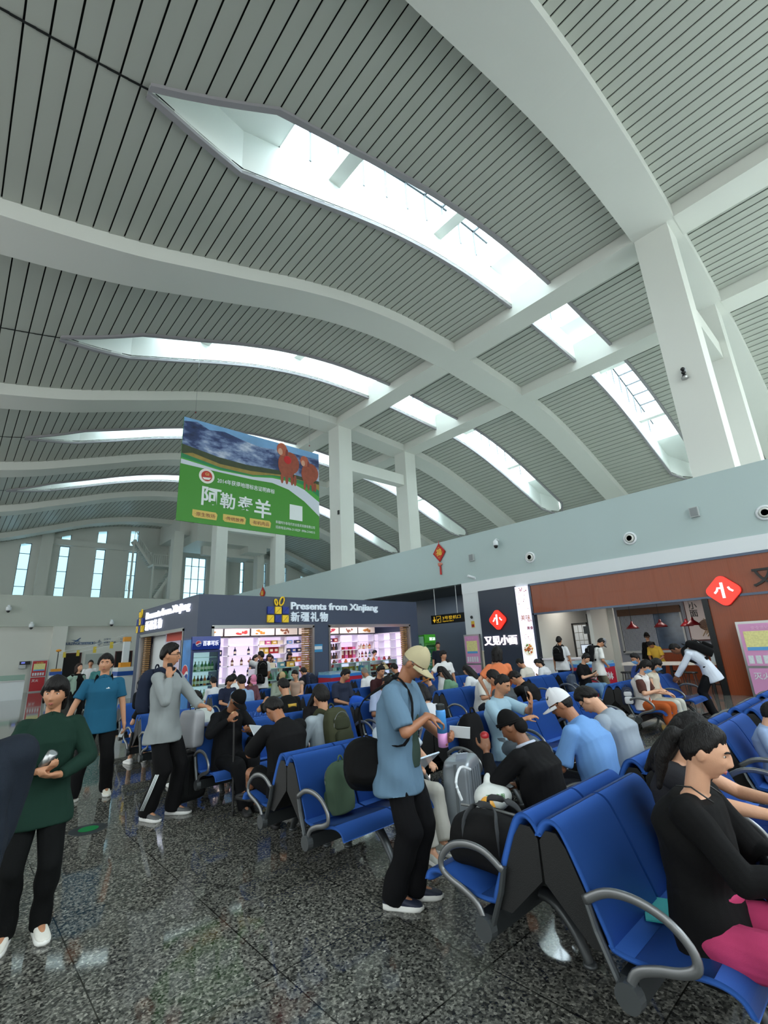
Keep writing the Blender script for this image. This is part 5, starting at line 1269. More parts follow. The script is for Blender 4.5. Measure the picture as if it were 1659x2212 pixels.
            putr('hair_length', m_, HAIR(hairc), v=.008, amp=.0015, sc=40)
    if mask:
        vs = []; nu_, nv_ = 15, 9
        for i in range(nv_):
            for j in range(nu_):
                x = -.062+.124*j/(nu_-1); z = -.1+.094*i/(nv_-1)
                d = Vector((x/.0755, math.sqrt(max(.03, 1-(x/.0755)**2-(z/.12)**2)), z/.117)).normalized(); p = head_pt(d, fem); vs.append(HM @ (p*1.0+Vector((0, .006+.006*G(x, .03), 0))+p.normalized()*.006))
        m_ = MB().add(vs, [(i*nu_+j, i*nu_+j+1, (i+1)*nu_+j+1, (i+1)*nu_+j) for i in range(nv_-1) for j in range(nu_-1)])
        for s in (-1, 1): m_.tube([HM @ Vector((s*.058, .058, -.02)), HM @ Vector((s*.08, .0, .0)), HM @ Vector((s*.082, -.02, -.02))], .0025, 5)
        put('face_mask', m_, mat('mask_blue', (120, 176, 226), .7))
    if glasses:
        m_ = MB()
        for s in (-1, 1):
            c = HM @ Vector((s*.033, .094, .008)); rx_, rz_ = (.026, .02)
            if glasses == 'sun': m_.ell(c, (rx_, .004, rz_), R=Hn, nu=14, nv=8)
            m_.tube([HM @ Vector((s*.033+rx_*cos(a), .094+.002, .008+rz_*sin(a))) for a in np.linspace(0, 2*pi, 16, endpoint=False)], .0022, 5, closed=True)
            m_.tube([HM @ Vector((s*.058, .092, .014)), HM @ Vector((s*.081, .02, .012)), HM @ Vector((s*.082, -.02, 0))], .0022, 5)
        m_.tube([HM @ Vector((-.008, .097, .012)), HM @ Vector((.008, .097, .012))], .002, 5)
        put('sunglasses' if glasses == 'sun' else 'glasses', m_, mat('glasses_black', (14, 14, 16), .2))
    if cap:
        kind, crgb, brgb = cap; cm = cloth(crgb); m_ = MB(); nu_, nv_ = 40, 14; vs = []
        for i in range(nv_+1):
            th = radians(4)+(pi/2-radians(4))*i/nv_
            for j in range(nu_):
                ph = 2*pi*j/nu_; d = (cos(th)*cos(ph), cos(th)*sin(ph), sin(th)); p = head_pt(d); k = 1.14 if kind != 'scarf' else 1.1
                q = Vector((p.x*k*1.02, p.y*k if p.y < 0 else .094*d[1]*k, p.z*1.1+.016))
                if kind == 'cap': q.z += .012*sin(th)+(-.006 if p.y < 0 else .006)
                if kind == 'scarf': q.z += -.03*(1-sin(th))*(p.y < 0)
                vs.append(HM @ q)
        m_.add(vs, [(i*nu_+j, i*nu_+(j+1) % nu_, (i+1)*nu_+(j+1) % nu_, (i+1)*nu_+j) for i in range(nv_) for j in range(nu_)])
        if kind == 'scarf':
            for i in range(2): m_.tube([HM @ Vector((.088*cos(a), .104*sin(a) if sin(a) > 0 else .11*sin(a), .026+.03*sin(a)*1.0+.012*i)) for a in np.linspace(0, 2*pi, 30, endpoint=False)], .009, 6, closed=True)
            m_.ell(HM @ Vector((0, -.075, -.03)), (.072, .045, .06), R=Hn)
        c_o = put({'cap': 'cap', 'hat': 'sun_hat', 'scarf': 'headscarf'}[kind], m_, cm)
        if kind == 'cap':
            m_ = MB(); top = []; n_ = 15; 
            for r_ in (0, 1):
                for j in range(n_):
                    a = radians(18)+radians(144)*j/(n_-1); x = .086*cos(a); yb = .098*sin(a)*1.06
                    y = yb+(.085*sin((a-radians(18))/radians(144)*pi)**.6)*r_; z = .028-.012*r_-abs(x)*.22*(1 if r_ else .5)
                    top.append(HM @ Vector((x*(1+.05*r_), y, z)))
            k = len(top); bot = [p-Hn @ Vector((0, 0, .006)) for p in top]
            m_.add(top+bot, [(j, j+1, n_+j+1, n_+j) for j in range(n_-1)]+[(k+n_+j, k+n_+j+1, k+j+1, k+j) for j in range(n_-1)]+[(n_+j, n_+j+1, k+n_+j+1, k+n_+j) for j in range(n_-1)])
            put('brim', m_, cloth(brgb or crgb), True, c_o)
        if kind == 'hat':
            m_ = MB().lathe([(.085, .012), (.17, -.006), (.175, -.01), (.17, -.014), (.085, .002)], (0, 0, .02), 30); m_.xf(HM); put('brim', m_, cloth(brgb or crgb), True, c_o)
    bw = Matrix.Translation(body.location) @ Matrix.Rotation(body.rotation_euler.z, 4, 'Z') @ SM
    return dict(o=body, M=bw, SH=SH, HMu=HM, LH=bw @ arms[-1][3], RH=bw @ arms[1][3], HM=bw @ HM, put=put, putr=putr, Nb=Nb, Sh=Sh, u1=u1, r1=r1, f1=fwd1, Ch=Ch, Wst=Wst, u0=u0, P0=P0, rz=body.rotation_euler.z, legs=legs, arms=arms, S=S)
def surf_y(d, x, z, dirn=-1):
    """y of the shirt surface at (x, z) in the figure's own units, looking along dirn*Y"""
    me = d['SH'].data; t = BVHTree.FromPolygons([v.co for v in me.vertices], [p.vertices for p in me.polygons])
    h = t.ray_cast(Vector((x*d['S'], -dirn*2.0, z*d['S'])), Vector((0, dirn, 0)))[0]
    return (h.y/d['S'] if h else -dirn*.16)
def seated_(P): return P.z < .75
# ------------------------------------------------------------------ blue two-seat benches
M_up = mat('blue_upholstery', (54, 102, 188), .5, spec=.35, var=.05, vscale=3, bump=.12, bscale=500)
M_perf = mat('black_perforated_steel', (20, 21, 22), .5, bump=.2, bscale=300)
M_arm = mat('grey_cast_aluminium', (128, 130, 132), .3, metal=.7)
M_leg = mat('dark_cast_leg', (84, 88, 90), .4, metal=.5)
def smoothpath(pts, n=5):
    P_ = [Vector(p) for p in pts]; out = []
    for i in range(len(P_)-1):
        a, b, c, d = P_[max(0, i-1)], P_[i], P_[i+1], P_[min(len(P_)-1, i+2)]
        for k in range(n):
            t = k/n; out.append(.5*((2*b)+(c-a)*t+(2*a-5*b+4*c-d)*t*t+(3*b-a-3*c+d)*t**3))
    return out+[P_[-1]]
def cushion(x0, x1, prof, th):
    """padded shell: profile (y,z) swept from x0 to x1, edges rounded"""
    pts = smoothpath([(0, y, z) for y, z in prof], 5); n = len(pts); rings = []
    nrm = []
    for i in range(n):
        t = (pts[min(n-1, i+1)]-pts[max(0, i-1)]).normalized(); nrm.append(Vector((0, t.z, -t.y)))
    xs = [x0+.004, x0+.0, x0+.012, x0+.04, (x0+x1)/2, x1-.04, x1-.012, x1-.0, x1-.004]; k = [0, .35, .78, 1, 1.06, 1, .78, .35, 0]
    mb = MB(); m_ = len(xs); vs = []
    for i in range(n):
        e = 1.0 if 0 < i < n-1 else .35
        vs += [pts[i]+nrm[i]*(-th*.5+th*kk*e)+Vector((x, 0, 0)) for x, kk in zip(xs, k)]
    for i in range(n): vs += [pts[i]-nrm[i]*th*.5+Vector((x, 0, 0)) for x in (xs[0], xs[-1])]
    fs = [(i*m_+j, i*m_+j+1, (i+1)*m_+j+1, (i+1)*m_+j) for i in range(n-1) for j in range(m_-1)]
    b = n*m_
    for i in range(n-1):
        fs += [(b+i*2+1, b+i*2, b+i*2+2, b+i*2+3), (b+i*2, i*m_, (i+1)*m_, b+i*2+2), (i*m_+m_-1, b+i*2+1, b+i*2+3, (i+1)*m_+m_-1)]
    fs += [tuple(range(m_))+(b+1, b), tuple(reversed(range((n-1)*m_, n*m_)))+(b+2*n-2, b+2*n-1)]
    return mb.add(vs, fs)
BACK = [(-.035, .70), (-.012, .745), (.025, .772), (.065, .762), (.10, .71), (.155, .59), (.205, .47), (.235, .40), (.245, .365)]
SEAT = [(.235, .362), (.30, .352), (.38, .352), (.47, .366), (.56, .385), (.635, .388), (.69, .368), (.715, .325)]
def make_bench():
    t = thing('waiting_bench', 'x', 'bench')
    for k in (0, 1):
        cushion(.515*k+.006, .515*k+.509, BACK, .036).build('backrest', M_up, t, True)
        cushion(.515*k+.006, .515*k+.509, SEAT, .036).build('seat', M_up, t, True)
    L = 1.03
    bp = [(y-.028, z-.012) for y, z in BACK]
    m_ = MB(); m_.loft([[(x, y, z) for y, z in [(-.03, .68), (.03, .735), (.06, .72), (.2, .43), (.225, .345), (.195, .335), (.02, .66)]] for x in (.02, L-.02)])
    m_.build('back_panel', M_perf, t)
    for x in (.012, L-.02): MB().prism([(-.028, .52), (-.03, .69), (.005, .735), (.06, .735), (.1, .68), (.2, .45), (.232, .34), (.16, .34)], (x, 0, 0), Y_, Z_, .008).build('side_panel', M_perf, t)
    MB().box(0, .27, .21, L, .345, .30).build('beam', M_dgrey, t)
    for x, s in ((-.015, -1), (L+.015, 1)):
        a = smoothpath([(x, .17, .52), (x, .27, .575), (x, .38, .585), (x, .49, .555), (x, .565, .49), (x, .575, .43), (x, .52, .395), (x, .43, .37), (x, .345, .33), (x, .305, .255)], 4)
        o = MB().tube(a, 1.0, 10, flat=(.019, .0105), hint=X_).build('armrest', M_arm, t, True)
        MB().cone((x-.02*s, .305, .245), (x+.022*s, .305, .245), .055, .05, 18).build('end_cap', M_leg, t)
        MB().tube([(x-.012*s, .17, .53), (x-.012*s, .20, .42), (x-.012*s, .27, .26)], 1.0, 8, flat=(.012, .02), hint=X_).build('arm_bracket', M_leg, t)
    for x in (.46, ):
        for pts in ([(x, .30, .25), (x, .2, .235), (x, .11, .15), (x, .055, .05), (x, .04, .012)], [(x, .30, .25), (x, .40, .24), (x, .50, .16), (x, .575, .06), (x, .60, .012)]):
            p = smoothpath(pts, 4); l = MB().tube(p, [1.15-.5*i/len(p) for i in range(len(p))], 8, flat=(.026, .042), hint=X_); l.lathe([(.035, 0), (.035, .012), (.02, .02)], pts[-1][:2]+(0,), 14); l.build('leg', M_leg, t, True)
    return t
ROWY = {'A': 1.42, 'B': 3.70, 'C': 6.0, 'D': 8.15, 'E': 10.5}
BENCH = {  # row: [(start X, both sides?)]
 'A': [2.2, 3.55, 5.0, 6.4, 7.8, 9.2], 'B': [2.2, 3.99, 5.2, 6.42, 8.62, 10.2], 'C': [2.28, 3.55, 4.75, 6.7, 8.0, 9.6, 10.9],
 'D': [2.3, 3.9, 5.15, 6.5, 7.9, 9.3, 10.7], 'E': [2.6, 4.35, 5.6, 6.87, 8.3, 9.7, 11.0]}
ROWN = {'A': 'nearest row', 'B': 'second row', 'C': 'third row', 'D': 'fourth row', 'E': 'row along the kiosk'}
ORD = ['bench at the aisle end', 'bench second from the aisle', 'bench third from the aisle', 'bench fourth from the aisle', 'bench fifth from the aisle', 'bench sixth from the aisle', 'bench seventh from the aisle']
proto = make_bench(); first = True; BENCHES = {}
for r, xs in BENCH.items():
    for i, x in enumerate(xs):
        for sd in (1, -1):
            t = proto if first else copy_tree(proto); first = False
            t.location = (x, ROWY[r]+.035, 0) if sd > 0 else (x+1.03, ROWY[r]-.035, 0); t.rotation_euler.z = 0 if sd > 0 else pi
            t['label'] = 'blue two-seat %s, %s, %s' % (ORD[i], ROWN[r], 'facing the kiosk' if sd > 0 else 'back to the kiosk')
            t['group'] = 'blue airport benches'; BENCHES[(r, i, sd)] = t
# priority-seat print on the two fourth-row backs
t = BENCHES[('D', 1, -1)]
w = MB()
for k in (0, 1):
    for j in range(4):
        cx, cz = .1+.515*k+.1*j, .6
        w.tube([(cx-.036+.018*0+.0, .17, cz-.036), (cx+.036, .17, cz-.036), (cx+.036, .136, cz+.036), (cx-.036, .136, cz+.036)], .002, 4, closed=True)
        w.ell((cx, .146, cz+.018), (.008, .004, .008), nu=8, nv=6); w.bar((cx, .15, cz+.008), (cx+.012, .16, cz-.024), .01, .006)
    w.text('爱心专座请让给', (.46+.515*k, .2, .5), NX, Vector((0, -.42, .9)), .07, .003, 0.01, width=.4)
w.v = [(x, y+.022, z) for x, y, z in w.v]
w.build('priority_print', mat('pale_blue_print', (104, 150, 226), .5), t)
# ------------------------------------------------------------------ helpers for held and carried things
def held_phone(d, hand_, label, rgb=(24, 24, 28), tilt=-50, rz=0, size=(.036, .075, .0045), cat='phone', name='phone', off=(0, 0, .012)):
    p = d[hand_]+Vector(off)
    o = MB().ell((0, 0, 0), size, nu=20, nv=6, p=8).build(name, mat('phone_%d_%d_%d' % rgb, rgb, .25))
    o.location = p; o.rotation_euler = (radians(-tilt), 0, d['rz']+radians(rz))
    return tag(o, label, cat)
def rbox(mb, c, h, p=5, R=None, nu=28, nv=14): return mb.ell(c, h, R=R, nu=nu, nv=nv, p=p)
def backpack(loc, rz, label, rgb, s=1.0, tilt=0.0, acc=None, straps=True, badge=None):
    t = thing('backpack', label, 'backpack', loc); t.rotation_euler = (radians(tilt), 0, rz); cm = cloth(rgb); ac = cloth(acc or tuple(max(0, int(c*.75)) for c in rgb))
    m_ = MB(); rings = []
    for z, w, d0, d1 in ((-.22, .10, -.06, .05), (-.215, .135, -.085, .06), (-.16, .15, -.11, .07), (0, .15, -.115, .07), (.12, .14, -.1, .07), (.2, .115, -.07, .065), (.235, .07, -.03, .05), (.24, .02, 0, .03)):
        rings.append([Vector((w*math.copysign(abs(cos(a))**.6, cos(a)), (d0+d1)/2+(d1-d0)/2*math.copysign(abs(sin(a))**.6, sin(a)), z))*s for a in np.linspace(0, 2*pi, 22, endpoint=False)])
    m_.loft(rings); link_mesh('bag_body', remesh(m_, .011*s, 2, 'bag', .006*s, 14/s), cm, t)
    m_ = MB(); rbox(m_, Vector((0, -.125, -.09))*s, Vector((.105, .04, .095))*s, 4); m_.build('front_pocket', ac, t, True)
    m_ = MB(); rbox(m_, Vector((0, -.098, .07))*s, Vector((.1, .035, .06))*s, 4); m_.build('upper_pocket', ac, t, True)
    m_ = MB().tube([Vector((.1*cos(a), -.105-.02*sin(a), .05+.13*sin(a)))*s for a in np.linspace(-.1, pi+.1, 14)], .005*s, 5); m_.build('zip', mat('zip_grey', (120, 122, 122), .4, metal=.6), t)
    m_ = MB().tube([Vector((.035*cos(a), .05, .235+.05*sin(a)))*s for a in np.linspace(0, pi, 8)], .009*s, 6); m_.build('carry_loop', cm, t, True)
    if straps:
        for sx in (-1, 1):
            p = smoothpath([Vector((sx*.07, .06, .2))*s, Vector((sx*.1, .17, .235))*s, Vector((sx*.115, .27, .13))*s, Vector((sx*.125, .25, -.05))*s, Vector((sx*.13, .08, -.17))*s], 4)
            MB().tube(p, 1.0, 8, flat=(.026*s, .007*s), hint=X_).build('shoulder_strap', cm, t, True)
    if badge: MB().ell(Vector(badge[0])*s, (.03*s, .006, .03*s), nu=16, nv=6).build('badge', mat('badge_white', (210, 214, 208), .5), t)
    return t
def pack_on(d, label, rgb, s=1.0, **k):
    p = d['M'] @ (d['Ch']-d['f1']*.185+d['u0']*.03); lean = math.degrees(atan2(d['u1'].y, d['u1'].z))
    return backpack(p, d['rz'], label, rgb, s*d['S'], tilt=-lean, **k)
def suitcase(loc, rz, label, rgb, w=.4, d=.24, h=.58, metal=.0, handle=.35, ribs=True, rough=.35):
    t = thing('suitcase', label, 'suitcase', loc, rz); m_ = mat('case_%d_%d_%d' % rgb, rgb, rough, metal=metal, var=.06, vscale=4)
    MB().ell((0, 0, h/2+.05), (w/2, d/2, h/2), nu=40, nv=20, p=7).build('shell', m_, t, True)
    r = MB()
    if ribs:
        for i in range(5):
            x = -w*.36+i*w*.18
            for sy in (-1, 1): r.tube([(x, sy*(d/2-.004), .13), (x, sy*(d/2-.001), h/2+.05), (x, sy*(d/2-.004), h-.03)], .008, 6)
    r.box(-w/2-.004, -.012, .08, w/2+.004, .012, h+.02) if True else None
    r.build('ribs', mat('case_rib_%d_%d_%d' % rgb, tuple(int(c*.8) for c in rgb), rough, metal=metal), t)
    for x in (-w*.4, w*.4):
        for y in (-d*.36, d*.36): MB().ell((x, y, .025), (.014, .025, .025), nu=10, nv=8).build('wheel', M_black, t)
    MB().tube([(-.06, 0, h+.05), (-.05, 0, h+.085), (.05, 0, h+.085), (.06, 0, h+.05)], .009, 6).build('top_handle', M_dgrey, t)
    if handle:
        g = MB()
        for x in (-.07, .07): g.tube([(x, d*.3, h+.03), (x, d*.3, h+.05+handle)], .007, 6)
        g.tube([(-.075, d*.3, h+.05+handle), (.075, d*.3, h+.05+handle)], .012, 6); g.build('trolley_handle', M_steel, t)
    return t
def duffel(loc, rz, label, rgb, L=.5, r=.17, tilt=0, handles=True):
    t = thing('duffel_bag', label, 'bag', loc); t.rotation_euler = (0, radians(tilt), rz); m_ = MB()
    rings = []
    for u in np.linspace(-1, 1, 13):
        k = (1-abs(u)**6*.35); 
        rings.append([Vector((u*L/2, r*k*math.copysign(abs(cos(a))**.75, cos(a)), r*.95*k*math.copysign(abs(sin(a))**.8, sin(a))-.03*abs(u)**2)) for a in np.linspace(0, 2*pi, 22, endpoint=False)])
    m_.loft(rings); link_mesh('bag_body', remesh(m_, .011, 2, 'bag', .009, 13), cloth(rgb), t)
    for y in ((-.06, .06) if handles else ()): MB().tube(smoothpath([(-L*.22, y*2.2, -.02), (-L*.21, y*2.3, r*.75), (-L*.12, y*1.3, r*1.2), (L*.12, y*1.3, r*1.2), (L*.21, y*2.3, r*.75), (L*.22, y*2.2, -.02)], 4), 1.0, 8, flat=(.018, .006), hint=X_).build('handle', cloth((70, 72, 74)), t, True)
    MB().tube([(-L*.42, 0, r*.93), (0, 0, r*.99), (L*.42, 0, r*.93)], .007, 6).build('zip', mat('zip_grey', (120, 122, 122), .4, metal=.6), t)
    return t
TAKEN = set()
def seat_at(row, sd, x):
    """centre of the nearest free seat"""
    c = sorted((abs(b_+.2575+.515*k-x), round(b_+.2575+.515*k, 3)) for b_ in BENCH[row] for k in (0, 1) if (row, sd, round(b_+.2575+.515*k, 3)) not in TAKEN)
    TAKEN.add((row, sd, c[0][1])); return x if c[0][0] < .12 else c[0][1]
def sit(label, x, row, sd, pose='lap', **k):
    x = seat_at(row, sd, x); h = k.get('h', 1.6); S = h/1.75; back = k.pop('back', .36); zs = k.pop('seatz', .385); zp = zs/S+.10; face = k.pop('face', 90*sd)
    k.setdefault('pel', (0, 0, zp)); k.setdefault('lean', -10); k.setdefault('hunch', 30)
    k.setdefault('LF', (-.13, .46, .085)); k.setdefault('RF', (.13, .47, .085)); k.setdefault('Lk', (-.15, 1, 1)); k.setdefault('Rk', (.15, 1, 1))
    if pose == 'lap': k.setdefault('LH', (-.08, .27, zp+.13)); k.setdefault('RH', (.08, .27, zp+.14)); k.setdefault('Ln', (.2, -.2, -1)); k.setdefault('Rn', (-.2, -.2, -1)); k.setdefault('head', (0, 8, 0))
    if pose == 'phone':
        k.setdefault('LH', (-.11, .24, zp+.22)); k.setdefault('RH', (.085, .24, zp+.26)); k.setdefault('Rd', (-.35, .8, .45)); k.setdefault('Rn', (-.35, -.5, .8)); k.setdefault('Ld', (.6, .75, .2)); k.setdefault('Ln', (.1, -.3, 1)); k.setdefault('head', (0, 20, 0)); k.setdefault('Rcurl', 30)
    return human(label, (x, ROWY[row]+sd*back), face, **k)
def phone_person(label, x, row, sd, plab, **k):
    d = sit(label, x, row, sd, 'phone', **k); held_phone(d, 'RH', plab, tilt=-35); return d

# ------------------------------------------------------------------ standing people, front to back
d = human('person in dark navy jacket cut off at the left picture edge', (.06, 2.3), 84, RH=(.12, .17, .90), LH=(-.2, .1, .88), Re=(.5, -1, 0), h=1.62, near=True, vox=.009, shirt=(34, 41, 52), sleeve=2, hem=.34, trousers=(26, 28, 32), shoes=(40, 40, 44), wide=1.2, skin='mid', hth=.02, openjacket=True, fold=.008)
# woman in dark green blouse
d = human('woman in dark green collared blouse holding a small silver tin by the left edge', (.6, 4.06), -98, h=1.5, fem=True, near=True, vox=.0085, head=(-14, 6, -3), hair='fringe+shag', hth=.02, shirt=(24, 52, 42), sleeve=2, hem=.2, trousers=(18, 20, 22), shoes=(224, 222, 214), skin='mid', wide=1.1, collar=(24, 52, 42),
          RH=(.05, .24, 1.12), Re=(.8, -.2, -.4), Rd=(-.75, .5, .2), Rn=(-.3, -.2, 1), LH=(-.10, .25, 1.08), Le=(-.8, -.2, -.4), Ld=(.8, .4, .1), Ln=(.1, -.3, 1), Lcurl=45, Rcurl=50, fold=.008)
o = MB().lathe([(.02, -.05), (.03, -.05), (.03, .05), (.02, .05)], n=16).build('tin_can', M_steel, smooth=True); o.location = d['RH']+Vector((0, 0, .03)); o.rotation_euler = (0.5, .4, 0); tag(o, 'small silver tin in the hands of the woman in green', 'can')
# man in teal polo
d = human('man in teal polo shirt with black backpack straps standing in the aisle', (1.6, 7.3), -104, h=1.665, near=True, vox=.0085, head=(-8, -2, 0), hair='short', hth=.026, shirt=(36, 96, 128), sleeve=.72, hem=.16, trousers=(24, 25, 28), shoes=(226, 222, 208), skin='mid', wide=1.1, collar=(36, 96, 128),
          LF=(-.16, -.02, .085), RF=(.2, .16, .085), footdir=((-.15, 1, 0), (.75, .7, 0)), LH=(-.30, .07, .84), RH=(.40, .10, .88), Le=(-.5, -.8, 0), Re=(.5, -.8, 0), Lcurl=45, Rcurl=30)
pack_on(d, 'black backpack on the back of the man in teal polo', (24, 26, 30), .95)
y_ = surf_y(d, -.075, 1.33)
d['put']('chest_emblem', MB().prism([(-.026, 0), (-.012, .012), (-.004, .004), (.006, .024), (.03, 0)], (-.06, y_+.003, 1.32), NX, Z_, .006), M_band)
o = MB().box(-.03, -.002, -.05, .03, .002, .05).build('ticket', M_band); o.location = d['LH']+Vector((0, 0, -.06)); o.rotation_euler = (.2, .3, .5); tag(o, 'white boarding card in the left hand of the man in teal polo', 'ticket')
# man on the phone
d = human('man in grey zip jacket talking on a phone beside a black suitcase', (1.9, 5.78), -50, h=1.735, near=True, vox=.0085, head=(18, 2, 0), hair='crop', hth=.024, shirt=(150, 158, 160), sleeve=2, hem=.19, trousers=(22, 23, 26), shoes=(90, 92, 94), sole=(220, 220, 218), skin='mid', glasses='clear', openjacket=True,
          RH=(.165, .13, 1.40), Re=(.3, .0, -1), Rd=(-.22, -.3, .95), Rn=(-1, -.1, .1), Rcurl=35, LH=(.0, .44, 1.06), Le=(-.8, -.2, -.5), Ld=(.1, .95, -.1), Ln=(0, -.3, -1), Lcurl=45, LF=(-.1, .12, .085), RF=(.09, -.06, .085), footdir=((-.1, 1, 0), (.3, 1, 0)), fold=.008)
A, K, An, fd = d['legs'][1]
for k in (-.016, 0, .016): d['put']('trouser_stripe', MB().tube([K+Vector((.096, k, -.02)), K.lerp(An, .5)+Vector((.092, k, 0)), An+Vector((.086, k, .03))], .005, 5), M_band)
held_phone(d, 'RH', 'black phone held to the ear of the man in grey jacket', tilt=75, rz=80, off=(0, 0, .02))
pack_on(d, 'navy backpack on the back of the man in grey jacket', (34, 42, 62), 1.0)
suitcase((2.27, 5.95, 0), radians(15), 'black ribbed trolley suitcase under a grey hard case beside the phone man', (26, 27, 28), .36, .24, .50, handle=.42)
t = thing('hard_case', 'small silver-grey hard case strapped on top of the black suitcase', 'case', (2.25, 5.88, .60), radians(15)); MB().ell((0, 0, .2), (.08, .15, .2), nu=28, nv=14, p=6).build('shell', mat('case_grey', (168, 170, 176), .4, var=.05), t, True); MB().tube([(0, -.05, .4), (0, -.04, .44), (0, .04, .44), (0, .05, .4)], .008, 6).build('handle', M_dgrey, t)
# old man with cap
d = human('old man in beige cap and blue-grey shirt standing with a bag and a flask', (2.455, 2.62), -66, h=1.62, near=True, vox=.0075, head=(-2, 26, 0), hair='bald', hairc='grey', hth=.006, cap=('cap', (196, 186, 150), (196, 186, 150)), skin='tan', lean=4, hunch=14, glasses='sun', shirt=(104, 134, 158), sleeve=.86, hem=.22, trousers=(22, 23, 28), shoes=(26, 34, 56), wide=1.08,
          RH=(.03, .27, 1.22), Re=(.8, -.35, -.35), Rd=(-.4, .75, -.35), Rn=(-.2, -.2, -1), Rcurl=50, LH=(-.12, .33, 1.04), Le=(-.7, -.3, -.6), Ld=(.45, .8, .2), Ln=(.6, -.4, .5), Lcurl=60, LF=(-.075, .04, .085), RF=(.085, -.05, .085), footdir=((-.4, 1, 0), (-.2, 1, 0)), fold=.010)
m_ = MB().loft([[Vector((-.02+.1*cos(a), .055+.105*sin(a), z)) for a in np.linspace(0, 2*pi, 16, endpoint=False)] for z in (.86, 1.0, 1.2, 1.36)]); d['putr']('undershirt', m_, cloth((62, 80, 72)))
fp = (d['RH']+d['LH'])/2+Vector((0, 0, -.0))
t = thing('flask', 'tall blue to pink drinking flask held by the old man', 'flask', fp); t.rotation_euler = (.06, -.08, 0)
MB().lathe([(.034, -.11), (.034, -.02)], n=20).build('body', mat('flask_pink', (214, 150, 206), .35), t, True); MB().lathe([(.034, -.02), (.034, .12), (.03, .13)], n=20).build('upper_body', mat('flask_blue', (72, 146, 214), .35), t, True); MB().lathe([(.03, .13), (.031, .16), (.02, .165)], n=18).build('lid', M_dgrey, t)
o = MB().box(-.07, -.002, -.045, .07, .002, .045).build('ticket', M_band); o.location = d['LH']+Vector((.06, -.06, .02)); o.rotation_euler = (.5, .1, -.9); tag(o, 'blue and white boarding card tucked in the old man\'s hand', 'ticket')
t = duffel((2.38, 2.88, .80), radians(52), 'black shoulder bag with white piping hanging at the old man\'s hip', (24, 24, 27), .46, .16, tilt=22, handles=False)
bm_ = Matrix.Translation((2.38, 2.88, .80)) @ Matrix.Rotation(radians(52), 4, 'Z') @ Matrix.Rotation(radians(22), 4, 'Y')
sp = smoothpath([bm_ @ Vector((.2, 0, .12)), bm_ @ Vector((.1, .03, .42)), d['M'] @ (d['Sh']+d['u1']*.02-d['r1']*.02-d['f1']*.125), d['M'] @ (d['Sh']+d['u1']*.085+d['r1']*.07), d['M'] @ (d['Sh']-d['u1']*.06+d['r1']*.09+d['f1']*.135), d['M'] @ Vector((.2, .135, 1.05)), bm_ @ Vector((-.2, 0, .14))], 5)
bi_ = bm_.inverted(); MB().tube([bi_ @ p for p in sp], 1.0, 8, flat=(.013, .005), hint=Vector((.5, .5, 0))).build('shoulder_strap', cloth((22, 24, 30)), t, True)
MB().tube(smoothpath([(-.14, -.165, .04), (-.08, -.175, .1), (.02, -.175, .1), (.1, -.17, .02), (.02, -.178, -.08), (-.1, -.172, -.06)], 4), .005, 5, closed=True).build('white_piping', M_band, t)

# far left
d = human('woman with long brown hair in open pale green jacket in the far aisle', (2.7, 15.2), -70, h=1.56, fem=True, vox=.011, head=(15, -2, 0), hair='back+bob', hairc='brown', shirt=(22, 24, 26), sleeve=0, hem=.16, trousers=(22, 24, 27), shoes=(226, 226, 224), skin='light', RH=(.3, .02, 1.02), Re=(1, -.6, 0), LH=(-.16, .1, .92))
m_ = MB()
for s in (-1, 1):
    A, E, Wr, _h = d['arms'][s]; m_.rcone(A, E, .07, .06, 12); m_.cone(E, E.lerp(Wr, .75), .058, .05, 12)
    m_.loft([[Vector((s*x, y, z)) for x, y in ((.07, .12), (.15, .11), (.19, .0), (.16, -.12), (.02, -.13), (.02, -.1), (.14, -.09), (.16, .0), (.13, .08), (.07, .1))] for z in (.86, 1.1, 1.3, 1.42)])
d['putr']('jacket', m_, cloth((150, 176, 162)))
human('grey-haired man in teal hooded jacket seen from behind in the far aisle', (3.1, 14.6), 75, h=1.62, vox=.011, hair='short', hairc='grey', shirt=(66, 122, 122), sleeve=2, hem=.18, trousers=(30, 32, 36), skin='mid', wide=1.05)
human('man in white shirt partly hidden in the far aisle', (3.9, 20.0), -100, h=1.64, vox=.013, shirt=(226, 228, 230), sleeve=.7, trousers=(40, 44, 50))
d = sit('person in black top with bare legs at the fourth-row aisle seat', 2.4, 'D', 1, 'phone', h=1.5, fem=True, vox=.011, shirt=(24, 25, 28), sleeve=.7, trousers=(26, 27, 30), leg=.35, hair='fringe+bob', skin='light', cap=('hat', (226, 222, 210), (226, 222, 210)))
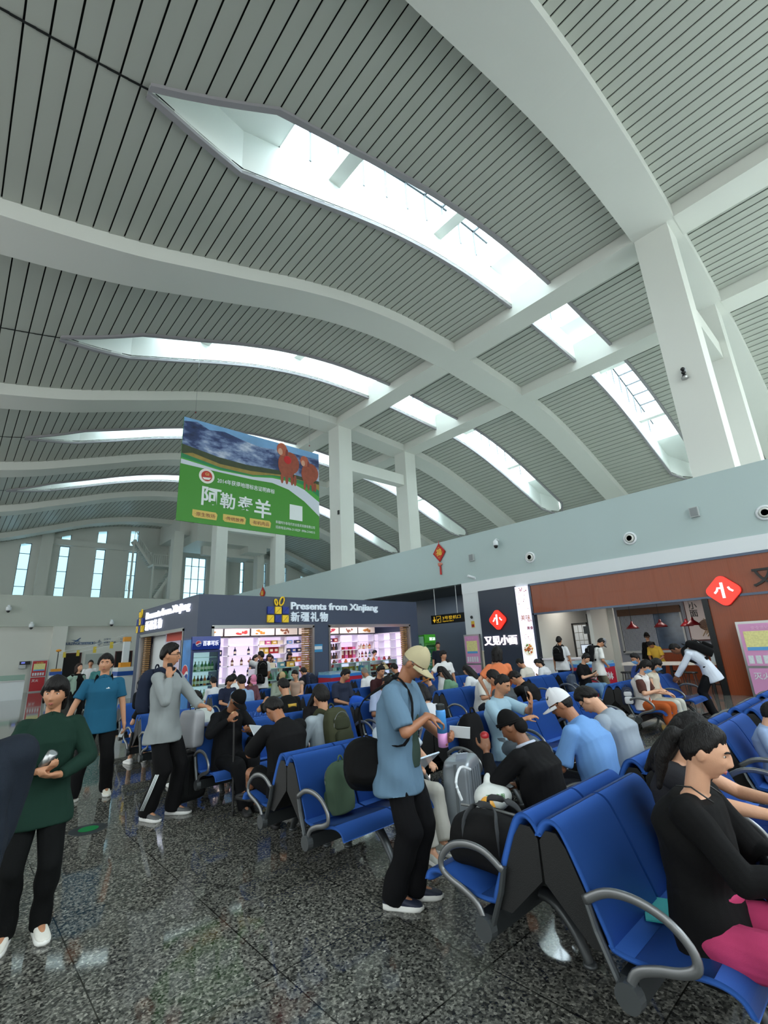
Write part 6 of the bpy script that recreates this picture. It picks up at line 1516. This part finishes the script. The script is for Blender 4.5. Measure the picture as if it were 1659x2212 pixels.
# kiosk customers
d = human('young man in white tee with black shoulder bag at the kiosk opening', (6.55, 12.35), 70, h=1.64, vox=.011, head=(50, 8, 0), shirt=(232, 234, 236), sleeve=.7, hem=.2, trousers=(46, 52, 70), LH=(-.12, .3, 1.45), Le=(-1, 0, .3), RH=(.2, .25, .95), skin='mid')
pack_on(d, 'black backpack on the young man at the kiosk opening', (26, 27, 30), 1.0)
t = duffel(d['M'] @ Vector((-.1, -.26, .98)), d['rz'], 'black sling bag hanging behind the young man at the kiosk', (28, 29, 33), .3, .11)
human('woman with long black hair and bare arms inside the kiosk', (7.3, 14.25), -75, h=1.56, fem=True, vox=.012, hair='back+long', shirt=(70, 72, 84), sleeve=.1, trousers=(40, 44, 56), skin='light', head=(20, 20, 0))
for x, y, hh, lab in ((7.95, 14.5, 1.56, 'kiosk shopper with dark hair behind the left counter'), (8.25, 14.9, 1.5, 'short kiosk shopper behind the left counter near the shelves'), (8.6, 14.3, 1.58, 'kiosk shop assistant in dark top behind the left counter')):
    human(lab, (x, y), -95, h=hh, fem=True, vox=.013, hair='fringe+bob', shirt=(44, 42, 52), sleeve=2, trousers=(40, 40, 46), skin='mid', head=(0, 15, 0))
human('woman in white blouse with dark hair inside the right kiosk opening', (12.3, 14.2), -100, h=1.5, fem=True, vox=.013, hair='fringe+bun', shirt=(220, 218, 224), sleeve=.8, trousers=(60, 60, 70), skin='light', head=(30, 15, 0))
d = human('man in dark navy shirt standing in front of the green fridge', (12.6, 11.15), -110, h=1.66, vox=.012, shirt=(34, 38, 50), sleeve=.8, trousers=(30, 32, 38), skin='mid', head=(-10, 0, 0), hth=.012)
# middle of the hall
d = human('boy in white polo with black letters standing among the seats', (8.3, 7.2), -120, h=1.44, vox=.011, shirt=(230, 232, 234), sleeve=.75, hem=.2, trousers=(60, 64, 72), collar=(230, 232, 234), head=(20, -4, 0), RH=(.42, .22, 1.12), Re=(.6, -.4, -.6), hth=.022, hair='fringe')
d['put']('chest_lettering', MB().text('OMG ES', (.12, surf_y(d, 0, 1.24)+.002, 1.22), NX, Z_, .06, .006, .01, width=.24), M_black)
d = human('woman in orange tee with black bob standing behind the second row', (6.65, 4.62), 35, h=1.5, fem=True, vox=.0095, hair='fringe+bob', hth=.024, shirt=(232, 132, 88), sleeve=.75, hem=.16, trousers=(60, 62, 72), head=(-20, 5, 0), LH=(-.27, .06, .98), Le=(-1, -.4, 0), RH=(.14, .3, 1.0), wide=1.08, skin='light', glasses='clear')
d = human('man in white polo with black bags at the noodle shop counter', (13.15, 6.95), 5, h=1.64, vox=.012, shirt=(230, 232, 236), sleeve=.75, hem=.16, trousers=(36, 42, 58), skin='mid', hth=.014)
pack_on(d, 'black backpack on the man in white polo at the noodle counter', (26, 27, 30), 1.0)
d = human('young man in white tee and grey cap with black backpack in the queue', (12.2, 5.5), -40, h=1.6, vox=.011, head=(0, 34, 0), lean=4, hunch=16, cap=('cap', (150, 152, 158), None), shirt=(234, 234, 230), sleeve=.85, hem=.2, trousers=(120, 116, 98), shoes=(60, 60, 60), skin='mid', RH=(.12, .2, .98), LH=(-.18, .12, .9))
pack_on(d, 'black backpack on the young man in grey cap', (28, 29, 32), .95)
suitcase((11.7, 5.85, 0), .4, 'dark trolley suitcase beside the young man in grey cap', (52, 54, 56), .36, .24, .5, handle=.45)
d = human('man in white shirt with black backpack bending over the seats', (11.15, 2.95), 105, h=1.66, vox=.0105, lean=40, hunch=34, head=(0, -5, 0), hth=.012, shirt=(222, 230, 244), sleeve=2, hem=.22, trousers=(28, 30, 36), shoes=(28, 28, 30), sole=(40, 40, 40), pel=(0, -.1, .9), LH=(-.12, .52, .76), RH=(.14, .5, .74), Le=(-.6, -.5, .3), Re=(.6, -.5, .3), skin='dark')
pack_on(d, 'black backpack on the bending man in white shirt', (26, 27, 30), 1.1)
human('noodle shop cook in black cap and black top by the window', (16.9, 5.85), 172, h=1.62, fem=True, vox=.013, hair='fringe', cap=('cap', (26, 26, 28), None), shirt=(30, 30, 34), sleeve=2, trousers=(30, 30, 34), skin='light', head=(20, 10, 0))
human('person in yellow patterned shirt leaning at the eating bar', (15.9, 5.3), 170, h=1.5, vox=.012, shirt=(228, 186, 74), sleeve=.8, trousers=(60, 80, 110), lean=18, hunch=24, head=(0, 30, 0), skin='tan', LH=(-.1, .3, .95), RH=(.1, .3, .95))

# ------------------------------------------------------------------ seated people, row nearest the camera
d = sit('woman in black knit top and pink trousers on the aisle-end seat', 2.50, 'A', -1, h=1.58, fem=True, scoop=True, near=True, vox=.0068, back=.58, lean=2, hunch=16, head=(10, 4, 0), hair='back+pony', hth=.014, shirt=(24, 24, 26), sleeve=2-.55, hem=.18, trousers=(196, 66, 112), shoes=(230, 230, 226), skin='light', LH=(-.10, .38, .78), RH=(.10, .44, .80), Re=(.8, -.3, -.5), Rn=(-.2, -.2, -1), wide=1.14, LF=(-.16, .52, .085), RF=(.2, .50, .085), fold=.012)
for s in (-1, 1): d['put']('bra_strap', MB().tube([d['Sh']+d['r1']*s*.085+d['u1']*.055-d['f1']*.06, d['Sh']+d['r1']*s*.08+d['u1']*.07, d['Sh']+d['r1']*s*.075+d['u1']*.035+d['f1']*.09], .004, 5), M_black)
d = sit('woman with long dark hair and black trousers beside the pink-trousered woman', 3.06, 'A', -1, h=1.54, fem=True, scoop=True, vox=.0085, back=.40, lean=-8, hunch=20, head=(0, 26, 0), hair='back+long', shirt=(46, 46, 50), sleeve=.5, trousers=(26, 26, 30), skin='light', LH=(-.1, .46, .88), RH=(.1, .48, .86), Rn=(-.3, -.4, .8), Ln=(.3, -.4, .8))
held_phone(d, 'RH', 'grey phone in the hands of the woman beside the pink trousers', (120, 124, 128))
d = sit('small boy in blue and white patterned shirt at the right picture edge', 5.45, 'A', -1, h=1.16, vox=.0095, back=.40, seatz=.385, shirt=(150, 172, 208), sleeve=.8, trousers=(40, 50, 84), leg=.5, skin='light', head=(30, 12, 0), hth=.024, hair='fringe', LF=(-.1, .4, .2), RF=(.1, .4, .2))
d = sit('elderly woman in black headscarf and black jacket holding a red fruit', 3.0, 'A', 1, h=1.50, fem=True, near=True, vox=.0072, back=.42, lean=2, hunch=34, head=(6, 6, 0), hair=None, cap=('scarf', (26, 25, 27), None), shirt=(28, 28, 31), sleeve=2-.1, hem=.12, trousers=(24, 24, 28), shoes=(176, 150, 146), skin='dark', LH=(-.17, .37, 1.02), Le=(-.5, .2, -1), Ld=(.1, .1, 1), Ln=(.7, .6, 0), Lcurl=62, RH=(.14, .36, .72), Rn=(-.4, -.3, .8), wide=1.08, fold=.010)
o = MB().ell((0, 0, 0), (.032, .032, .03), nu=18, nv=12).build('fruit', mat('nectarine_red', (166, 34, 40), .35, var=.4, vscale=18), smooth=True); o.location = d['LH']+Vector((0, 0, .035)); tag(o, 'red nectarine held up by the elderly woman', 'fruit')
held_phone(d, 'RH', 'dark phone on the lap of the elderly woman', (40, 36, 44), tilt=-20)
m_ = MB().tube([d['Nb']+(Matrix.Rotation(a, 3, d['r1']) @ Vector((0, 0, 0)))+d['r1']*.068*cos(a)+d['f1']*.07*sin(a)+Z_*.016 for a in np.linspace(0, 2*pi, 16, endpoint=False)], .014, 8, closed=True); d['put']('neck_scarf', m_, cloth((196, 204, 222)))
d = sit('man in white cap, sunglasses and light blue polo leaning forward', 3.85, 'A', 1, h=1.64, near=True, vox=.0075, back=.42, lean=10, hunch=30, head=(18, 0, 0), hair='bald', hairc='black', hth=.008, cap=('cap', (232, 234, 238), (232, 234, 238)), glasses='sun', shirt=(118, 164, 224), sleeve=.85, hem=.1, collar=(118, 164, 224), trousers=(40, 42, 50), skin='tan', LH=(-.1, .42, .68), RH=(.1, .40, .68), wide=1.14, fold=.009)
def cap_pt(az, el):
    p = head_pt((cos(el)*cos(az), cos(el)*sin(az), sin(el))); return d['HMu'] @ Vector((p.x*1.175, .094*cos(el)*sin(az)*1.155, p.z*1.1+.022+.012*sin(el)))
d['put']('cap_emblem', MB().tube([cap_pt(radians(a), radians(e_)) for a, e_ in ((148, 37), (140, 30), (133, 28), (124, 31), (112, 36))], [.0025, .006, .0055, .004, .0015], 6), M_black)
d = sit('man in glasses and grey tee looking down into his lap', 4.36, 'A', 1, h=1.64, near=True, vox=.0085, back=.42, lean=8, hunch=28, head=(0, 26, 0), hair='crop', hth=.024, glasses='clear', shirt=(156, 168, 180), sleeve=.8, hem=.1, trousers=(28, 29, 34), skin='light', LH=(-.1, .36, .70), RH=(.1, .36, .70), wide=1.1, fold=.009)
backpack((4.25, 1.95, .56), radians(60), 'black and cream backpack on the lap of the man in grey tee', (34, 34, 38), .8, tilt=-20, acc=(206, 196, 168), straps=False)
# second row
d = sit('woman in loose cream trousers and grey trainers behind the old man', 3.08, 'B', -1, h=1.54, fem=True, near=True, vox=.0085, lean=-8, hunch=20, head=(0, 20, 0), hair='fringe+bob', shirt=(190, 204, 216), sleeve=.8, trousers=(206, 204, 194), leg=.9, shoes=(190, 194, 188), skin='light', LF=(-.1, .50, .085), RF=(.1, .54, .085), LH=(-.12, .35, .74), RH=(.12, .35, .74), fold=.012)
o = MB().box(-.15, -.006, -.11, .15, .006, .11).build('tablet', mat('tablet_pale', (196, 214, 230), .3)); o.location = (2.98, 2.92, .68); o.rotation_euler = (.9, 0, .1); tag(o, 'pale tablet on the lap of the woman in cream trousers', 'tablet')
d = sit('man in pale blue tee looking at his phone with legs crossed', 4.74, 'B', -1, h=1.64, near=True, vox=.008, back=.39, lean=-12, hunch=24, head=(6, 14, 0), hair='crop', hth=.009, shirt=(164, 196, 214), sleeve=.85, hem=.12, trousers=(98, 108, 116), shoes=(60, 62, 66), socks=(30, 30, 34), skin='mid', LF=(-.12, .50, .085), RF=(-.06, .66, .30), Rk=(.3, .7, 1), RH=(.05, .33, .84), LH=(-.06, .36, .98), Ld=(.1, .3, 1), Ln=(.3, -1, .1), Lcurl=40, fold=.009)
held_phone(d, 'LH', 'black phone held up by the man in pale blue tee', tilt=75, size=(.04, .09, .005), off=(0, 0, .03))
d = sit('man in black tee and shorts with ankle on knee reading papers', 2.47, 'B', 1, h=1.66, near=True, vox=.0078, back=.42, lean=4, hunch=32, head=(4, 26, 0), hair='short', hth=.024, shirt=(30, 30, 33), sleeve=.9, hem=.12, trousers=(24, 24, 28), leg=.42, shoes=(26, 26, 28), sole=(30, 30, 32), socks=(28, 30, 40), skin='tan', RF=(.12, .42, .085), LF=(-.02, .72, .30), Lk=(-.7, .5, 1), LH=(-.10, .44, .82), RH=(.06, .42, .80), Rn=(-.4, -.5, .7), Ln=(.4, -.5, .7), wide=1.12, fold=.009)
o = MB().box(-.09, -.004, -.06, .09, .004, .06).build('passport_wallet', mat('paper_white', (206, 214, 222), .5)); o.location = d['LH']+Vector((-.02, .02, .05)); o.rotation_euler = (-.7, .2, .4); tag(o, 'white travel papers held by the man in black tee', 'papers')
d = sit('man in grey tee seen from behind wearing an olive backpack', 2.98, 'B', 1, h=1.64, near=True, vox=.0085, back=.50, lean=4, hunch=12, head=(-6, 6, 0), hair='short', hth=.022, shirt=(170, 182, 192), sleeve=.8, hem=.1, trousers=(40, 42, 48), skin='mid', LH=(-.16, .35, .70), RH=(.16, .35, .70), wide=1.08)
pack_on(d, 'olive green backpack on the man in grey tee', (66, 70, 50), 1.0, acc=(54, 58, 42))
sit('girl with red headband seen from behind in the second row', 4.32, 'B', 1, 'phone', h=1.5, fem=True, vox=.0095, hair='fringe+bob', shirt=(214, 216, 224), sleeve=.8, trousers=(60, 60, 70), skin='light', hth=.026)
d = phone_person('man in dark grey tee in profile beside the man in black polo', 5.98, 'B', 1, 'black phone held by the man in dark grey tee', h=1.62, vox=.0095, shirt=(74, 78, 82), sleeve=.8, trousers=(60, 62, 66), skin='mid', hth=.024, lean=2, head=(0, 10, 0))
d = sit('man in black polo with hand on his face and bare knees', 6.85, 'B', 1, h=1.62, vox=.0095, shirt=(30, 30, 33), sleeve=.8, trousers=(176, 160, 134), leg=.42, collar=(30, 30, 33), skin='mid', lean=10, hunch=30, head=(0, 24, 0), LH=(-.02, .24, 1.0), Le=(-.4, .6, -.6), Ld=(.1, -.1, 1), Ln=(.2, -.9, .1), RH=(.1, .36, .70))
d = sit('man in blue mask behind the masked girls', 10.85, 'B', 1, h=1.6, vox=.011, face=150, shirt=(60, 84, 150), sleeve=.8, mask=True, skin='mid')
d = sit('girl in blue mask with dark plait, white vest top and orange trousers', 9.06, 'B', -1, h=1.54, fem=True, vox=.0095, hair='fringe+lowpony', mask=True, shirt=(226, 222, 220), sleeve=.1, trousers=(186, 92, 44), leg=.95, shoes=(220, 216, 200), skin='light', head=(0, 14, 0), lean=2, hunch=20, LH=(-.06, .32, .78), RH=(.06, .32, .78), fold=.012)
m_ = MB()
for s in (-1, 1):
    A, E, Wr, _h = d['arms'][s]; m_.rcone(A-Vector((s*.04, 0, 0)), A, .066, .07, 12); m_.cone(A, A.lerp(E, .85), .07, .072, 12)
d['putr']('brown_sleeves', m_, cloth((88, 56, 50)))
sit('girl in blue mask, cream top and pale trousers next to the orange trousers', 9.62, 'B', -1, h=1.54, fem=True, vox=.0095, hair='fringe+bob', mask=True, glasses='clear', shirt=(214, 204, 186), sleeve=.1, trousers=(204, 204, 192), leg=.95, shoes=(224, 222, 214), skin='light', head=(-6, 14, 0), lean=2, hunch=20)
backpack((8.68, 3.5, .60), radians(-60), 'navy and white handbag backpack behind the girl in orange trousers', (50, 56, 76), .62, acc=(206, 208, 212), straps=False)
# third row
d = sit('old man in black cap and black clothes with a walking cane', 2.58, 'C', -1, h=1.62, near=True, vox=.0085, back=.38, lean=-6, hunch=30, head=(18, 22, 0), hair='short', hairc='grey', hth=.008, cap=('cap', (26, 26, 29), None), shirt=(28, 30, 36), sleeve=2, hem=.14, trousers=(27, 28, 33), shoes=(28, 28, 30), sole=(40, 40, 40), skin='tan', LF=(-.1, .44, .085), RF=(-.0, .50, .085), RH=(.16, .34, .98), Re=(.7, -.2, -.6), Rd=(-.2, .6, .5), Rn=(-.7, .2, .2), Rcurl=70, LH=(-.14, .30, .82), Ln=(.3, -.3, .9), fold=.009)
c0 = d['RH']; t = thing('walking_cane', 'dark walking cane with gold collar held by the old man in black', 'cane', (c0.x-.02, c0.y-.1, 0)); q = Vector((.02, .1, 0))
MB().tube([(0, 0, .03), q+Vector((0, 0, c0.z))], .011, 8).build('shaft', M_black, t); MB().ell(q+Vector((0, 0, c0.z+.03)), (.035, .02, .018)).build('handle', mat('cane_handle', (196, 160, 120), .4), t); MB().lathe([(.014, 0), (.018, .0), (.018, .05), (.012, .06)], n=12).build('rubber_tip', M_black, t); MB().cone(q*.42+Vector((0, 0, c0.z*.42)), q*.46+Vector((0, 0, c0.z*.46)), .014).build('collar', mat('brass', (190, 150, 80), .3, metal=.8), t)
held_phone(d, 'LH', 'dark phone held low by the old man in black', (50, 46, 50), tilt=-15)
d = phone_person('woman in pale grey hooded top at the third-row aisle seat', 2.55, 'C', 1, 'small phone held by the woman in pale grey hooded top', h=1.54, fem=True, vox=.0095, back=.40, shirt=(196, 204, 202), sleeve=2, hem=.14, trousers=(170, 172, 172), hair='back+bun', skin='mid', lean=0, hunch=26, head=(8, 16, 0), fold=.01)
d = phone_person('man in black tee with yellow print holding up a phone', 3.98, 'C', 1, 'black phone held up by the man in black tee with yellow print', h=1.62, vox=.0095, shirt=(30, 31, 34), sleeve=.85, hem=.12, trousers=(40, 42, 48), skin='mid', lean=0, hunch=14, LH=(-.22, .32, .98))
d['put']('back_print', MB().box(-.06, surf_y(d, 0, .93, 1)-.01, .90, .08, surf_y(d, 0, .93, 1)+.02, .95), mat('print_yellow', (206, 166, 60), .5))
sit('woman in mask and dark top behind the olive backpack', 4.06, 'C', -1, 'phone', h=1.42, fem=True, vox=.0095, hair='fringe+long', mask=True, shirt=(44, 40, 46), sleeve=2, trousers=(50, 50, 60), skin='light', glasses='clear')
d = phone_person('short-haired man in pale blue polo looking down at his phone', 4.86, 'C', -1, 'phone held by the man in pale blue polo', h=1.62, near=True, vox=.009, back=.37, shirt=(168, 182, 214), sleeve=.85, collar=(180, 192, 220), hem=.12, trousers=(34, 36, 42), skin='dark', hair='crop', hth=.008, hunch=32, lean=-8, head=(0, 26, 0))
sit('dark-haired woman looking down beside the child in brown hat', 5.8, 'C', -1, 'phone', h=1.52, fem=True, vox=.0105, hair='back+bob', shirt=(50, 52, 62), sleeve=2, trousers=(50, 50, 56), skin='light', head=(0, 24, 0))
sit('child in brown felt hat in the third row', 6.9, 'C', 1, 'lap', h=1.3, vox=.0105, cap=('hat', (160, 104, 56), (160, 104, 56)), shirt=(60, 66, 84), skin='light', face=140)
d = phone_person('young man in white tee bent over his phone', 7.3, 'C', -1, 'black phone held by the young man in white tee', h=1.6, vox=.0095, shirt=(228, 228, 222), sleeve=.85, hem=.14, trousers=(40, 44, 54), leg=.45, skin='mid', hth=.022, lean=14, hunch=34, head=(0, 32, 0), LH=(-.1, .42, .74), RH=(.1, .42, .74))
sit('woman in black cap and green patterned shirt in profile', 7.5, 'C', 1, h=1.54, fem=True, vox=.0105, hair='back+long', cap=('cap', (28, 28, 30), None), shirt=(110, 150, 124), sleeve=.8, trousers=(60, 64, 70), skin='light', face=115, lean=0)
sit('woman in white tee with long black hair seen from behind', 8.5, 'C', 1, 'phone', h=1.54, fem=True, vox=.0105, hair='back+long', shirt=(226, 230, 236), sleeve=.8, trousers=(70, 74, 84), skin='light', lean=0)
sit('man in beige tee in profile in front of the light box', 10.2, 'C', 1, 'phone', h=1.6, vox=.0105, shirt=(214, 208, 196), sleeve=.8, trousers=(80, 80, 84), skin='mid', head=(0, 20, 0), lean=2)
sit('woman with ponytail and white tee in front of the light box', 10.85, 'C', 1, 'phone', h=1.5, fem=True, vox=.011, hair='back+lowpony', shirt=(220, 222, 226), sleeve=.8, trousers=(80, 84, 90), skin='light', lean=2)
d = phone_person('man in black printed tee and jeans with a grey bag beside him', 11.45, 'C', -1, 'phone held by the man in black printed tee', h=1.6, vox=.0105, shirt=(32, 32, 36), sleeve=.8, trousers=(112, 150, 190), skin='light', hth=.022, back=.37)
backpack((10.95, 5.6, .58), radians(180), 'slate grey bag with white letters on a third-row seat', (78, 88, 104), .85, straps=False)
# fourth row and the row along the kiosk
sit('man in light blue shirt seen from behind in the fourth row', 4.28, 'D', 1, h=1.6, vox=.0105, shirt=(138, 170, 206), sleeve=.85, trousers=(60, 62, 70), skin='mid', hth=.022, lean=0, hunch=14)
d = sit('man in navy tee holding a bright blue bag', 5.88, 'D', -1, h=1.62, vox=.0105, shirt=(44, 52, 72), sleeve=.85, trousers=(50, 52, 60), skin='mid', hth=.02, head=(30, 14, 0))
rb = MB(); rbox(rb, (0, 0, 0), (.17, .09, .13), 3.4); o = rb.build('bag', cloth((40, 92, 200)), smooth=True); o.location = (5.95, 7.42, .60); o.rotation_euler = (.3, .2, .2); tag(o, 'bright blue bag on the lap of the man in navy tee', 'bag')
d = sit('man in maroon tee drinking from a paper cup', 6.86, 'D', -1, h=1.62, vox=.0105, shirt=(62, 34, 38), sleeve=.85, trousers=(50, 50, 56), skin='mid', hth=.02, LH=(-.03, .24, 1.02), Le=(-.9, .1, -.2), Ld=(.6, .2, .4), Ln=(.2, -.9, .2), head=(0, 6, 0))
o = MB().lathe([(.026, -.045), (.034, .045)], n=16).build('paper_cup', M_band); o.location = d['LH']+Vector((0, -.02, .02)); tag(o, 'white paper cup at the lips of the man in maroon tee', 'cup')
sit('man with shaved grey hair and white shirt seen from behind', 7.1, 'D', 1, h=1.6, vox=.0105, shirt=(228, 230, 234), sleeve=2, hair='bald', hairc='grey', hth=.006, trousers=(60, 60, 66), skin='tan', lean=8)
sit('dark-haired person in black top seen from behind near the right kiosk counter', 7.62, 'D', 1, h=1.62, vox=.0105, shirt=(34, 34, 38), sleeve=.85, trousers=(60, 60, 66), skin='mid', lean=0)
sit('dark-haired man in navy jacket near the boarding-gate recess', 10.4, 'D', 1, 'phone', h=1.6, vox=.011, shirt=(40, 50, 66), sleeve=2, trousers=(60, 60, 66), skin='mid', face=130)
sit('man in light blue shirt and glasses in front of the navy panel', 10.95, 'D', -1, 'phone', h=1.62, vox=.0105, shirt=(178, 204, 232), sleeve=.85, trousers=(70, 74, 84), skin='mid', glasses='clear', hth=.02)
sit('boy in white shirt seen from behind by the drinks fridge', 4.1, 'E', 1, h=1.44, vox=.011, shirt=(222, 226, 230), sleeve=.8, skin='light')
sit('older woman in navy top facing the camera by the drinks fridge', 4.2, 'E', -1, h=1.5, fem=True, vox=.0105, hair='fringe+shag', hth=.026, shirt=(38, 44, 66), sleeve=.8, trousers=(50, 50, 56), skin='mid')
sit('woman in white tee with hair tied back by the drinks fridge', 4.62, 'E', 1, h=1.54, fem=True, vox=.011, hair='back+bun', shirt=(232, 234, 236), sleeve=.8, skin='light', lean=0)
sit('woman in pink cap and patterned top with grey jacket', 4.88, 'E', -1, h=1.5, fem=True, vox=.0105, cap=('cap', (224, 138, 172), None), hair='back+bob', shirt=(112, 74, 84), sleeve=2, trousers=(60, 62, 70), skin='light', head=(0, 22, 0))
d = phone_person('woman in beige cap and pale green jacket looking at a phone', 5.72, 'E', -1, 'phone held by the woman in beige cap', h=1.54, fem=True, vox=.0105, cap=('cap', (196, 172, 130), None), hair='back+bob', shirt=(158, 170, 156), sleeve=2, trousers=(60, 62, 60), skin='light', head=(-10, 26, 0))
sit('woman with bare shoulders and dark hair turned to the left', 6.3, 'E', -1, scoop=True, h=1.52, fem=True, vox=.0105, hair='back+lowpony', shirt=(196, 168, 150), sleeve=.05, trousers=(90, 90, 100), skin='light', face=-150)
d = sit('man in dark top with a navy backpack leaning towards the kiosk', 7.25, 'E', 1, h=1.62, vox=.0105, shirt=(40, 42, 48), sleeve=.85, trousers=(50, 52, 58), skin='mid', lean=14, hunch=20)
pack_on(d, 'navy backpack on the man leaning towards the kiosk', (44, 52, 74), .95)
sit('person in beige sun hat in the row along the kiosk', 9.05, 'E', -1, h=1.54, fem=True, vox=.011, cap=('hat', (206, 184, 146), (206, 184, 146)), shirt=(70, 74, 84), sleeve=.8, skin='light')

# ------------------------------------------------------------------ bags on seats and floor
duffel((2.47, 1.87, .525), radians(95), 'large black duffel bag with grey straps on the nearest seat', (40, 40, 42), .50, .15)
t = thing('plastic_bag', 'white plastic bag of orange fruit with green print beside the duffel', 'bag', (2.74, 2.06, .64))
m_ = MB(); m_.ell((0, 0, 0), (.115, .105, .085), nu=20, nv=12).ell((.02, .03, .085), (.04, .03, .05), nu=12, nv=8); link_mesh('bag_film', remesh(m_, .010, 1, 'bag', .014, 16), mat('bag_film_white', (214, 218, 214), .3, spec=.5, var=.12, vscale=18), t)
MB().ell((-.09, -.03, -.02), (.06, .05, .055), nu=14, nv=10).build('orange_fruit', mat('fruit_orange', (224, 160, 56), .4), t, True)
MB().text('卫生专用', (-.12, -.04, .02), Vector((.8, -.6, 0)), Z_, .035, .004, 0, width=.12).text('GB', (-.14, 0, -.03), Vector((.7, -.7, 0)), Z_, .05, .004, .01).build('lettering', mat('print_green', (80, 150, 80), .5), t)
MB().tube(smoothpath([(-.16, .12, .0), (-.18, .14, .1), (-.1, .16, .17), (.0, .16, .14)], 4), .009, 8).build('handle', M_band, t)
suitcase((3.5, 2.93, 0), radians(24), 'tall silver hard-shell suitcase standing in the aisle', (156, 164, 172), .40, .25, .60, metal=.55, handle=0)
o = MB().box(-.05, -.002, -.05, .05, .002, .05).build('luggage_label', mat('label_pale', (206, 216, 232), .5)); o.location = (3.4, 2.84, .66); o.rotation_euler = (.6, 0, -.5); tag(o, 'pale paper label on the tall silver suitcase', 'label')
suitcase((4.62, 2.35, 0), radians(70), 'small silver cabin case lying behind the elderly woman', (170, 174, 178), .34, .2, .40, metal=.6, handle=0)
backpack((2.46, 3.3, .56), radians(-165), 'small green backpack with white star badge on a second-row seat', (72, 92, 74), .78, tilt=12, acc=(58, 78, 62), straps=False, badge=((.0, -.172, -.05), 1))
backpack((4.26, 3.36, .62), radians(-178), 'large black backpack propped on a second-row seat', (30, 30, 33), 1.08, tilt=10, acc=(42, 42, 46), straps=False)
t = thing('document_case', 'flat navy case lying on the third-row seat backs', 'case', (2.42, 5.97, .775)); MB().ell((0, 0, .025), (.18, .10, .025), nu=24, nv=8, p=6).build('shell', mat('navy_case', (34, 54, 110), .4), t, True); MB().tube([(-.05, -.1, .025), (-.04, -.125, .025), (.04, -.125, .025), (.05, -.1, .025)], .007, 6).build('handle', M_black, t)
backpack((2.95, 5.72, .5), radians(180), 'dark soft bag on the seat beside the old man in black', (40, 42, 44), .6, straps=False)
suitcase((9.9, 8.7, 0), .3, 'dark suitcase with raised handle behind the fourth row', (60, 62, 66), .36, .24, .5, handle=.5)

o = MB().box(-.11, -.07, 0, .11, .07, .006).build('paper_folder', mat('teal_paper', (40, 150, 150), .5)); o.location = (2.62, 1.08, .375); o.rotation_euler = (0, 0, .4); tag(o, 'teal folder tucked behind the pink-trousered woman', 'folder')
m_ = MB(); rbox(m_, (0, 0, 0), (.13, .09, .10), 3.2); o = m_.build('handbag', mat('glossy_black_leather', (20, 20, 22), .15), smooth=True); o.location = (2.72, .62, .60); o.rotation_euler = (.2, .1, .5); tag(o, 'glossy black handbag beside the pink-trousered woman', 'bag')
